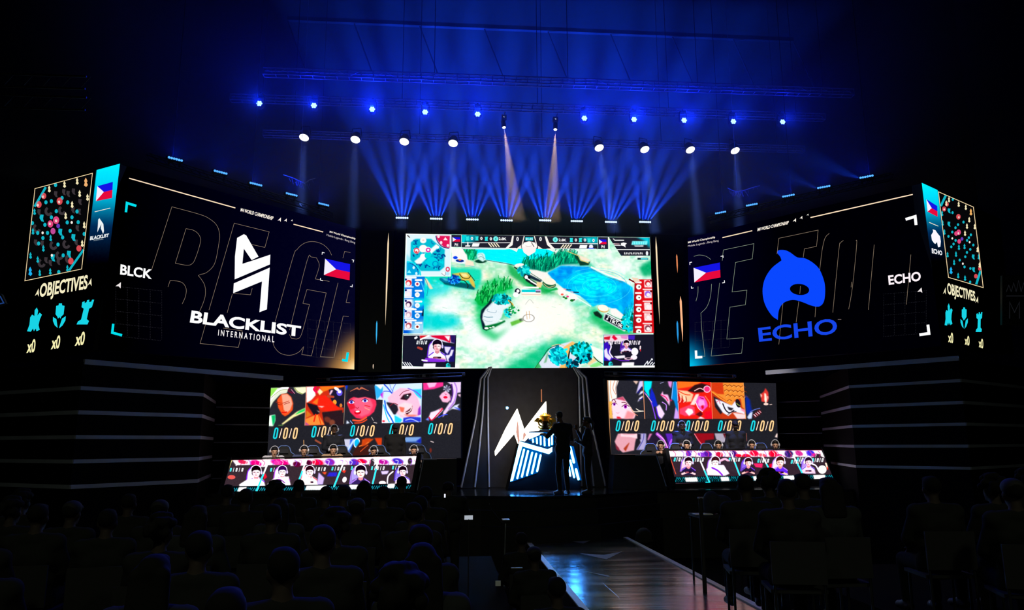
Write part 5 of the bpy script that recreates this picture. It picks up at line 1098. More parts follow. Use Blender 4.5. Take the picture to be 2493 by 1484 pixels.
def hero_l(c):
    K = lambda: c.frame(640, 920, 7.238); K(); dk = '#25252d'
    # portrait 1: pale hair, dark hood, green cloth
    c.poly(((130, 175), (760, 150), (750, 520), (340, 840), (85, 845)), dk)
    c.poly(((130, 175), (460, 165), (420, 260), (300, 290), (180, 420), (115, 545)), '#e6efd2', 4); c.poly(((130, 178), (260, 172), (170, 300), (120, 330)), '#8ed458', 14); c.curve([(440, 175), (330, 180), (220, 260), (120, 420)], 40, '#fbfbf4'); c.curve([(400, 240), (280, 270), (180, 380), (115, 470)], 34, '#d8dccb'); c.curve([(430, 200), (300, 220), (150, 340)], 9, '#7a8a5c')
    c.poly(((540, 165), (760, 152), (765, 240), (690, 285), (600, 250)), '#f2f4c8', 8); c.curve([(560, 170), (620, 240), (700, 275)], 14, '#8a9a50')
    c.curve([(470, 180), (450, 220), (520, 260)], 26, '#5a1430'); c.curve([(500, 200), (560, 270)], 12, '#c87a9a')
    c.poly(((250, 380), (330, 280), (430, 270), (500, 330), (535, 440), (525, 560), (450, 640), (390, 672), (340, 640), (270, 520)), '#e2552a', 5); c.poly(((330, 290), (430, 280), (495, 340), (520, 450), (480, 560), (420, 610), (370, 560), (350, 450)), '#f4a890', 22); c.curve([(255, 450), (300, 470), (330, 465)], 9, '#6a1410'); c.curve([(380, 460), (430, 440), (470, 430)], 10, '#6a1410'); c.curve([(230, 420), (330, 440), (380, 430), (460, 400)], 10, '#8a2a18'); c.curve([(340, 600), (380, 605), (420, 595)], 20, '#c81414'); c.curve([(350, 470), (345, 550), (370, 570)], 8, '#c84a28')
    c.poly(((750, 520), (740, 600), (540, 690), (350, 820), (330, 805), (480, 680), (600, 590)), '#efe3a4', 3); c.poly(((750, 530), (735, 580), (560, 650), (640, 580)), '#22c45a', 8); c.poly(((110, 660), (215, 640), (220, 740), (180, 845), (85, 845), (90, 720)), '#e8fbe8', 5); c.poly(((150, 660), (218, 645), (215, 760), (175, 840)), '#12a862', 14); c.line(((280, 832), (350, 828)), 18, '#4a6a3a')
    # portrait 2: abstract flame-coloured shards
    c.poly(((765, 150), (1440, 130), (1420, 600), (1080, 825), (740, 830)), '#b8321c', 0)
    c.poly(((768, 152), (900, 148), (930, 300), (860, 380), (768, 440)), '#fdf0ee', 10); c.curve([(930, 160), (900, 200), (960, 250), (985, 180)], 36, '#d8124a'); c.poly(((1000, 150), (1440, 132), (1380, 200), (1200, 190), (1060, 240)), '#f07828', 12); c.poly(((1000, 180), (1060, 240), (1000, 300), (960, 240)), '#ffe8b0', 8)
    c.poly(((1160, 200), (1440, 150), (1430, 520), (1300, 500), (1200, 380)), '#1c1a2e', 14); c.ell(1350, 255, 52, 58, '#6a5ad8'); c.ell(1350, 240, 30, 26, '#efeaff'); c.ell(1300, 190, 50, 26, '#fbeef4', 30); c.ell(1265, 425, 34, 44, '#e89a3a'); c.ell(1375, 480, 24, 34, '#c87838'); c.curve([(1150, 320), (1240, 330)], 40, '#a84832'); c.poly(((1170, 280), (1200, 210), (1240, 210), (1190, 300)), '#f4c8dc', 3)
    c.poly(((850, 400), (960, 320), (1100, 300), (1180, 380), (1360, 540), (1200, 600), (1040, 560), (900, 500)), '#e02a1c', 12); c.poly(((870, 430), (980, 340), (960, 470)), '#e8742c', 10)
    c.poly(((770, 430), (960, 480), (1010, 610), (960, 640), (900, 650), (800, 500)), '#1c1620', 3); c.poly(((960, 490), (1085, 495), (1040, 520)), '#f4dcd8', 2); c.poly(((940, 560), (1000, 590), (1000, 610)), '#e8c8c0', 2); c.poly(((1110, 595), (1190, 620), (1160, 650)), '#efc8c8', 3); c.poly(((1040, 600), (1400, 560), (1420, 830), (1085, 830)), '#2a1a20', 14); c.ell(1140, 730, 60, 46, '#6a3228', 30, .6); c.ell(1220, 780, 50, 50, '#7a4232', 0, .6)
    c.poly(((770, 560), (860, 650), (750, 710)), '#c8702a', 4); c.poly(((750, 720), (900, 660), (980, 640), (1085, 820), (745, 828)), '#ef8a42', 10); c.curve([(930, 640), (900, 760)], 26, '#d83218'); c.curve([(980, 650), (1020, 800)], 20, '#e04a1c'); c.poly(((750, 770), (830, 828), (745, 828)), '#a8508a', 8); c.line(((765, 150), (738, 830)), 7, '#e8b09a')
    # portrait 3: dark fringe over a warm face
    c.frame(640, 920, 7.238)
    c.poly(((1450, 135), (2140, 110), (2130, 800), (1430, 810)), dk); c.line(((1452, 140), (1425, 800)), 6, '#d8b89a'); c.poly(((1455, 130), (1500, 130), (1470, 220)), '#1c3ac8', 8)
    c.poly(((1480, 440), (1540, 330), (1700, 300), (1850, 300), (1990, 340), (2000, 470), (1960, 590), (1880, 660), (1740, 720), (1640, 700), (1540, 600)), '#e83a5c', 6); c.poly(((1560, 380), (1700, 320), (1880, 340), (1940, 480), (1880, 620), (1740, 680), (1640, 620)), '#f4708c', 26, .8); c.poly(((1490, 450), (1600, 440), (1640, 520), (1540, 560)), '#c81c30', 18, .8)
    c.poly(((1475, 430), (1500, 240), (1640, 160), (1860, 150), (2010, 230), (2030, 420), (1960, 370), (1800, 330), (1680, 350), (1600, 330), (1540, 360)), '#221c28', 5)
    eyes(c, 1560, 420, 50, '#5a5ad8'); eyes(c, 1800, 395, 52, '#5a5ad8'); c.curve([(1640, 520), (1670, 530), (1690, 510)], 10, '#8a1428'); c.ell(1670, 600, 60, 40, '#c8142a', -6); c.ell(1670, 585, 36, 16, '#fff2f2', -6); c.curve([(1590, 740), (1720, 745), (1820, 690)], 30, '#e85a3a'); c.curve([(1620, 790), (1740, 780), (1830, 730)], 20, '#d84a2a')
    c.poly(((1480, 740), (1530, 790), (1470, 805)), '#dfeaff', 3); c.curve([(1540, 750), (1580, 800)], 12, '#8ab0f0')
    for k in range(4): c.curve([(1540 + k * 30, 230 - k * 16), (1640 + k * 10, 190 - k * 8), (1690, 200)], 9, '#b86a52'); c.curve([(1860 - k * 30, 220 - k * 16), (1760 - k * 10, 186 - k * 8), (1700, 200)], 9, '#b86a52')
    c.frame(880, 920, 7.238)
    c.curve([(60, 520), (140, 560)], 14, '#f4a08a'); c.curve([(60, 480), (150, 500)], 14, '#c82a2a'); c.line(((180, 690), (210, 745)), 13, '#a89a98'); c.line(((220, 780), (268, 790)), 15, '#b8b0ac')
    # portrait 4: white-blue hair, tilted smiling face
    c.poly(((240, 110), (1065, 85), (1050, 770), (360, 790), (380, 380), (260, 380)), '#cfe2fb'); c.poly(((230, 130), (380, 110), (380, 260), (270, 380), (250, 300)), '#3aa8e8', 10); c.poly(((250, 120), (400, 105), (340, 200)), '#f4f8ff', 6); c.poly(((330, 290), (390, 230), (380, 370)), '#b83ac8', 8)
    c.curve([(400, 110), (460, 170), (540, 270)], 22, '#3a5ad0'); c.curve([(500, 110), (520, 180), (560, 250)], 12, '#7a94ea'); c.curve([(600, 110), (560, 180), (550, 260)], 12, '#5a6ad8'); c.curve([(390, 230), (470, 230), (540, 260)], 14, '#3a50c8'); c.poly(((880, 200), (1060, 190), (1055, 370), (960, 300)), '#3ac4f0', 14); c.curve([(820, 180), (960, 240), (1055, 330)], 18, '#7a5ad0')
    c.poly(((460, 340), (560, 250), (680, 170), (800, 180), (920, 240), (1000, 360), (1040, 500), (1040, 640), (960, 690), (820, 700), (700, 690), (600, 600), (500, 520)), '#f4bcd4', 8); c.poly(((640, 480), (760, 420), (900, 460), (900, 640), (780, 690), (660, 640)), '#f8d4dc', 26); c.poly(((1040, 480), (1050, 640), (990, 660), (1000, 540)), '#8a3ab8', 12)
    c.poly(((440, 420), (560, 440), (630, 480), (650, 560), (600, 640), (520, 640), (460, 560)), '#23202c', 12); c.curve([(500, 490), (570, 440), (640, 470)], 12, '#7a2030')
    c.poly(((680, 370), (740, 290), (870, 260), (880, 290), (800, 390)), '#301420', 5); c.ell(800, 325, 46, 40, '#2c2c34'); c.ell(812, 305, 14, 12, '#f4f4f4'); c.curve([(670, 310), (740, 240), (840, 210)], 11, '#7a2440')
    c.poly(((770, 600), (880, 520), (905, 470), (880, 580), (800, 650)), '#4a0f1c', 3); c.curve([(780, 610), (850, 580), (890, 510)], 12, '#fdf0f0'); c.poly(((660, 500), (760, 520), (740, 600), (690, 590)), '#e0553c', 16, .8); c.poly(((740, 640), (880, 640), (1000, 650), (860, 700)), '#e87a6a', 14, .8)
    c.poly(((390, 420), (450, 460), (600, 690), (740, 720), (700, 785), (360, 788)), '#e8f4ff', 6); c.curve([(410, 400), (440, 560), (520, 700), (560, 780)], 26, '#2a6ad8'); c.curve([(390, 470), (440, 660), (490, 770)], 18, '#2ab8e0'); c.poly(((580, 650), (720, 730), (690, 780), (590, 780)), '#2ac8e4', 12); c.poly(((740, 700), (860, 680), (1050, 690), (1050, 768), (730, 780)), '#2c3cc0', 6); c.curve([(780, 740), (880, 720), (1000, 770)], 18, '#a8b8f4'); c.poly(((362, 740), (415, 745), (410, 770), (362, 770)), '#d81c2c', 2)
    c.line(((1066, 85), (1050, 770)), 6, '#b8d4f8'); c.line(((385, 110), (362, 790)), 4, '#fdfdff')
    # portrait 5: lilac veil and a small pale face
    c.poly(((1080, 85), (1755, 65), (1735, 760), (1070, 780)), dk); c.poly(((1085, 85), (1440, 72), (1440, 140), (1280, 190), (1090, 210)), '#e83a8c', 8); c.poly(((1150, 85), (1330, 78), (1290, 150), (1190, 170)), '#fbb8dc', 12)
    c.poly(((1510, 70), (1755, 66), (1748, 250), (1680, 260), (1650, 440), (1560, 540), (1430, 690), (1440, 600), (1560, 420), (1600, 260), (1590, 120)), '#e4ccf0', 4); c.curve([(1640, 80), (1680, 200), (1640, 400), (1540, 540)], 26, '#b48ad8'); c.curve([(1590, 110), (1610, 260), (1570, 420)], 22, '#5a2a8a')
    c.poly(((1370, 320), (1420, 260), (1490, 220), (1560, 290), (1570, 380), (1520, 430), (1430, 420)), '#f4b8d4', 5); c.poly(((1440, 200), (1500, 120), (1590, 140), (1600, 330), (1540, 260), (1500, 200)), '#241a34', 4)
    for k in range(7): a = k * .9; c.poly(((1505, 185), (1505 + 74 * math.cos(a), 185 + 60 * math.sin(a)), (1505 + 60 * math.cos(a + .4), 185 + 66 * math.sin(a + .4))), '#dce4fb', 3)
    c.ell(1480, 338, 38, 22, '#d8143c'); c.curve([(1470, 270), (1485, 290), (1500, 282)], 10, '#c84a7a'); c.poly(((1690, 290), (1748, 280), (1745, 335)), '#f0c8dc', 3)
    c.poly(((1180, 700), (1220, 600), (1290, 580), (1420, 520), (1440, 560), (1330, 680), (1230, 740)), '#f0dcf0', 4); c.curve([(1190, 690), (1240, 740), (1340, 640), (1430, 540)], 20, '#c8143c'); c.curve([(1370, 560), (1420, 530)], 12, '#e0507a'); c.poly(((1130, 730), (1180, 690), (1190, 750)), '#7a8af0', 3); c.poly(((1530, 580), (1640, 480), (1735, 450), (1690, 500), (1740, 560), (1600, 540)), '#dfe6fb', 3); c.poly(((1610, 500), (1740, 540), (1735, 570)), '#2a3ac8', 4); c.curve([(1360, 690), (1440, 650), (1510, 640)], 18, '#3a4ad0')
    # lower row of dimmer close-ups
    c.frame(640, 920, 7.238); lo = lambda a, b: None
    c.poly(((1400, 1075), (1590, 1072), (1560, 1200), (1500, 1380), (1440, 1380)), '#c4c4d8', 8); c.poly(((1540, 1075), (1640, 1070), (1560, 1230), (1470, 1380), (1440, 1300), (1530, 1190)), '#2a5ad0', 8); c.poly(((1590, 1080), (1630, 1075), (1500, 1290), (1480, 1260)), '#cfe4fb', 5); c.ell(1655, 1140, 50, 78, '#1ab0e4', 6); c.ell(1655, 1140, 50, 78, '#e0e8fb', 6, ring=10)
    c.poly(((1740, 1075), (1882, 1065), (1880, 1380), (1560, 1380), (1640, 1220)), '#3c1c18', 10); c.poly(((1750, 1078), (1960, 1066), (1820, 1180), (1740, 1200)), '#c04a1c', 8); c.curve([(1700, 1200), (1800, 1160), (1860, 1130)], 18, '#d87838'); c.curve([(1720, 1290), (1800, 1220), (1850, 1180)], 16, '#b04a28'); c.line(((930, 1095), (1015, 1145)), 34, '#8a4a38'); c.line(((720, 1095), (722, 1180)), 14, '#b88a5c')
    c.frame(880, 920, 7.238)
    c.poly(((60, 1060), (160, 1056), (60, 1180), (0, 1200)), '#b8441c', 8); c.poly(((230, 1055), (360, 1050), (355, 1190), (300, 1190)), '#c8421c', 3); c.poly(((430, 1050), (1052, 1035), (1050, 1150), (700, 1120), (390, 1170)), '#3a5a9c', 10); c.poly(((430, 1050), (560, 1045), (480, 1110), (390, 1170)), '#5ab8e8', 8); c.poly(((680, 1045), (1050, 1037), (1000, 1110), (780, 1120)), '#8ab0e0', 20, .8); c.poly(((960, 1110), (1050, 1050), (1050, 1150)), '#1c2aa0', 8); c.line(((1222, 1112), (1268, 1128)), 16, '#c8b8b8'); c.ell(1218, 1270, 20, 40, '#6a2a22', 0, .7)
    c.grain(.012, 1)
m = MB(); hl = ((654, 940), (1124, 926), (1125, 1116), (644, 1122))
heroL = empty('portrait_screen', tuple((HL.p(*hl[2]) + HL.p(*hl[3])) / 2), 0, 'left portrait LED screen behind the players: five fighter portraits above 0/0/0 scores', 'LED screen', 'portrait screens behind the players')
m.prism([HL.p(x, y, -.012) for x, y in hl], -HL.n * .15); m.build('cabinet', CAB, heroL)
cv = Canvas(((657, 943), (1122, 929), (1122, 1114), (648, 1119)), .85, '#222228'); hero_l(cv); cv.sat = 1.12; cv.con = 1.03; cv.build('display_panel', HL, LEDH, heroL)
for cx, cy in ((695, 1054), (788, 1050.5), (882, 1048), (977.5, 1046), (1072, 1043)): hero_readout(HL, heroL, cx, cy, 1.0)
def hero_r(c):
    c.frame(1460, 915, 7.418); dk = '#25252d'
    # portrait 1: blonde, cut at the lips
    c.poly(((150, 75), (790, 85), (820, 770), (175, 768)), dk); c.poly(((150, 75), (345, 80), (300, 200), (310, 400), (230, 420), (200, 560), (180, 560)), '#fbf2e6', 4); c.curve([(200, 80), (190, 240), (220, 400)], 14, '#e0a88a'); c.curve([(270, 80), (240, 220), (290, 330)], 12, '#c88a7a'); c.curve([(320, 90), (290, 200), (300, 320)], 10, '#8a5a5a'); c.poly(((170, 460), (220, 450), (230, 740), (175, 750)), '#f0b050', 14); c.poly(((180, 700), (260, 700), (250, 768), (178, 768)), '#d8a860', 10)
    c.poly(((230, 420), (310, 410), (420, 370), (470, 440), (560, 560), (650, 700), (620, 768), (240, 768), (215, 560)), '#fbd4e0', 6); c.poly(((500, 620), (640, 680), (600, 768), (440, 768)), '#f08a90', 26, .9); c.poly(((300, 400), (420, 370), (470, 450), (330, 420)), '#b8506a', 12)
    eyes(c, 265, 510, 44, '#9a2ab8'); eyes(c, 465, 552, 58, '#b42ac0'); c.curve([(225, 440), (260, 420), (290, 470)], 13, '#5a1c2c'); c.curve([(400, 475), (450, 475), (490, 495)], 13, '#5a1c2c'); c.curve([(300, 660), (330, 670), (350, 660)], 12, '#e0a0b0'); c.poly(((310, 730), (360, 735), (400, 768), (310, 768)), '#c81c30', 3)
    c.poly(((600, 85), (700, 90), (660, 150)), '#d8b8a8', 4); c.poly(((720, 90), (782, 90), (780, 180), (700, 260), (655, 320)), '#cfc4f0', 5); c.poly(((700, 350), (740, 280), (782, 260), (782, 300)), '#e8e4fb', 4); c.poly(((680, 470), (720, 390), (782, 350), (775, 390)), '#efe8fb', 4); c.curve([(760, 200), (690, 300)], 22, '#1c1870'); c.curve([(775, 400), (720, 430)], 18, '#2a2280')
    c.curve([(555, 560), (620, 640), (780, 630)], 12, '#e8d8c4'); c.curve([(660, 590), (720, 625), (790, 632)], 13, '#fbf0e0'); c.curve([(560, 580), (620, 670), (680, 710)], 10, '#e89a7a'); c.line(((782, 85), (815, 768)), 11, '#e8a07a'); c.line(((145, 75), (200, 1480)), 11, '#d8a070')
    # portrait 2: abstract cyan and violet blades
    c.poly(((795, 85), (1400, 95), (1430, 770), (830, 770)), dk); c.poly(((800, 88), (945, 92), (930, 210), (890, 260), (905, 400), (830, 290), (800, 240)), '#10dcea', 4); c.poly(((930, 200), (990, 330), (1050, 540), (960, 560), (900, 400)), '#1c2ab0', 8); c.curve([(810, 300), (920, 450), (980, 640), (1010, 768)], 20, '#7a4ad0'); c.curve([(830, 320), (940, 470)], 10, '#f0c8b0')
    c.poly(((1020, 560), (1080, 510), (1175, 680), (1120, 768), (1060, 730)), '#ead2f4', 4); c.curve([(1020, 570), (1050, 700), (1090, 768)], 16, '#5a1ad0'); c.poly(((1100, 340), (1140, 270), (1150, 330), (1230, 330), (1270, 440), (1260, 540), (1200, 440)), '#e8b4dc', 5); c.curve([(1110, 340), (1190, 380), (1230, 440)], 20, '#d83a78'); c.curve([(1130, 470), (1200, 520), (1200, 610)], 16, '#c08ae8'); c.poly(((1230, 95), (1310, 97), (1290, 220), (1250, 180)), '#d88ad0', 6); c.poly(((1270, 430), (1320, 400), (1290, 460)), '#d82a6a', 3)
    c.poly(((1340, 96), (1390, 96), (1420, 640), (1395, 640), (1340, 440), (1300, 420)), '#1280c8', 5); c.curve([(1330, 110), (1310, 300), (1300, 400)], 16, '#7ab4f0'); c.poly(((1370, 560), (1420, 650), (1430, 768), (1340, 768)), '#c8a0f0', 5); c.line(((1390, 110), (1435, 768)), 10, '#f0c8d8'); c.curve([(1095, 130), (1150, 110)], 12, '#8a8ab0')
    # portrait 3: abstract red and rose forms
    c.frame(1660, 915, 7.419)
    c.poly(((-80, 95), (525, 105), (555, 772), (-45, 770)), '#d4241c'); c.poly(((-80, 95), (360, 100), (230, 180), (-80, 230)), '#f0702a', 10); c.poly(((100, 270), (230, 160), (360, 130), (500, 170), (520, 240), (380, 290), (240, 300)), '#2c1416', 8); c.ell(455, 235, 58, 56, '#e83a78'); c.ell(455, 235, 58, 56, '#fbb8d0', 0, ring=12); c.curve([(230, 265), (320, 220), (380, 240)], 15, '#f4c4c4'); c.poly(((-80, 250), (100, 270), (210, 330), (170, 460), (60, 470), (-20, 380)), '#f4c09a', 8); c.curve([(-60, 270), (60, 330), (150, 340)], 16, '#e84a2a')
    for k in range(5): c.curve([(-70 + k * 36, 340 + k * 8), (-50 + k * 34, 420 + k * 6), (-70 + k * 34, 470)], 12, '#fbe0d8' if k % 2 else '#8a1418')
    c.poly(((150, 520), (250, 330), (310, 320), (290, 420), (230, 520)), '#fbd8d0', 5); c.poly(((-40, 590), (140, 520), (230, 560), (240, 700), (60, 720), (-40, 680)), '#e0486a', 14); c.poly(((60, 640), (110, 580), (190, 600), (210, 660), (130, 720)), '#fbeef0', 6)
    c.poly(((300, 360), (400, 370), (450, 460), (470, 540), (370, 640), (280, 560), (250, 470)), '#e85ac0', 7); c.poly(((310, 420), (400, 440), (420, 520), (350, 560), (290, 520)), '#f0a0dc', 22); c.poly(((340, 540), (390, 520), (400, 570), (370, 605)), '#c8142c', 4); c.curve([(250, 470), (300, 580), (370, 640)], 12, '#fbf0f4'); c.curve([(330, 390), (390, 410)], 16, '#a01460'); c.curve([(420, 360), (500, 480), (500, 560)], 16, '#f47a5a'); c.poly(((250, 690), (340, 630), (380, 690), (330, 740)), '#5a1418', 10); c.poly(((280, 770), (340, 730), (420, 770)), '#fbe8ec', 4); c.poly(((400, 640), (548, 620), (550, 770), (420, 770)), '#d8142c', 8); c.line(((525, 105), (553, 772)), 10, '#e88a6a')
    # portrait 4: abstract woven orange field over black-white curls
    c.poly(((530, 118), (1110, 120), (1155, 772), (560, 770)), '#b03a1c'); c.poly(((540, 120), (1110, 120), (1140, 600), (1090, 560), (1060, 400), (960, 430), (905, 520), (720, 390), (560, 290)), '#dc8a3c', 5); c.poly(((540, 120), (740, 120), (760, 330), (640, 320), (545, 260)), '#c03c1c', 20)
    r = c.rng
    for k in range(16): x = 740 + (k % 5) * 80 + (k // 5) * 26; y = 150 + (k // 5) * 90 + (k % 5) * 6; c.line(((x, y + 30), (x + 40, y), (x + 84, y + 26)), 10, '#7a3418'); c.line(((x + 10, y + 44), (x + 44, y + 16)), 7, '#f0b46a')
    c.curve([(540, 280), (700, 400), (900, 520)], 18, '#f09a3c'); c.poly(((570, 360), (640, 400), (760, 470), (860, 520), (700, 690), (600, 560)), '#201a24', 6); c.poly(((600, 410), (720, 450), (900, 530), (960, 450), (1070, 580), (1130, 620), (1140, 690), (930, 640), (840, 720), (740, 660), (640, 510)), '#e2e2ee', 6)
    c.curve([(740, 500), (790, 610), (860, 660), (940, 620)], 22, '#201a24'); c.poly(((820, 550), (880, 570), (935, 580), (900, 620), (850, 610)), '#1c161e', 4); c.curve([(830, 690), (900, 650), (980, 640)], 14, '#3a2a34'); c.ell(1015, 490, 42, 80, '#1a141c', -16); c.curve([(990, 490), (1020, 520), (1050, 530)], 14, '#8a9a4a'); c.curve([(630, 470), (670, 440), (690, 500)], 14, '#d8708a'); c.poly(((1050, 600), (1140, 600), (1140, 660)), '#e88aa0', 12); c.poly(((700, 690), (900, 740), (930, 770), (720, 770)), '#b83a1c', 8); c.poly(((920, 660), (1150, 690), (1152, 770), (1000, 770)), '#f0d0d0', 10); c.line(((1110, 120), (1155, 772)), 8, '#f0a860')
    # portrait 5: mostly dark
    c.poly(((1145, 330), (1230, 430), (1250, 560), (1280, 640), (1180, 700), (1155, 600)), '#142a88', 26); c.poly(((1180, 740), (1230, 660), (1280, 640), (1260, 770), (1200, 772)), '#c8d4f8', 5); c.poly(((1280, 700), (1400, 600), (1440, 640), (1420, 690), (1310, 765)), '#5a2028', 5)
    for k in range(4): c.line(((1300 + k * 34, 690 - k * 20), (1340 + k * 30, 730 - k * 24)), 12, '#e8a8b0' if k % 2 else '#f0e8f4')
    c.curve([(1240, 640), (1330, 600), (1410, 580)], 12, '#6a7ac8'); c.poly(((1480, 280), (1510, 215), (1560, 290), (1570, 400), (1550, 470), (1500, 470), (1440, 460), (1420, 330)), '#c83a34', 6); c.poly(((1490, 300), (1520, 320), (1540, 420), (1520, 520), (1490, 430)), '#fbe8d8', 4); c.poly(((1540, 360), (1560, 370), (1555, 430)), '#fbe8e0', 2); c.poly(((1415, 310), (1450, 350), (1430, 390)), '#f4d8c8', 2); c.ell(1520, 505, 44, 22, '#f0ccc0', 0); c.line(((1590, 515), (1625, 510)), 12, '#c8b0a8')
    # lower row
    c.frame(1460, 915, 7.418); c.poly(((270, 1180), (330, 1040), (400, 1035), (680, 1038), (640, 1200), (620, 1340), (420, 1380), (320, 1300)), '#d8a0ac', 8); c.poly(((380, 1035), (440, 1060), (600, 1060), (680, 1040), (680, 1130), (560, 1100), (380, 1090)), '#f0d0d8', 5); c.poly(((430, 1310), (520, 1210), (540, 1200), (470, 1360)), '#a03a22', 10); c.poly(((280, 1220), (350, 1300), (360, 1360), (300, 1320)), '#7a2a3a', 8); c.poly(((690, 1035), (840, 1036), (838, 1330), (660, 1330), (740, 1200)), '#a8a0c8', 8); c.poly(((680, 1040), (740, 1040), (740, 1140), (690, 1150)), '#1c1824', 6); c.curve([(800, 1040), (780, 1160), (690, 1320)], 16, '#5a58a0')
    c.poly(((860, 1035), (1240, 1036), (1240, 1340), (860, 1340)), '#231c30'); c.curve([(1040, 1045), (1140, 1150), (1220, 1330)], 60, '#9a4ac0'); c.curve([(1040, 1045), (1160, 1150), (1230, 1300)], 18, '#f0a8e8'); c.poly(((860, 1150), (900, 1040), (950, 1036), (880, 1160)), '#c87aa8', 5); c.poly(((1190, 1036), (1480, 1036), (1480, 1340), (1280, 1340), (1240, 1250)), '#5a2aa8', 14); c.curve([(1300, 1340), (1260, 1250), (1300, 1150)], 36, '#a85ae0'); c.curve([(1190, 1060), (1240, 1200), (1290, 1330)], 10, '#2a1460')
    c.frame(1660, 915, 7.419); c.poly(((240, 1032), (580, 1032), (580, 1140), (420, 1160), (400, 1330), (300, 1160)), '#8a1420', 8); c.curve([(230, 1045), (300, 1160), (380, 1260), (395, 1330)], 18, '#e06a7a'); c.poly(((590, 1032), (820, 1032), (800, 1180), (740, 1200), (620, 1140)), '#a8a0b0', 8); c.poly(((740, 1034), (800, 1034), (780, 1130)), '#5a1c24', 5); c.line(((1166, 1032), (1172, 1170)), 13, '#7a4a44'); c.poly(((1680, 1100), (1710, 1040), (1728, 1030), (1725, 1110)), '#fbe0d8', 3)
    c.grain(.012, 1)
hr = ((1472, 921), (1892, 929), (1898, 1112), (1484, 1114))
heroR = empty('portrait_screen', tuple((HR.p(*hr[2]) + HR.p(*hr[3])) / 2), 0, 'right portrait LED screen behind the players, 0/0/0 scores, dark right end', 'LED screen', 'portrait screens behind the players')
m = MB(); m.prism([HR.p(x, y, -.012) for x, y in hr], -HR.n * .15); m.build('cabinet', CAB, heroR)
cv = Canvas(((1477, 925), (1889, 932.5), (1895, 1109), (1488, 1111)), .85, '#202026'); hero_r(cv); cv.sat = 1.12; cv.con = 1.03; cv.build('display_panel', HR, LEDH, heroR)
for cx, cy in ((1527.5, 1036), (1613, 1036), (1697, 1036), (1776, 1036), (1855.5, 1036)): hero_readout(HR, heroR, cx, cy, .95)
# thin truss rails above them
for surf, a, b_, lab in ((Surf((0, 19.9, 0), (0, -1, 0)), (770, 929), (1132, 915), 'thin black rail with small clamps above the left portrait screen'), (Surf((0, 19.9, 0), (0, -1, 0)), (1472, 913), (1790, 920), 'thin black rail with small clamps above the right portrait screen')):
    A, B = surf.p(*a), surf.p(*b_); r = empty('rail', tuple(A), 0, lab, 'rail', 'rails above the portrait screens')
    m = MB(); m.tube(A, B, .02, n=6); m.tube(A + (0, 0, .09), B + (0, 0, .09), .012, n=6)
    for k in range(30): q = A + (B - A) * k / 29; m.tube(q, q + (0, 0, .09), .006, n=4)
    m.build('bar', STEEL, r)
    for k in (.08, .72, .99):
        q = A + (B - A) * k; m = MB(); m.box(q + (0, -.03, .05), (.09, .05, .07)); m.tube(q + (0, -.055, .05), q + (0, -.075, .05), .022, n=8); m.build('clamp', ALU, r)

# ------------------------------------------------------------------ desks with slanted LED fronts
def desk(side, bl, br, tl, tr, Yl, Yr, label, draw):
    BLp, BRp = at_y(*bl, Yl), at_y(*br, Yr); TLp = at_y(*tl, Yl + .28)
    s = Surf.pts(BLp, BRp, TLp); TRp = s.p(*tr)
    d = (BRp - BLp); d[2] = 0; d /= np.linalg.norm(d); back = np.array([-d[1], d[0], 0]); back = back if back[1] > 0 else -back
    root = empty('player_desk', tuple((BLp + BRp) / 2 * (1, 1, 0) + (0, 0, ZS)), 0, label, 'desk', 'players desks')
    prof = lambda t, b_: [t, b_, np.array([b_[0], b_[1], ZS]), np.array([b_[0], b_[1], ZS]) + back * .4, np.array([t[0], t[1], t[2]]) + back * .2]
    a = prof(TLp, BLp); b_ = prof(TRp, BRp); off = -s.n * .015; n = len(a); m = MB()
    m.mesh([p + off for p in a + b_], [tuple(range(n))[::-1], tuple(range(n, 2 * n))] + [(i, (i + 1) % n, (i + 1) % n + n, i + n) for i in range(n)]); m.build('body', CAB, root)
    m = MB(); m.prism([p + (0, 0, .012) for p in (TLp, TRp, TRp + back * .24, TLp + back * .24)], (0, 0, .03)); m.build('desk_top', BLACK, root)
    for t, b2, k in ((TLp, BLp, -1), (TRp, BRp, 1)):
        m = MB(); e = d * k * .045; m.prism([t + s.n * .03 + (0, 0, .06), b2 + s.n * .03 - (0, 0, .06), b2 + s.n * .03 - (0, 0, .06) + e * 2, t + s.n * .03 + (0, 0, .06) + e * 2], -s.n * .2); m.build('end_frame', mat('frame_blue_black', '#171a24', .5, spec=.2), root)
    cv = Canvas((tl, tr, br, bl), .8, '#3a2c34'); draw(cv); cv.build('led_front', s, LEDD, root, .003)
    return root, s, back
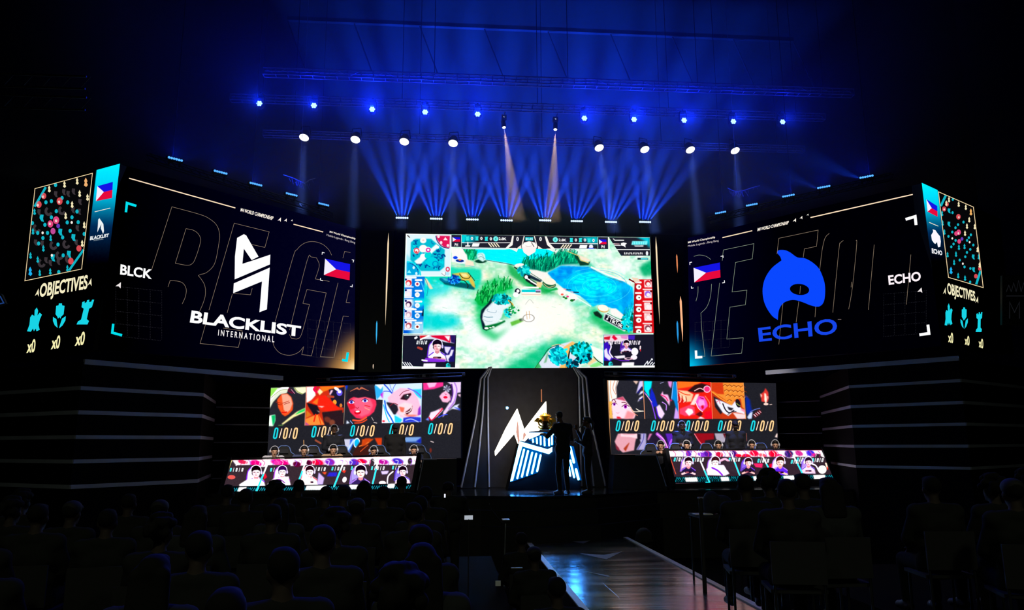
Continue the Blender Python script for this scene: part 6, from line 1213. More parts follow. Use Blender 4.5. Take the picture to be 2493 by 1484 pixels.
def desk_l(c):
    c.frame(540, 1100, 5.088); c.I[:] = c.c('#3b3036')
    c.poly(((130, 100), (2420, 45), (2410, 150), (2060, 160), (1840, 150), (1520, 160), (1270, 160), (880, 170), (560, 180), (330, 190), (190, 180)), '#f8eef6', 6)
    for x, y, rx, ry, col in ((260, 120, 60, 26, '#c43a5c'), (420, 140, 70, 40, '#d8127a'), (720, 130, 110, 40, '#d80f7c'), (690, 130, 50, 30, '#f04aa0'), (930, 150, 50, 34, '#5a1838'), (1080, 130, 40, 30, '#4a1430'), (1190, 130, 70, 40, '#e0204a'), (1340, 120, 60, 40, '#7a3ab0'), (1640, 130, 60, 46, '#5a3ab0'), (1740, 110, 60, 26, '#c8143c'), (1860, 130, 30, 50, '#3a3038'), (2000, 120, 60, 30, '#a82a90'), (2180, 110, 70, 34, '#4a3ab0'), (2330, 110, 26, 40, '#3a3038'), (1010, 110, 40, 20, '#fff'), (540, 110, 30, 20, '#fff')): c.ell(x, y, rx, ry, col if len(col) == 7 else WHT, 10, .4)
    for k in range(40): x = 160 + k * 57; c.curve([(x, 100), (x + 30, 130 - (k % 3) * 10), (x + 14, 165)], 9, ('#ffffff', '#b0286a', '#ffffff', '#8a4ac8', '#f07ab0')[k % 5], .7)
    for k in range(5):
        X = (130, 555, 1000, 1440, 1900)[k]; c.poly(((X + (10 if k else 60), 160), (X + 300, 155), (X + 270, 240), (X, 250)), '#3b3036', 8)
    for x, y in ((110, 195), (610, 195), (1130, 185), (1370, 180), (1610, 175), (1860, 175), (2120, 168)): readout(c, (x, y, 46, 36))
    c.ell(120, 310, 48, 26, '#c8605c')
    person_tile(c, 425, 240, 78, '#fbdce4', '#14080f', '#fffafd', '#8a3ad8', False); c.poly(((215, 400), (330, 330), (480, 330), (500, 400), (440, 420), (220, 425)), WHT, 5)
    person_tile(c, 750, 235, 70, '#fff0f2', '#3a1850', '#fbf0fb', '#b04ad8', True); c.poly(((560, 400), (650, 320), (830, 300), (835, 400)), '#fdf2fb', 8); c.curve([(640, 350), (720, 340), (780, 380)], 12, '#7a2a90')
    person_tile(c, 1090, 235, 70, '#ffe8e8', '#2a1018', '#fff2f2', '#e05a6a', True); c.poly(((950, 380), (1010, 290), (1100, 300), (1100, 400), (1040, 410)), '#fde4e0', 6); c.poly(((1180, 400), (1200, 250), (1270, 320), (1250, 400)), '#c8b4f0', 6)
    person_tile(c, 1720, 240, 84, '#ffdfd4', '#1c0e1c', '#3a2c58', '#b08af0', True, 0, '#a89ad8'); person_tile(c, 2240, 235, 66, '#f8d0d8', '#1c0e18', '#e8d8fb', '#5a3ac0', True, 0, '#8a7ad0')
    c.poly(((1300, 300), (1330, 250), (1430, 250), (1420, 300)), '#3a34b0', 6); c.poly(((1240, 250), (1300, 245), (1280, 280)), '#e05a3a', 4); c.poly(((1480, 230), (1540, 225), (1520, 260)), '#f04a3a', 5); c.poly(((1970, 235), (2070, 230), (2050, 270), (1985, 275)), '#d8c8fb', 3); c.ell(1520, 340, 26, 36, '#f4e4f0', 20); c.ell(1990, 380, 44, 24, '#fbe8ec'); c.curve([(2050, 400), (2060, 300), (2120, 240)], 16, '#f4e8fb'); c.poly(((520, 340), (560, 310), (540, 260), (520, 290)), '#d8283c', 5)
    c.poly(((0, 425), (2400, 385), (2400, 500), (0, 520)), '#0d1418')
    for k in range(86): x = 20 + k * 28; y = 445 - k * .42 * 1.05; c.line(((x, y + 40), (x + 26, y), (x + 30, y + 36)) if k % 3 else ((x, y + 40), (x + 26, y)), 6, '#3aa6b8', .9)
    for x0, x1, y in ((200, 300, 435), (620, 720, 425), (1040, 1290, 415), (1570, 1680, 405), (2050, 2140, 392)): c.poly(((x0 + 10, y), (x1 + 8, y - 4), (x1 - 8, y + 52), (x0 - 8, y + 54)), '#fdf6f4', 3)
    for xa, ya, xb, yb in ((585, 100, 425, 495), (1050, 90, 930, 420), (1530, 75, 1390, 425), (1945, 70, 1870, 385)): c.line(((xa, ya), (xb, yb)), 20, '#f4f4fb'); c.line(((xa + (xb - xa) * .45, ya + (yb - ya) * .45), (xb, yb)), 18, '#3ad8e4')
    c.line(((124, 100), (10, 400)), 9, '#f0e6a0'); c.line(((120, 95), (2420, 42)), 10, '#a81030'); c.grain(.014, 1)
deskL, DLs, DLb = desk('left', (541, 1196), (999, 1189), (564, 1119.5), (1015.5, 1109.5), 17.55, 17.35, 'left desk with slanted LED front showing five players, beneath the left portrait screen', desk_l)
def desk_r(c):
    c.frame(1610, 1085, 5.666); c.I[:] = c.c('#382c34')
    c.poly(((95, 70), (2210, 60), (2260, 160), (1860, 170), (1500, 160), (1000, 150), (560, 150), (300, 150), (120, 150)), '#f8eef6', 6)
    for x, y, rx, ry, col in ((380, 100, 40, 50, '#6a3aa8'), (560, 120, 60, 30, '#8a4ac0'), (640, 110, 60, 40, '#5a2a90'), (800, 120, 50, 40, '#b82a4a'), (990, 110, 50, 46, '#4a2470'), (1080, 140, 60, 26, '#d81c38'), (1180, 140, 60, 30, '#e02a44'), (1280, 100, 60, 40, '#d8244a'), (1400, 130, 60, 26, '#e86a7a'), (1540, 110, 60, 46, '#c81c3c'), (1640, 140, 60, 26, '#e0407a'), (1760, 110, 60, 50, '#3a2a60'), (1900, 100, 60, 34, '#c04a90'), (2060, 100, 60, 40, '#4a3ac0'), (2130, 130, 50, 30, '#c83a8a'), (2180, 150, 60, 40, '#382c34')): c.ell(x, y, rx, ry, col, 15, .4)
    for k in range(38): x = 110 + k * 57; c.curve([(x, 72), (x + 30, 100 + (k % 3) * 10), (x + 20, 150)], 9, ('#ffffff', '#b0286a', '#ffffff', '#8a4ac8', '#f0506a')[k % 5], .7)
    for k in range(5): X = (120, 560, 1040, 1400, 1840)[k]; c.poly(((X, 150), (X + 330, 150), (X + 370, 250), (X + 40, 260)), '#382c34', 8)
    for x, y in ((185, 158), (440, 162), (940, 160), (1340, 175), (1800, 190), (1880, 158), (2090, 168)): readout(c, (x, y, 54, 33))
    person_tile(c, 375, 220, 72, '#f8c8cc', '#24141c', '#2a2240', '#8a5ae0', True, 0, '#e8c0d8'); person_tile(c, 745, 215, 74, '#fff4f4', '#3a1a20', '#f0d8fb', '#a05ad8', False, 0, '#f4ecfb'); person_tile(c, 1200, 225, 66, '#f4b8b4', '#2a1418', '#2a2034', '#7a4ad8', True, 0, '#8a6ad0'); person_tile(c, 1640, 215, 76, '#fbc4bc', '#3a1c18', '#6a3ad0', '#b48af0', True, 0, '#f0d8e8'); person_tile(c, 2030, 215, 66, '#f4c4d4', '#2c1a2c', '#e8d4fb', '#5a3ac0', True, 0, '#b090e0')
    c.poly(((640, 400), (620, 320), (700, 260), (860, 260), (940, 380), (880, 410)), '#f4e8fb', 8); c.curve([(700, 300), (780, 340), (840, 400)], 22, '#8a3ac8'); c.curve([(820, 200), (880, 180), (930, 210)], 30, '#f0b8d0'); c.poly(((860, 210), (990, 210), (1060, 380), (900, 330)), '#3a3038', 8); c.poly(((1270, 240), (1400, 240), (1390, 300), (1300, 290)), '#d83a6a', 6); c.poly(((1490, 250), (1530, 240), (1520, 300), (1490, 300)), '#d81c3c', 6)
    c.ell(2220, 325, 58, 58, '#fffaf8'); c.line(((2270, 240), (2290, 300)), 22, '#fbd8c8'); c.line(((2288, 290), (2294, 320)), 14, '#d83a2a'); c.curve([(2060, 240), (2130, 270), (2170, 340)], 18, '#f4e8ff'); c.poly(((2200, 70), (2240, 160), (2200, 140)), '#fbf6f4', 3)
    c.poly(((170, 425), (2370, 390), (2380, 500), (190, 510)), '#0d1418')
    for k in range(80): x = 190 + k * 28; y = 432 - k * .42; c.line(((x, y), (x + 18, y + 34), (x + 26, y + 2)) if k % 3 else ((x + 26, y), (x + 6, y + 60)), 6, '#2a9aa8', .9); c.line(((x, y + 40), (x + 18, y + 64)), 5, '#2a9aa8', .6)
    for x0, x1, y in ((325, 490, 435), (815, 925, 428), (1265, 1370, 418), (1680, 1830, 410), (2095, 2255, 400)): c.poly(((x0, y), (x1, y - 4), (x1 + 16, y + 54), (x0 + 14, y + 58)), '#fdf6f4', 3)
    for xa, ya, xb, yb in ((540, 210, 665, 500), (960, 90, 1080, 400), (1400, 150, 1520, 380), (1820, 130, 1950, 385)): c.line(((xa, ya), (xb, yb)), 20, '#f4f4fb'); c.line(((xa + (xb - xa) * .45, ya + (yb - ya) * .45), (xb, yb)), 18, '#3ad8e4')
    c.line(((120, 150), (200, 385)), 9, '#d8604a'); c.line(((615, 500), (670, 500)), 14, '#3ad8e4'); c.line(((90, 62), (2210, 52)), 10, '#a81030'); c.grain(.014, 1)
deskR, DRs, DRb = desk('right', (1645, 1177), (2029.5, 1164), (1626.5, 1096.5), (1999.6, 1094.5), 18.2, 18.5, 'right desk with slanted LED front showing five players, beneath the right portrait screen', desk_r)

# low black counters beside the desks, edged with a pale line
def counter(quad, Y, label, line):
    s = Surf((0, Y, 0), (0, -1, 0)); P = [s.p(x, y) for x, y in quad]; P[2][2] = P[3][2] = ZS + .001
    r = empty('side_counter', tuple((P[2] + P[3]) / 2), 0, label, 'counter', 'side counters')
    m = MB(); m.prism(P, (0, .55, 0)); m.build('body', mat('counter_black', '#0b0c10', .4), r)
    m = MB(); m.path([s.p(x, y, .012) for x, y in line], .011, 6); m.build('edge_line', STRIP, r)
counter(((1028, 1117), (1112, 1116), (1112, 1190), (1013, 1196)), 17.3, 'low black counter with a pale edge at the right end of the left desk', ((1064, 1118.6), (1031, 1118.6), (1016, 1193)))
counter(((1496, 1106), (1600, 1106), (1624, 1186), (1492, 1186)), 17.9, 'low black counter with a pale edge at the left end of the right desk', ((1547, 1107.8), (1598, 1107.8), (1622, 1183)))

# ------------------------------------------------------------------ portal with bent ribs, lit emblem stand and trophy
RIB = mat('rib_grey', '#c4cbe0', .5, .0, var=.08)
PIL = mat('portal_blue_black', '#0c0e16', .5, var=.3)
YP = 18.75
PS = Surf((0, YP, 0), (0, -1, 0))
def portal(ribs, label):
    f0 = PS.p(*ribs[0][-1]); r = empty('portal_pillar', (f0[0], f0[1], ZS), 0, label, 'pillar', 'portal pillars')
    a = [PS.p(x, y) for x, y in ribs[0]]; b_ = [PS.p(x, y) for x, y in ribs[-1]]
    for L in (a, b_): L[-1] = np.array([L[-1][0], L[-1][1], ZS + .002])
    m = MB()
    for i in range(len(a) - 1): m.prism([a[i], b_[i], b_[i + 1], a[i + 1]], (0, .35, 0))
    m.build('body', PIL, r)
    for rb in ribs:
        m = MB(); P = [PS.p(x, y, .02) for x, y in rb]; P[-1][2] = ZS + .03
        m.path(P, .026, 6); m.build('rib', RIB, r)
portal((((1191, 894), (1170, 921), (1159, 1013), (1144, 1086), (1123, 1188)), ((1193.5, 893), (1179, 920), (1175, 1007), (1165, 1109), (1156, 1190)), ((1196.5, 892), (1188, 919), (1188, 1013), (1189.5, 1115), (1190.5, 1188))), 'left bent portal pillar with three pale ribs below the main screen')
portal((((1395.5, 892), (1410, 918), (1412, 1014), (1414, 1110), (1416, 1180)), ((1398, 893), (1418, 918), (1425, 1018), (1436, 1100), (1445, 1178)), ((1400.5, 894), (1427, 919), (1437, 1018), (1451, 1078), (1473.5, 1175))), 'right bent portal pillar with three pale ribs below the main screen')
s = Surf((0, 19.3, 0), (0, -1, 0)); m = MB(); P = [s.p(x, y) for x, y in ((1186, 896), (1414, 896), (1420, 1190), (1180, 1190))]; P[2][2] = P[3][2] = ZS; m.prism(P, (0, .2, 0))
dr = m.build('portal_panel', mat('panel_charcoal', '#3c3a40', .7, var=.15)); tag(dr, 'dark panel closing the portal behind the lit emblem', 'panel')
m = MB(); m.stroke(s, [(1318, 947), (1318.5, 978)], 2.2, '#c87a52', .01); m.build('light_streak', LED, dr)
YE = 17.9; ES = Surf((0, YE, 0), (0, -1, 0)); NEON = glow('blue_white_neon', 60.0, '#3a96ff'); SPK = glow('warm_white_panel', 5.0, '#fff0d6'); BLU = glow('blue_tube_glow', 1.0, '#0056b0')
z = Z(1190, 960, 5.707)
em = empty('emblem_stand', (float(ES.p(1326, 1189)[0]), YE, ZS), 0, 'lit angular emblem stand with white spikes and light tubes in painted blue glow', 'emblem')
m = MB(); P = [ES.p(x, y) for x, y in ((1236, 1188), (1265, 1076), (1286, 1051), (1350, 1050), (1388, 1085), (1416, 1188))]; P[0][2] = P[-1][2] = ZS + .001; m.prism(P, (0, .7, 0)); m.build('plinth', mat('plinth_charcoal', '#09090b', .8, var=.15, spec=.08), em)
def plate(pts, d0, th, mt, nm, col='#ffffff'):
    m = MB(); m.prism([ES.p(*z(*p), d0) for p in pts], (0, th, 0), lin(col)); m.build(nm, mt, em)
plate([(398, 195), (360, 540), (95, 848), (88, 790), (240, 470)], .03, .2, SPK, 'spike')
plate([(398, 195), (490, 470), (412, 680), (360, 540), (392, 380)], .05, .2, SPK, 'spike')
CRS = glow('warm_crease', 1.0, '#e0a494'); plate([(400, 330), (414, 450), (430, 650), (412, 680), (380, 520)], .056, .01, CRS, 'crease')
plate([(490, 498), (798, 95), (803, 240), (790, 360), (700, 500), (555, 515), (550, 600), (500, 650), (440, 640)], .03, .2, SPK, 'spike'); plate([(495, 520), (520, 560), (490, 610), (470, 640), (480, 540)], .036, .01, CRS, 'crease')
plate([(552, 630), (560, 520), (780, 520), (900, 545), (905, 700), (800, 735)], .035, .02, BLU, 'tube_glow_panel')  # glow of the tubes on the dark body, put in as emissive blue
plate([(555, 528), (775, 530), (560, 622)], .05, .02, SPK, 'light_panel')
plate([(430, 650), (820, 762), (882, 730), (880, 790), (835, 825), (465, 718), (335, 1195), (300, 1205)], .06, .03, NEON, 'light_frame')
plate([(428, 690), (740, 800), (735, 850), (670, 1090), (320, 1210), (300, 1200)], .03, .02, BLU, 'tube_glow_panel')
def tube(pts, w):
    a, b_ = ES.p(*z(*pts[0]), .075), ES.p(*z(*pts[1]), .075); m = MB(); r = w / 5.707 / F * YE / 2; m.tube(a, b_, r, n=8); m.lathe(a, a - b_, [(0, r), (r * .7, r * .7), (r, .001)], 8); m.lathe(b_, b_ - a, [(0, r), (r * .7, r * .7), (r, .001)], 8); m.build('light_tube', NEON, em)
for a, b_ in (((490, 765), (396, 1160)), ((546, 782), (460, 1138)), ((604, 806), (530, 1118)), ((660, 822), (600, 1090)), ((720, 842), (672, 1062))): tube((a, b_), 25)
for a, b_ in (((612, 622), (616, 660)), ((666, 606), (670, 676)), ((720, 586), (722, 692)), ((772, 562), (776, 706)), ((834, 566), (838, 706)), ((876, 580), (878, 690)), ((886, 545), (880, 556))): tube((a, b_), 22 if a[0] < 880 else 34)
plate([(1110, 700), (1180, 720), (1290, 1190), (1240, 1190), (1085, 990)], .03, .02, BLU, 'tube_glow_panel')
for a, b_, w in (((1132, 735), (1182, 940), 32), ((1132, 915), (1186, 1145), 26), ((1108, 1005), (1132, 1125), 26), ((1212, 1040), (1246, 1172), 32)): tube((a, b_), w)
plate([(240, 170), (256, 166), (272, 176), (272, 196), (256, 204), (242, 196)], .0, .02, NEON, 'status_light')

GOLD = mat('polished_gold', '#ffc23c', .34, .55, var=.1); DKM = mat('dark_bronze', '#241c18', .35, .7)
YT = 17.68; TS = Surf((0, YT, 0), (0, -1, 0)); tb = TS.p(1327, 1049.5)
tr = empty('trophy', tuple(tb), 0, 'golden winged trophy on the emblem stand, reached for by the tall person', 'trophy')
def tp(x, y, dy=0): return TS.p(*z(x, y), dy)
m = MB(); c = tp(780, 490); m.lathe((c[0], YT, c[2]), (0, 0, 1), [(0, .12), (.03, .13), (.06, .09), (.1, .06), (.16, .09), (.2, .11)], 20); m.build('base', DKM, tr)
m = MB(); c = tp(780, 400); m.lathe((c[0], YT, c[2]), (0, 0, 1), [(-.06, .02), (-.02, .08), (.05, .1), (.12, .115), (.17, .125), (.19, .09), (.22, .05), (.25, .02)], 20); m.build('cup', GOLD, tr)
m = MB(); c = tp(782, 400, .12); m.lathe((c[0], c[1] + .05, c[2]), (0, -1, 0), [(0, .07), (.03, .06), (.05, .02)], 8); m.build('boss', DKM, tr)
for k in (-1, 1):
    pts = [(785 + k * 60, 330), (785 + k * 110, 318), (785 + k * 158, 372), (785 + k * 120, 378), (785 + k * 92, 392), (785 + k * 60, 380)]; m = MB(); m.prism([tp(x, y, .12) for x, y in pts], (0, .05, 0)); m.build('wing', GOLD, tr)
    m = MB(); m.path([tp(785 + k * x, y, .13) for x, y in ((40, 440), (75, 430), (96, 395), (84, 350), (60, 345), (52, 375), (66, 395))], .022, 8); m.build('horn', GOLD, tr)
    m = MB(); m.path([tp(785 + k * x, y, .08) for x, y in ((95, 440), (80, 465), (40, 480))], .018, 8); m.build('foot', GOLD, tr)
m = MB()
for k in range(-4, 5):
    a = k * .28; m.tube(tp(782 + math.sin(a) * 70, 330 - math.cos(a) * 40), tp(782 + math.sin(a) * 95, 330 - math.cos(a) * 78), .018, .006, 6)
m.build('crown', GOLD, tr)

# ------------------------------------------------------------------ people
V3 = lambda *a: np.array(a, float)
class Blob:
    """overlapping solids that are fused into one continuous skin"""
    def __init__(s): s.b = MB()
    def cap(s, a, b, ra, rb=None, n=12):
        rb = ra if rb is None else rb; a, b = V3(*a), V3(*b); d = b - a; L = np.linalg.norm(d)
        if L < 1e-5: d = V3(0, 0, 1)
        else: d = d / L
        pr = [(-ra * math.cos(t), ra * math.sin(t)) for t in np.linspace(.12, math.pi / 2, 5)] + [(L + rb * math.sin(t), rb * math.cos(t)) for t in np.linspace(0, math.pi / 2 - .12, 5)]
        s.b.lathe(a, d, pr, n)
    def ell(s, c, r, R=None, n=16):
        vs = []; fs = []; k = 10; c = V3(*c)
        for i in range(k + 1):
            t = math.pi * (i + .03 * (1 if i == 0 else -1 if i == k else 0)) / k
            for j in range(n):
                a = 2 * math.pi * j / n; v = V3(math.sin(t) * math.cos(a) * r[0], math.sin(t) * math.sin(a) * r[1], math.cos(t) * r[2]); vs.append(c + (R @ v if R is not None else v))
        for i in range(k):
            for j in range(n): fs.append((i * n + j, (i + 1) * n + j, (i + 1) * n + (j + 1) % n, i * n + (j + 1) % n))
        s.b.mesh(vs, fs); s.b.mesh(vs, [tuple(range(n))[::-1], tuple(range(k * n, (k + 1) * n))])
    def fuse(s, voxel, smooth=2):
        me = bpy.data.meshes.new('t'); me.from_pydata(s.b.v, [], s.b.f)
        bm = bmesh.new(); bm.from_mesh(me); bmesh.ops.remove_doubles(bm, verts=bm.verts, dist=1e-5); bmesh.ops.recalc_face_normals(bm, faces=bm.faces); bm.to_mesh(me); bm.free()
        o = bpy.data.objects.new('t', me); COL.objects.link(o)
        r = o.modifiers.new('r', 'REMESH'); r.mode = 'VOXEL'; r.voxel_size = voxel; r.use_smooth_shade = True
        k = o.modifiers.new('s', 'SMOOTH'); k.factor = .5; k.iterations = smooth
        out = bpy.data.meshes.new_from_object(o.evaluated_get(bpy.context.evaluated_depsgraph_get()))
        bpy.data.objects.remove(o); bpy.data.meshes.remove(me)
        out.polygons.foreach_set('use_smooth', np.ones(len(out.polygons), bool))
        return out
def unit(v): v = V3(*v); return v / (np.linalg.norm(v) or 1)
def rotz(a): c, s = math.cos(a), math.sin(a); return np.array([[c, -s, 0], [s, c, 0], [0, 0, 1.]])
def rotx(a): c, s = math.cos(a), math.sin(a); return np.array([[1, 0, 0], [0, c, -s], [0, s, c]])
def hand(B, wrist, fwd, palm, side, curl=.5):
    """palm with four fingers of unequal length and a thumb leaving its side; side = +1 right, -1 left"""
    f = unit(fwd); p = unit(V3(*palm) - f * (V3(*palm) @ f)); x = np.cross(f, p) * side
    w = V3(*wrist)
    for k, (o, L) in enumerate(((-.03, .07), (-.01, .078), (.011, .072), (.031, .058))):
        k0 = w + f * .015 + x * o * .6; kn = w + f * .088 + x * o; B.cap(k0, kn, .0155, .0125, 8)
        d1 = unit(f * math.cos(curl) + p * math.sin(curl)); d2 = unit(f * math.cos(curl * 2.1) + p * math.sin(curl * 2.1))
        a = kn + d1 * L * .55; B.cap(kn, a, .0105, .0095, 8); B.cap(a, a + d2 * L * .5, .0095, .008, 8)
    t0 = w + f * .03 - x * .03; t1 = t0 + unit(f * .6 - x * .8 + p * .35) * .042; B.cap(t0, t1, .015, .0115, 8); B.cap(t1, t1 + unit(f * .9 - x * .2 + p * .4) * .034, .011, .009, 8)
def make_person(J, mats, hairkind='short', voxel=.013, sleeve='long', extras=(), hands=True, name='person'):
    """J: joints of the pose in the person's own frame (facing +Y). Returns the root with body, shirt, trousers, shoes and hair"""
    B = Blob(); h = V3(*J['head']); R = rotz(J.get('turn', 0)) @ rotx(J.get('nod', 0))
    P = lambda *v: h + R @ V3(*v)
    B.ell(P(0, -.012, .03), (.074, .092, .085), R); B.ell(P(0, .018, -.03), (.06, .074, .082), R); B.cap(P(-.02, .062, -.088), P(.02, .062, -.088), .022)
    B.cap(P(0, .09, .012), P(0, .106, -.022), .009, .013); B.cap(P(-.03, .074, .03), P(.03, .074, .03), .014); B.cap(P(-.017, .084, -.056), P(.017, .084, -.056), .008)
    for k in (-1, 1): B.ell(P(k * .077, -.008, -.005), (.012, .022, .032), R)
    sh = [V3(*J['shL']), V3(*J['shR'])]; nk = (sh[0] + sh[1]) / 2 + V3(0, 0, .035); pel = V3(*J['pel']); ch = (sh[0] + sh[1]) / 2 + (pel - (sh[0] + sh[1]) / 2) * .28
    B.cap(nk, P(0, -.02, -.05), .054, .05)
    T = Blob()
    def torso(b, g):
        mid = (ch + pel) / 2; sx = unit(sh[1] - sh[0])
        for c, w, r in ((ch, .095, .115), (mid, .07, .11), (pel, .075, .12)): b.cap(c - sx * w, c + sx * w, r + g)
        b.cap(ch, mid, .13 + g, .12 + g); b.cap(mid, pel, .12 + g, .125 + g)
        for q in sh: b.cap(q, nk, .062 + g, .05 + g); b.cap(q, ch, .07 + g, .1 + g)
    torso(B, 0)
    for k, s_ in (('L', -1), ('R', 1)):
        a, e, w = V3(*J['sh' + k]), V3(*J['el' + k]), V3(*J['wr' + k]); B.cap(a, e, .052, .041); B.cap(e, w, .041, .028)
        if hands: hand(B, w, J.get('hd' + k, w - e), J.get('pm' + k, (0, 0, -1)), s_, J.get('curl', .5))
        hp, kn, an = V3(*J['hip' + k]), V3(*J['kn' + k]), V3(*J['an' + k]); B.cap(hp, kn, .082, .056); B.cap(kn, an, .056, .036); tt = V3(*J['to' + k]); B.cap(an, tt, .036, .03)
    root = empty(name)
    me = B.fuse(voxel); me.materials.append(mats['skin']); me.materials.append(mats.get('eye') or mat('eye_dark', '#120c0a', .2)); me.materials.append(mat('lip', '#8a4a42', .5))
    Ri = np.linalg.inv(R)
    co = np.empty(len(me.vertices) * 3, np.float32); me.vertices.foreach_get('co', co); co = (co.reshape(-1, 3) - h) @ Ri.T
    for p in me.polygons:
        q = co[list(p.vertices)].mean(0)
        if q[1] > .05:
            if any(abs(q[0] - k * .031) < .015 and abs(q[2] - .012) < .0075 for k in (-1, 1)): p.material_index = 1
            elif abs(q[0]) < .022 and abs(q[2] + .057) < .008: p.material_index = 2
    link('body', me, root)
    S = Blob(); torso(S, .014)
    for k in 'LR':
        a, e, w = V3(*J['sh' + k]), V3(*J['el' + k]), V3(*J['wr' + k]); S.cap(a, e if sleeve == 'long' else a + (e - a) * .75, .066, .056)
        if sleeve == 'long': S.cap(e, e + (w - e) * .88, .055, .042)
    q = S.fuse(voxel * 1.15); q.materials.append(mats['shirt']); link('shirt', q, root)
    if mats.get('trim'):
        Y = Blob(); sx = unit(sh[1] - sh[0])
        for k in 'LR': a, e = V3(*J['sh' + k]), V3(*J['el' + k]); Y.cap(a + (0, 0, .03), a + (e - a) * .5 + (0, 0, .012), .056, .05); Y.cap(a + (0, .01, .035), nk + (0, .02, .0), .05, .045)
        q = Y.fuse(voxel * 1.1); q.materials.append(mats['trim']); link('shoulder_blue_light', q, root)  # bluish light on the shoulders, put in as a coloured layer
    L = Blob(); L.cap(pel + (-.07, 0, -.02), pel + (.07, 0, -.02), .137)
    for k in 'LR':
        hp, kn, an = V3(*J['hip' + k]), V3(*J['kn' + k]), V3(*J['an' + k]); L.cap(hp, kn, .098, .07); L.cap(kn, an + (kn - an) * .06, .07, .056)
    q = L.fuse(voxel * 1.15); q.materials.append(mats['trousers']); link('trousers', q, root)
    for k in 'LR':
        an, tt = V3(*J['an' + k]), V3(*J['to' + k]); Sh = Blob(); bk = an + (an - tt) * .25; Sh.cap((bk[0], bk[1], tt[2] + .012), tt, .045, .04); Sh.cap((an[0], an[1], tt[2] + .05), (tt[0] * .5 + an[0] * .5, tt[1] * .5 + an[1] * .5, tt[2] + .015), .046, .04)
        q = Sh.fuse(.016); q.materials.append(mats['shoe']); link('shoe', q, root)
    Hh = Blob()
    if hairkind != 'none':
        Hh.ell(P(0, -.024, .045), (.083, .098, .088), R); Hh.ell(P(0, .035, .095), (.062, .05, .03), R)
    if hairkind == 'long':
        for x in (-.06, -.03, 0, .03, .06): Hh.cap(P(x, -.07, .03), P(x * 1.3, -.095, -.2), .045, .035)
    if hairkind == 'bun': Hh.ell(P(0, -.11, .06), (.05, .05, .05), R)
    if hairkind == 'pony': Hh.cap(P(0, -.1, .04), P(.01, -.15, -.02), .035, .04); Hh.cap(P(.01, -.15, -.02), P(.0, -.14, -.17), .04, .018)
    if hairkind == 'curly':
        rr = random.Random(3)
        for _ in range(40): a, b_ = rr.uniform(0, 6.28), rr.uniform(-.3, 1.4); v = V3(math.cos(a) * math.cos(b_) * .105, math.sin(a) * math.cos(b_) * .12 - .03, math.sin(b_) * .11 + .045); Hh.ell(P(*v) if v[1] < .06 or v[2] > .08 else P(0, -.03, .1), (.034, .034, .034))
    if hairkind != 'none':
        q = Hh.fuse(.012, 3); q.materials.append(mats['hair']); link('hair', q, root)
    if 'cap' in extras:
        K = Blob(); K.ell(P(0, -.01, .062), (.09, .105, .078), R); K.cap(P(-.045, .095, .065), P(.045, .095, .065), .018); K.cap(P(-.035, .135, .055), P(.035, .135, .055), .014); q = K.fuse(.012); q.materials.append(mat('cap_black', '#0d0d12', .8)); link('cap', q, root)
    if 'mask' in extras:
        K = Blob(); K.ell(P(0, .045, -.048), (.062, .07, .05), R); q = K.fuse(.011); q.materials.append(mat('face_mask_black', '#0a0a0c', .9)); link('face_mask', q, root)
    if 'headset' in extras:
        K = MB(); K.path([P(math.cos(a) * .095, -.01, math.sin(a) * .125 + .01) for a in np.linspace(0, math.pi, 12)], .012, 8)
        for k in (-1, 1): K.lathe(P(k * .082, -.005, -.002), R @ V3(k, 0, 0), [(0, .042), (.022, .044), (.036, .03)], 14)
        K.path([P(-.1, .01, -.02), P(-.09, .07, -.06), P(-.04, .11, -.07)], .005, 5)
        o = K.build('headset', mat('headset_white', '#c9ccd8', .35) if 'white' in extras else mat('headset_grey', '#5a5d68', .4), root, True)
    if 'phone' in extras:
        m_ = (V3(*J['wrL']) + V3(*J['wrR'])) / 2 + V3(0, .09, .02); K = MB(); K.box(m_, (.15, .012, .075), rot=rotx(-.6)); K.build('phone', BLACK, root, True)
    if 'microphone' in extras:
        w = V3(*J['wrR']); d = unit(h + V3(0, .1, -.06) - w); K = MB(); K.tube(w, w + d * .2, .013, .017, 10); K.lathe(w + d * .2, d, [(0, .02), (.02, .028), (.045, .02), (.055, .006)], 12); K.build('microphone', ALU, root, True)
    return root
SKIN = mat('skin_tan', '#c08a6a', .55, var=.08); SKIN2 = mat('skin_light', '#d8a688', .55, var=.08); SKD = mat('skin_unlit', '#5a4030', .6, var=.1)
HAIR = mat('hair_black', '#07070a', .6); DARK = mat('cloth_black', '#0a0a0d', .9); NAVY = mat('cloth_navy', '#10131f', .85)
SHOE = mat('shoe_black', '#0c0c0e', .6); PALE = mat('jersey_white', '#cfd0dc', .8); VIO = mat('jersey_violet', '#6a62b4', .8); BLUJ = mat('jersey_blue_grey', '#4a5680', .8); LITB = mat('shoulder_light_blue', '#54689e', .8)
sit = dict(pel=(0, 0, .52), shL=(-.185, -.05, 1.0), shR=(.185, -.05, 1.0), head=(0, -.01, 1.205), elL=(-.26, .03, .74), elR=(.26, .03, .74), wrL=(-.13, .25, .63), wrR=(.13, .25, .63), hdL=(.25, .9, -.1), hdR=(-.25, .9, -.1),
           hipL=(-.1, .02, .5), hipR=(.1, .02, .5), knL=(-.14, .43, .5), knR=(.14, .43, .5), anL=(-.14, .42, .09), anR=(.14, .42, .09), toL=(-.16, .57, .035), toR=(.16, .57, .035), curl=.4)
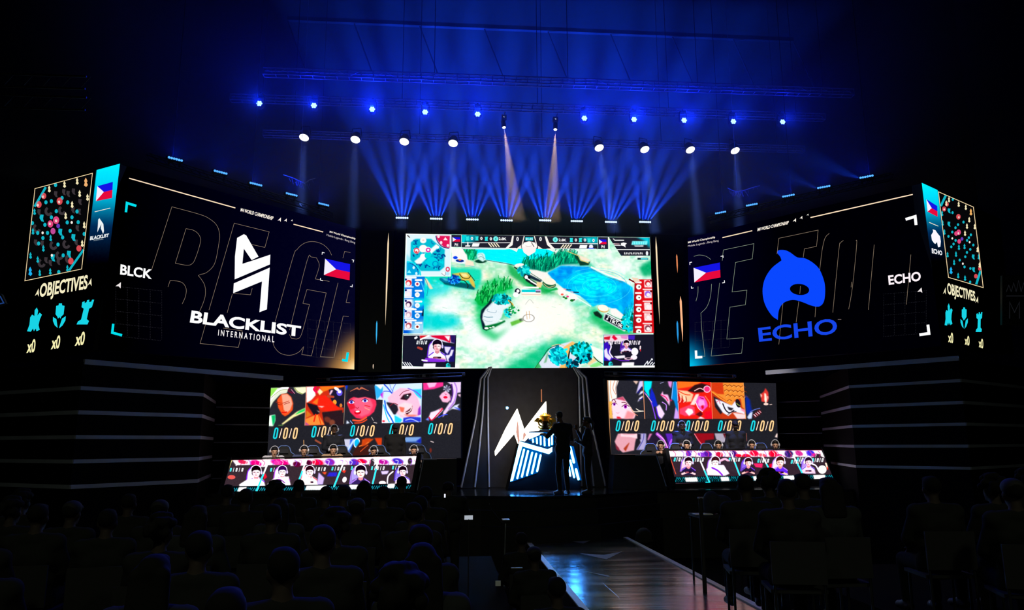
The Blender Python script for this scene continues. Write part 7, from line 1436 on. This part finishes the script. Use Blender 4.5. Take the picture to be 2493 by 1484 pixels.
stand = dict(pel=(0, 0, .95), shL=(-.19, -.01, 1.42), shR=(.19, -.01, 1.42), head=(0, .02, 1.635), elL=(-.25, -.03, 1.13), elR=(.25, -.03, 1.13), wrL=(-.24, .06, .88), wrR=(.24, .06, .88), pmL=(1, 0, 0), pmR=(-1, 0, 0),
             hipL=(-.09, 0, .9), hipR=(.09, 0, .9), knL=(-.1, .02, .49), knR=(.1, .02, .49), anL=(-.11, -.02, .09), anR=(.11, -.02, .09), toL=(-.14, .14, .035), toR=(.14, .14, .035), curl=.45)
play = dict(sit, shL=(-.18, .20, .90), shR=(.18, .20, .90), head=(0, .31, 1.08), nod=-.35, elL=(-.24, .40, .74), elR=(.24, .40, .74), wrL=(-.075, .58, .84), wrR=(.075, .58, .84), hdL=(.1, .6, .6), hdR=(-.1, .6, .6), pmL=(.6, -.2, .5), pmR=(-.6, -.2, .5), curl=.8)

# gaming chairs, players, coaches
def gaming_chair():
    r = empty('gaming_chair'); CH = mat('chair_black', '#07080c', .6, spec=.2); CB = mat('chair_blue_highlight', '#5f7fc4', .5)
    m = MB(); m.box((0, .02, .47), (.5, .5, .1)); m.box((-.25, .02, .5), (.06, .46, .1)); m.box((.25, .02, .5), (.06, .46, .1)); m.build('seat', CH, r, True)
    prof = [(.2, .54), (.27, .75), (.29, .98), (.25, 1.1), (.17, 1.16), (.13, 1.3), (.08, 1.35)]
    out = [(x, z_) for x, z_ in prof] + [(-x, z_) for x, z_ in prof[::-1]]
    m = MB(); yy = lambda z_: -.24 - (z_ - .5) * .16
    m.mesh([V3(x, yy(z_), z_) for x, z_ in out] + [V3(x, yy(z_) - .1, z_) for x, z_ in out], [tuple(range(14)), tuple(range(27, 13, -1))] + [(i, i + 14, (i + 1) % 14 + 14, (i + 1) % 14) for i in range(14)]); m.build('backrest', CH, r, True)
    m = MB(); m.path([V3(x, yy(z_) + .005, z_) for x, z_ in out], .014, 6); m.build('edge_highlight', CB, r, True)  # blue highlights along the chair edge, put in as a coloured tube
    m = MB(); m.box((0, yy(1.2) + .03, 1.2), (.2, .06, .12)); m.build('head_cushion', mat('cushion_grey', '#161a26', .7), r, True)
    for k in (-1, 1): m = MB(); m.box((k * .31, .04, .68), (.07, .28, .03)); m.tube((k * .31, .02, .45), (k * .31, .02, .67), .02, n=6); m.build('armrest', CH, r, True)
    m = MB(); m.tube((0, 0, .1), (0, 0, .43), .03, n=8)
    for k in range(5): a = k * 1.2566; m.tube((0, 0, .1), (.3 * math.cos(a), .3 * math.sin(a), .06), .022, n=6); m.lathe((.3 * math.cos(a), .3 * math.sin(a) - .02, .03), (0, 1, 0), [(0, .03), (.04, .03)], 10)
    m.build('base', STEEL, r, True)
    return r
ZP = 0.78
slab('floor_left_player_deck', -5.6, -.55, 17.95, 20.25, ZG, ZP, STAGE)
slab('floor_right_player_deck', 4.95, 9.4, 18.75, 20.3, ZG, ZP, STAGE)
MP = dict(skin=SKIN, shirt=PALE, trousers=DARK, shoe=SHOE, hair=HAIR, trim=None)
pl = make_person(play, dict(MP, shirt=BLUJ, skin=SKIN2), 'short', .012, 'short', ('headset', 'white', 'phone'))
ch = gaming_chair()
def recolour(o, **kw):
    for c in o.children:
        n = c.name.split('.')[0]
        if n in kw:
            c.material_slots[0].link = 'OBJECT'; c.material_slots[0].material = kw[n]
PL = [(668, 1098, 18.45, 'left', 'in a white jersey, nearest the left end of the left desk', PALE, .35), (740, 1096, 18.45, 'left', 'second from the left end of the left desk', BLUJ, .2), (811, 1094, 18.45, 'left', 'in a sand jersey, middle of the left desk', mat('jersey_sand', '#b89a78', .8), .1), (909, 1097, 18.4, 'left', 'fourth from the left end of the left desk', mat('jersey_dark', '#20202c', .8), .3), (1007, 1095, 18.4, 'left', 'nearest the right end of the left desk', mat('jersey_navy', '#1c2340', .8), -.1),
      (1609, 1083, 19.0, 'right', 'nearest the left end of the right desk', NAVY, -.5), (1672, 1081, 19.05, 'right', 'second from the left end of the right desk', VIO, -.5), (1749, 1080, 19.15, 'right', 'in a dark jersey, middle of the right desk', NAVY, -.5), (1830, 1077, 19.3, 'right', 'in a violet jersey, fourth from the left end of the right desk', VIO, -.45), (1887, 1076, 19.4, 'right', 'in a violet jersey, nearest the right end of the right desk', VIO, -.3)]
for i, (x, y, Y, side, lab, sh_, tw) in enumerate(PL):
    o = pl if i == 0 else copy_tree(pl); p = at_y(x, y, Y); rz = math.pi + (.25 if side == 'left' else -.25) + tw * .3
    hx, hy = -.31 * math.sin(rz), .31 * math.cos(rz)
    o.location = (p[0] - hx, p[1] - hy, ZP); o.rotation_euler.z = rz; sc = (p[2] - ZP) / 1.08; o.scale = (1, 1, min(1.02, max(.84, sc)))
    tag(o, 'player with headset, ' + lab, 'person', 'players at the desks'); recolour(o, shirt=sh_)
    c = ch if i == 0 else copy_tree(ch); dx = .27 if side == 'left' else -.27
    c.location = (p[0] - hx + dx, p[1] - hy + .08, ZP); c.rotation_euler.z = math.pi + (.25 if side == 'left' else -.2)
    c.scale = (1, 1, .85)
    tag(c, 'gaming chair behind player ' + lab.replace('in a sand jersey, ', '').replace('in a white jersey, ', '').replace('in a dark jersey, ', '').replace('in a violet jersey, ', ''), 'chair', 'gaming chairs')
coach = make_person(dict(stand, elR=(.24, .05, 1.14), wrR=(.04, .25, 1.1), elL=(-.24, .05, 1.14), wrL=(-.02, .27, 1.14), hdR=(-1, .1, 0), hdL=(1, .1, 0)), dict(MP, skin=SKD, shirt=NAVY, trim=LITB), 'short', .013, 'long', ('headset', 'white'))
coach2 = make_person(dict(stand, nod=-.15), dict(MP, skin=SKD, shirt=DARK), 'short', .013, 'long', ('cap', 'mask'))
for o, x, y, Y, lab, cp in ((coach, 813.5, 1045, 19.45, 'coach with headset and painted blue light on the shoulders standing behind the left desk', 0), (coach2, 962, 1044, 19.45, 'coach in black with cap and mask standing behind the left desk', 0),
                        (coach, 1660, 1036, 19.95, 'coach with headset and dark cap standing behind the right desk, nearer the middle', 1), (coach2, 1789.5, 1036, 19.95, 'coach with cap and black mask standing behind the right desk', 1)):
    if cp: o = copy_tree(o)
    p = at_y(x, y, Y); o.location = (p[0], p[1], ZP); o.rotation_euler.z = math.pi + (.2 if x < 1200 else -.15); k = (p[2] - ZP) / 1.635; o.scale = (1, 1, k)
    tag(o, lab, 'person', 'coaches behind the players')
    if x > 1700: recolour(o, shirt=NAVY)

# two dark figures at the front of the stage
A = at_y(1352, 1204, 15.9)
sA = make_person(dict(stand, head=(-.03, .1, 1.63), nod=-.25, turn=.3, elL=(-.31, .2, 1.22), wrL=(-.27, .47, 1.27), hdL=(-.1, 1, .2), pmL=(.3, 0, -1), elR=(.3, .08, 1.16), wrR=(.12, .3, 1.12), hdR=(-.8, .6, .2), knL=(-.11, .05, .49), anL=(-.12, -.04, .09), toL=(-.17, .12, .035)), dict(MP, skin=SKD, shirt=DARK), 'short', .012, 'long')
p = at_z(1372, 1203, ZS); sA.location = (p[0], p[1], ZS); sA.rotation_euler.z = .35; sA.scale = (.86, .95, 1.0)
tag(sA, 'tall person in dark clothes on the stage front, arm out towards the trophy', 'person', 'dark figures on the stage')
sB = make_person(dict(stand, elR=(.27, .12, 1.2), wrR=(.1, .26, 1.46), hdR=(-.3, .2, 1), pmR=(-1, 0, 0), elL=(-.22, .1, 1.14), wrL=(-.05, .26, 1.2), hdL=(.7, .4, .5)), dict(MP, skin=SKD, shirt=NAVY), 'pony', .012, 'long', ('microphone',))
p = at_z(1434, 1202, ZS); sB.location = (p[0], p[1], ZS); sB.rotation_euler.z = 1.35; sB.scale = (.9, .9, .93)
tag(sB, 'ponytailed person in dark clothes on the stage front, holding a microphone', 'person', 'dark figures on the stage')


# unseen fill spots added above the seats to brighten the two desks
for x, tx, ty in ((-1.8, -4.0, 18.4), (-.8, -2.6, 18.4), (0, -1.2, 18.4), (4.0, 5.4, 19.0), (5.0, 6.7, 19.1), (6.0, 8.0, 19.3)):
    spot('desk_fill', (x, 8.0, 9.5), (tx, ty, 2.15), 6500, '#fff0e2', 8.5, .8, .05)
# unseen dim fill added over the seats, from high behind the camera
for x in (-4, 5): spot('seat_fill', (x, -1, 9), (x, 6, 0), 420, '#e8f0c8', 100, 1.0, .3)

# ------------------------------------------------------------------ spectators
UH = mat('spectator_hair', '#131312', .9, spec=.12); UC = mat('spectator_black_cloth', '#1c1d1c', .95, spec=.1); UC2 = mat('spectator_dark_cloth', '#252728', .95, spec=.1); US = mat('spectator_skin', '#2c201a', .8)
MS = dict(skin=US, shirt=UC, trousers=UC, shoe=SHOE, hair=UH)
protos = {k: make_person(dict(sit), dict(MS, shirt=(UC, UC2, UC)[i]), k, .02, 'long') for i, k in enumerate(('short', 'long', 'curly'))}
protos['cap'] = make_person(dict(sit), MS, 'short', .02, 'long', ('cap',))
for o in protos['cap'].children:
    if o.name.startswith('cap'): o.rotation_euler.z = 0
used = set()
def seat():
    r = empty('audience_chair'); K = mat('chair_plastic_black', '#09090a', .8)
    m = MB(); m.box((0, .02, .425), (.46, .44, .03)); m.build('seat', K, r, True)
    m = MB(); m.box((0, -.235, .66), (.44, .025, .34)); m.build('backrest', K, r, True)
    for sx in (-1, 1):
        for sy, zt in ((-.22, .82), (.2, .41)): m = MB(); m.tube((sx * .2, sy * 1.05, 0), (sx * .2, sy, zt), .013, n=6); m.build('leg', STEEL, r, True)
    return r
ST = seat(); first_seat = [True]
def spectator(kind, x, y, z_, rz, label, group, chair=True, sc=1.0):
    if kind in used: o = copy_tree(protos[kind])
    else: used.add(kind); o = protos[kind]
    o.location = (x, y, z_); o.rotation_euler.z = rz; o.scale = (sc, sc, sc); tag(o, label, 'person', group)
    if chair:
        c = ST if first_seat[0] else copy_tree(ST); first_seat[0] = False
        c.location = (x, y - .02, z_); c.rotation_euler.z = rz
        tag(c, 'dark chair under a seated spectator %s the runway' % ('left of' if x < 2 else 'right of'), 'chair', 'audience chairs %s of the runway' % ('left' if x < 2 else 'right'))
    return o
RN = random.Random(11)
TOPZ = 1.335
# heads that stand out against the lit desks: picture column, top of the head, hair, label
front_l = [(556, 1178, 'short', 'spectator whose head hides the lower left corner of the left desk'), (600, 1188, 'short', 'spectator low between two heads before the left end of the left desk'), (671, 1176, 'curly', 'spectator with bushy hair before the second picture of the left desk'), (729, 1166, 'short', 'spectator whose round head rises before the third picture of the left desk'), (795, 1182, 'short', 'spectator with low head before the middle of the left desk'),
           (838, 1180, 'cap', 'spectator just left of the white glow under the left desk'), (888, 1169, 'long', 'long-haired spectator before the fourth picture of the left desk'), (934, 1182, 'short', 'spectator right beside the long-haired one before the left desk'), (978, 1158, 'short', 'spectator whose head rises highest, before the right end of the left desk'), (1036, 1182, 'short', 'spectator before the black counter right of the left desk')]
front_r = [(1812, 1154, 'short', 'leftmost spectator head before the right desk'), (1868, 1149, 'curly', 'bushy-haired spectator, second head from left before the right desk'), (1912, 1164, 'short', 'spectator with lower head, middle of the row before the right desk'), (1949, 1151, 'short', 'fourth spectator head from left before the right desk'), (2012, 1160, 'long', 'spectator before the right end of the right desk')]
taken = []
for L, z_, grp in ((front_l, DL, 'spectators outlined against the left desk'), (front_r, DR, 'spectators outlined against the right desk')):
    for x, y, k, lab in L:
        lo, hi = 4., 13.2
        for _ in range(40):
            md = (lo + hi) / 2
            if at_y(x, y, md)[2] < z_ + TOPZ: hi = md
            else: lo = md
        p = at_y(x, y, lo); taken.append((p[0], p[1]))
        spectator(k, p[0], p[1], p[2] - TOPZ if abs(p[2] - TOPZ - z_) < .02 else z_, RN.uniform(-.15, .15) + (.1 if x < 1300 else -.1), lab, grp, True, 1.0)
def crowd(rows, z_, label, grp, sgn):
    for Y, x0, x1 in rows:
        x = x0
        while x < x1:
            X, Yy = x + RN.uniform(-.08, .08), Y + RN.uniform(-.12, .12)
            if all(math.hypot(X - a, (Yy - b_) * .8) > .62 for a, b_ in taken):
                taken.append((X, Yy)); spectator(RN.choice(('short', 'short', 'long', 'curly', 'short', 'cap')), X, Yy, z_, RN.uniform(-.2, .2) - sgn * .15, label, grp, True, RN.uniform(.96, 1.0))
            x += .66
crowd(((9.2, -6.2, -2.9), (8.1, -5.6, -.1), (7.1, -4.9, -.1), (6.1, -4.2, -.1), (5.1, -3.5, -.1), (4.1, -2.8, 0), (3.2, -2.2, 0)), DL, 'dark seated spectator seen from behind in the unlit crowd left of the runway', 'unlit crowd left of the runway', -1)
crowd(((8.0, 6.4, 8.6), (7.0, 4.7, 7.6), (6.0, 4.7, 6.6), (5.0, 4.7, 5.6)), DR, 'dark seated spectator seen from behind in the unlit crowd right of the runway', 'unlit crowd right of the runway', 1)
# seats on the hall floor right along the runway
for x, y, Y, k, lab in ((1268, 1294, 10.4, 'short', 'farthest of the three spectators outlined against the blue runway'), (1299, 1330, 9.0, 'cap', 'middle one of the three spectators outlined against the blue runway'), (1353, 1402, 6.9, 'short', 'nearest of the three spectators outlined against the blue runway')):
    p = at_y(x, y, Y); spectator(k, min(p[0], RX0 - .26), Y, ZG, .15, lab, 'spectators along the left runway edge', True, (p[2] - ZG) / TOPZ)
st = make_person(dict(stand, elL=(-.27, .1, 1.16), wrL=(-.12, .3, 1.2), elR=(.27, .1, 1.16), wrR=(.1, .3, 1.22), hdL=(.3, .8, .4), hdR=(-.3, .8, .4)), MS, 'short', .016, 'long')
p = at_y(1091, 1171, 11.0); st.location = (p[0], p[1], DL); k = (p[2] - DL) / 1.77; st.scale = (1, 1, k); tag(st, 'person standing in dark clothes beside the runway, a tiny phone light at the ear', 'person')
PH = glow('phone_light', 1.0, '#f2f4ff'); m = MB(); q = at_y(1083, 1206, 10.8); m.box(q, (.022, .01, .05)); tag(m.build('phone', PH), 'small lit phone held by the standing person left of the runway', 'phone')
# right front: draped table, post, shoes
p = at_z(1567, 1326, ZG); Yb = 15.4
b_ = at_y(1567, 1300, Yb); m = MB(); zf = 0.0
r = empty('floor_lamp', (b_[0], Yb, zf), 0, 'round dark lamp head at the corner where runway meets stage', 'lamp')
c = at_y(1567, 1304, Yb)
m = MB(); m.lathe((c[0], Yb - .14, c[2]), (0, 1, 0), [(0, .12), (.04, .155), (.14, .165), (.24, .14), (.3, .08)], 20); m.build('head', BLACK, r)
m = MB(); m.tube((c[0], Yb, zf), (c[0], Yb, c[2] - .1), .03, n=8); m.box((c[0], Yb, zf + .02), (.3, .3, .04)); m.build('stand', BLACK, r)
m = MB(); m.path([(c[0] - .16, Yb, c[2]), (c[0] - .16, Yb, c[2] - .2), (c[0] + .16, Yb, c[2] - .2), (c[0] + .16, Yb, c[2])], .015, 6); m.build('yoke', STEEL, r)
# the dark things in front of the stage on the right
Yq = 9.6
def post(px, top, Yv, label):
    a = at_y(px, top, Yv); r = empty('stand', (a[0], Yv, ZG), 0, label, 'stand')
    m = MB(); m.tube((a[0], Yv, ZG), (a[0], Yv, a[2]), .028, n=10); m.build('post', BLACK, r)
    m = MB(); m.box((a[0], Yv, a[2]), (.07, .05, .02)); m.build('cap', ALU, r)
    m = MB(); m.lathe((a[0], Yv, ZG), (0, 0, 1), [(0, .2), (.02, .2), (.04, .05)], 16); m.build('base', BLACK, r)
post(1705, 1211, 10.2, 'thin black post standing in front of the right desk, right of the runway')
GREYC = mat('grey_blue_cloth', '#1c2030', .9, var=.3, scale=4, bump=.5)
def hood(pts, Yv, dep, name, label, cat_, mt):
    P = [at_y(x, y, Yv) for x, y in pts]; m = MB(); m.prism(P, (0, dep, 0)); o = m.build(name, mt); tag(o, label, cat_); return o
# an equipment table under a cloth with a pale patch for a reflection lying on it
t0, t1 = at_y(1700, 1262, 10.8), at_y(1800, 1262, 10.8)
r = empty('equipment_table', ((t0[0] + t1[0]) / 2, 10.9, ZG), 0, 'small dark table with grey-blue cover right of the runway', 'table')
zt = at_y(1750, 1253, 10.8)[2]
m = MB(); m.box(((t0[0] + t1[0]) / 2, 11.0, zt - .02), (t1[0] - t0[0], .5, .035)); m.build('table_top', BLACK, r)
for sx in (t0[0] + .03, t1[0] - .03):
    for sy in (10.78, 11.22): m = MB(); m.tube((sx, sy, ZG), (sx, sy, zt - .03), .016, n=6); m.build('leg', STEEL, r)
Bl = Blob(); q = at_y(1752, 1235, 11.0)
Bl.ell((q[0] - .12, 11.0, zt + .16), (.13, .14, .17)); Bl.ell((q[0] + .04, 11.02, zt + .13), (.17, .15, .14)); Bl.ell((q[0] + .16, 11.0, zt + .07), (.13, .14, .08)); Bl.cap((q[0] - .2, 11.0, zt + .045), (q[0] + .24, 11.0, zt + .045), .045)
q = Bl.fuse(.02, 4); q.materials.append(GREYC); tag(link('bundle', q), 'grey-blue draped bundle on the table right of the runway', 'bundle')
m = MB(); a = at_y(1708, 1246, 10.76); m.box((a[0] + .06, 10.9, zt + .008), (.26, .16, .012)); tag(m.build('reflection_patch', mat('reflection_white', '#e4e0ea', .7)), 'pale painted reflection on the edge of the small table right of the runway', 'reflection_patch')  # bright flat piece stands in for a reflection at the table edge
# white card given its own glow on an added pole left of the runway, badge, music stand
m = MB(); a = at_y(1141, 1259, 9.6); m.box(a, (.105, .012, .052), rot=rotx(.5)); tag(m.build('glowing_card', glow('card_glow', .7, '#c4cdd8')), 'white card with added glow on a pole beside the standing person left of the runway', 'glowing_card')
K = MB(); K.tube((a[0], a[1] + .012, ZG if a[0] > .75 else DL), a + V3(0, .012, -.02), .008, n=6); K.build('pole', BLACK, bpy.data.objects['glowing_card'])
m = MB(); a = at_y(1212.5, 1419, 6.2); m.box(a, (.042, .004, .04)); tag(m.build('name_badge', mat('badge_white', '#c9ccd6', .6)), 'small white badge hanging low left of the runway', 'badge')
m = MB(); a = at_y(1258, 1381.5, 7.4); m.box(a, (.11, .03, .01)); tag(m.build('chair_rail', ALU), 'short pale metal bar behind the nearest spectators by the runway', 'bar')
r = None
a = at_y(1231, 1264, 12.6); b_ = at_y(1226, 1308, 12.6)
r = empty('music_stand', (b_[0], 12.6, ZG), 0, 'dark low tripod stand with pale edges left of the runway', 'stand')
m = MB(); m.box((a[0], 12.6, a[2]), (.12, .2, .015)); m.build('shelf', ALU, r)
m = MB(); m.tube((b_[0], 12.6, ZG + .25), (a[0], 12.6, a[2]), .012, n=6); m.build('pole', ALU, r)
for k in range(3): m = MB(); q = k * 2.094 + .5; m.tube((b_[0], 12.6, ZG + .3), (b_[0] + .28 * math.cos(q), 12.6 + .28 * math.sin(q), ZG), .012, n=6); m.build('leg', ALU, r)
m = MB(); P = [at_y(x, y, 12.4) for x, y in ((1191, 1226), (1196, 1240), (1206, 1252), (1222, 1272))]; m.path(P, .012, 5); m.tube(P[-1], (P[-1][0], 12.4, ZG), .014, n=6); m.lathe((P[-1][0], 12.4, ZG), (0, 0, 1), [(0, .16), (.02, .15), (.03, .03)], 14); tag(m.build('boom_arm', STEEL), 'slanting dark boom arm in front of the stage left of the runway', 'stand')
# small faint signs at the picture edges
m = MB(); s = Surf((0, 14, 0), (0, -1, 0)); m.prism([s.p(x, y) for x, y in ((-30, 700), (4, 716), (14, 738), (-4, 746), (-30, 748))], (0, .06, 0)); sg = m.build('wall_sign', CAB)
tag(sg, 'dim blue lit sign cut off by the left edge', 'sign'); m = MB(); m.stroke(s, ((-20, 708), (1, 722), (9, 737), (-10, 741)), 3, '#1c3c78', .004); m.build('outline', LED, sg)
m = MB(); s = Surf((0, 15, 0), (0, -1, 0)); m.prism([s.p(x, y) for x, y in ((2440, 670), (2520, 670), (2520, 790), (2440, 790))], (0, .06, 0)); sg = m.build('wall_sign', CAB)
tag(sg, 'very dim crowned emblem sign at the right edge', 'sign')
m = MB()
for k in range(5): m.stroke(s, ((2450 + k * 12, 710), (2456 + k * 12, 682 + abs(k - 2) * 6), (2462 + k * 12, 710)), 1.6, '#15161a', .004)
for L in ([(2458, 775), (2458, 735), (2470, 760), (2482, 735), (2482, 775)], [(2450, 720), (2510, 720)]): m.stroke(s, L, 2.2, '#15161a', .004)
m.build('emblem', LED, sg)
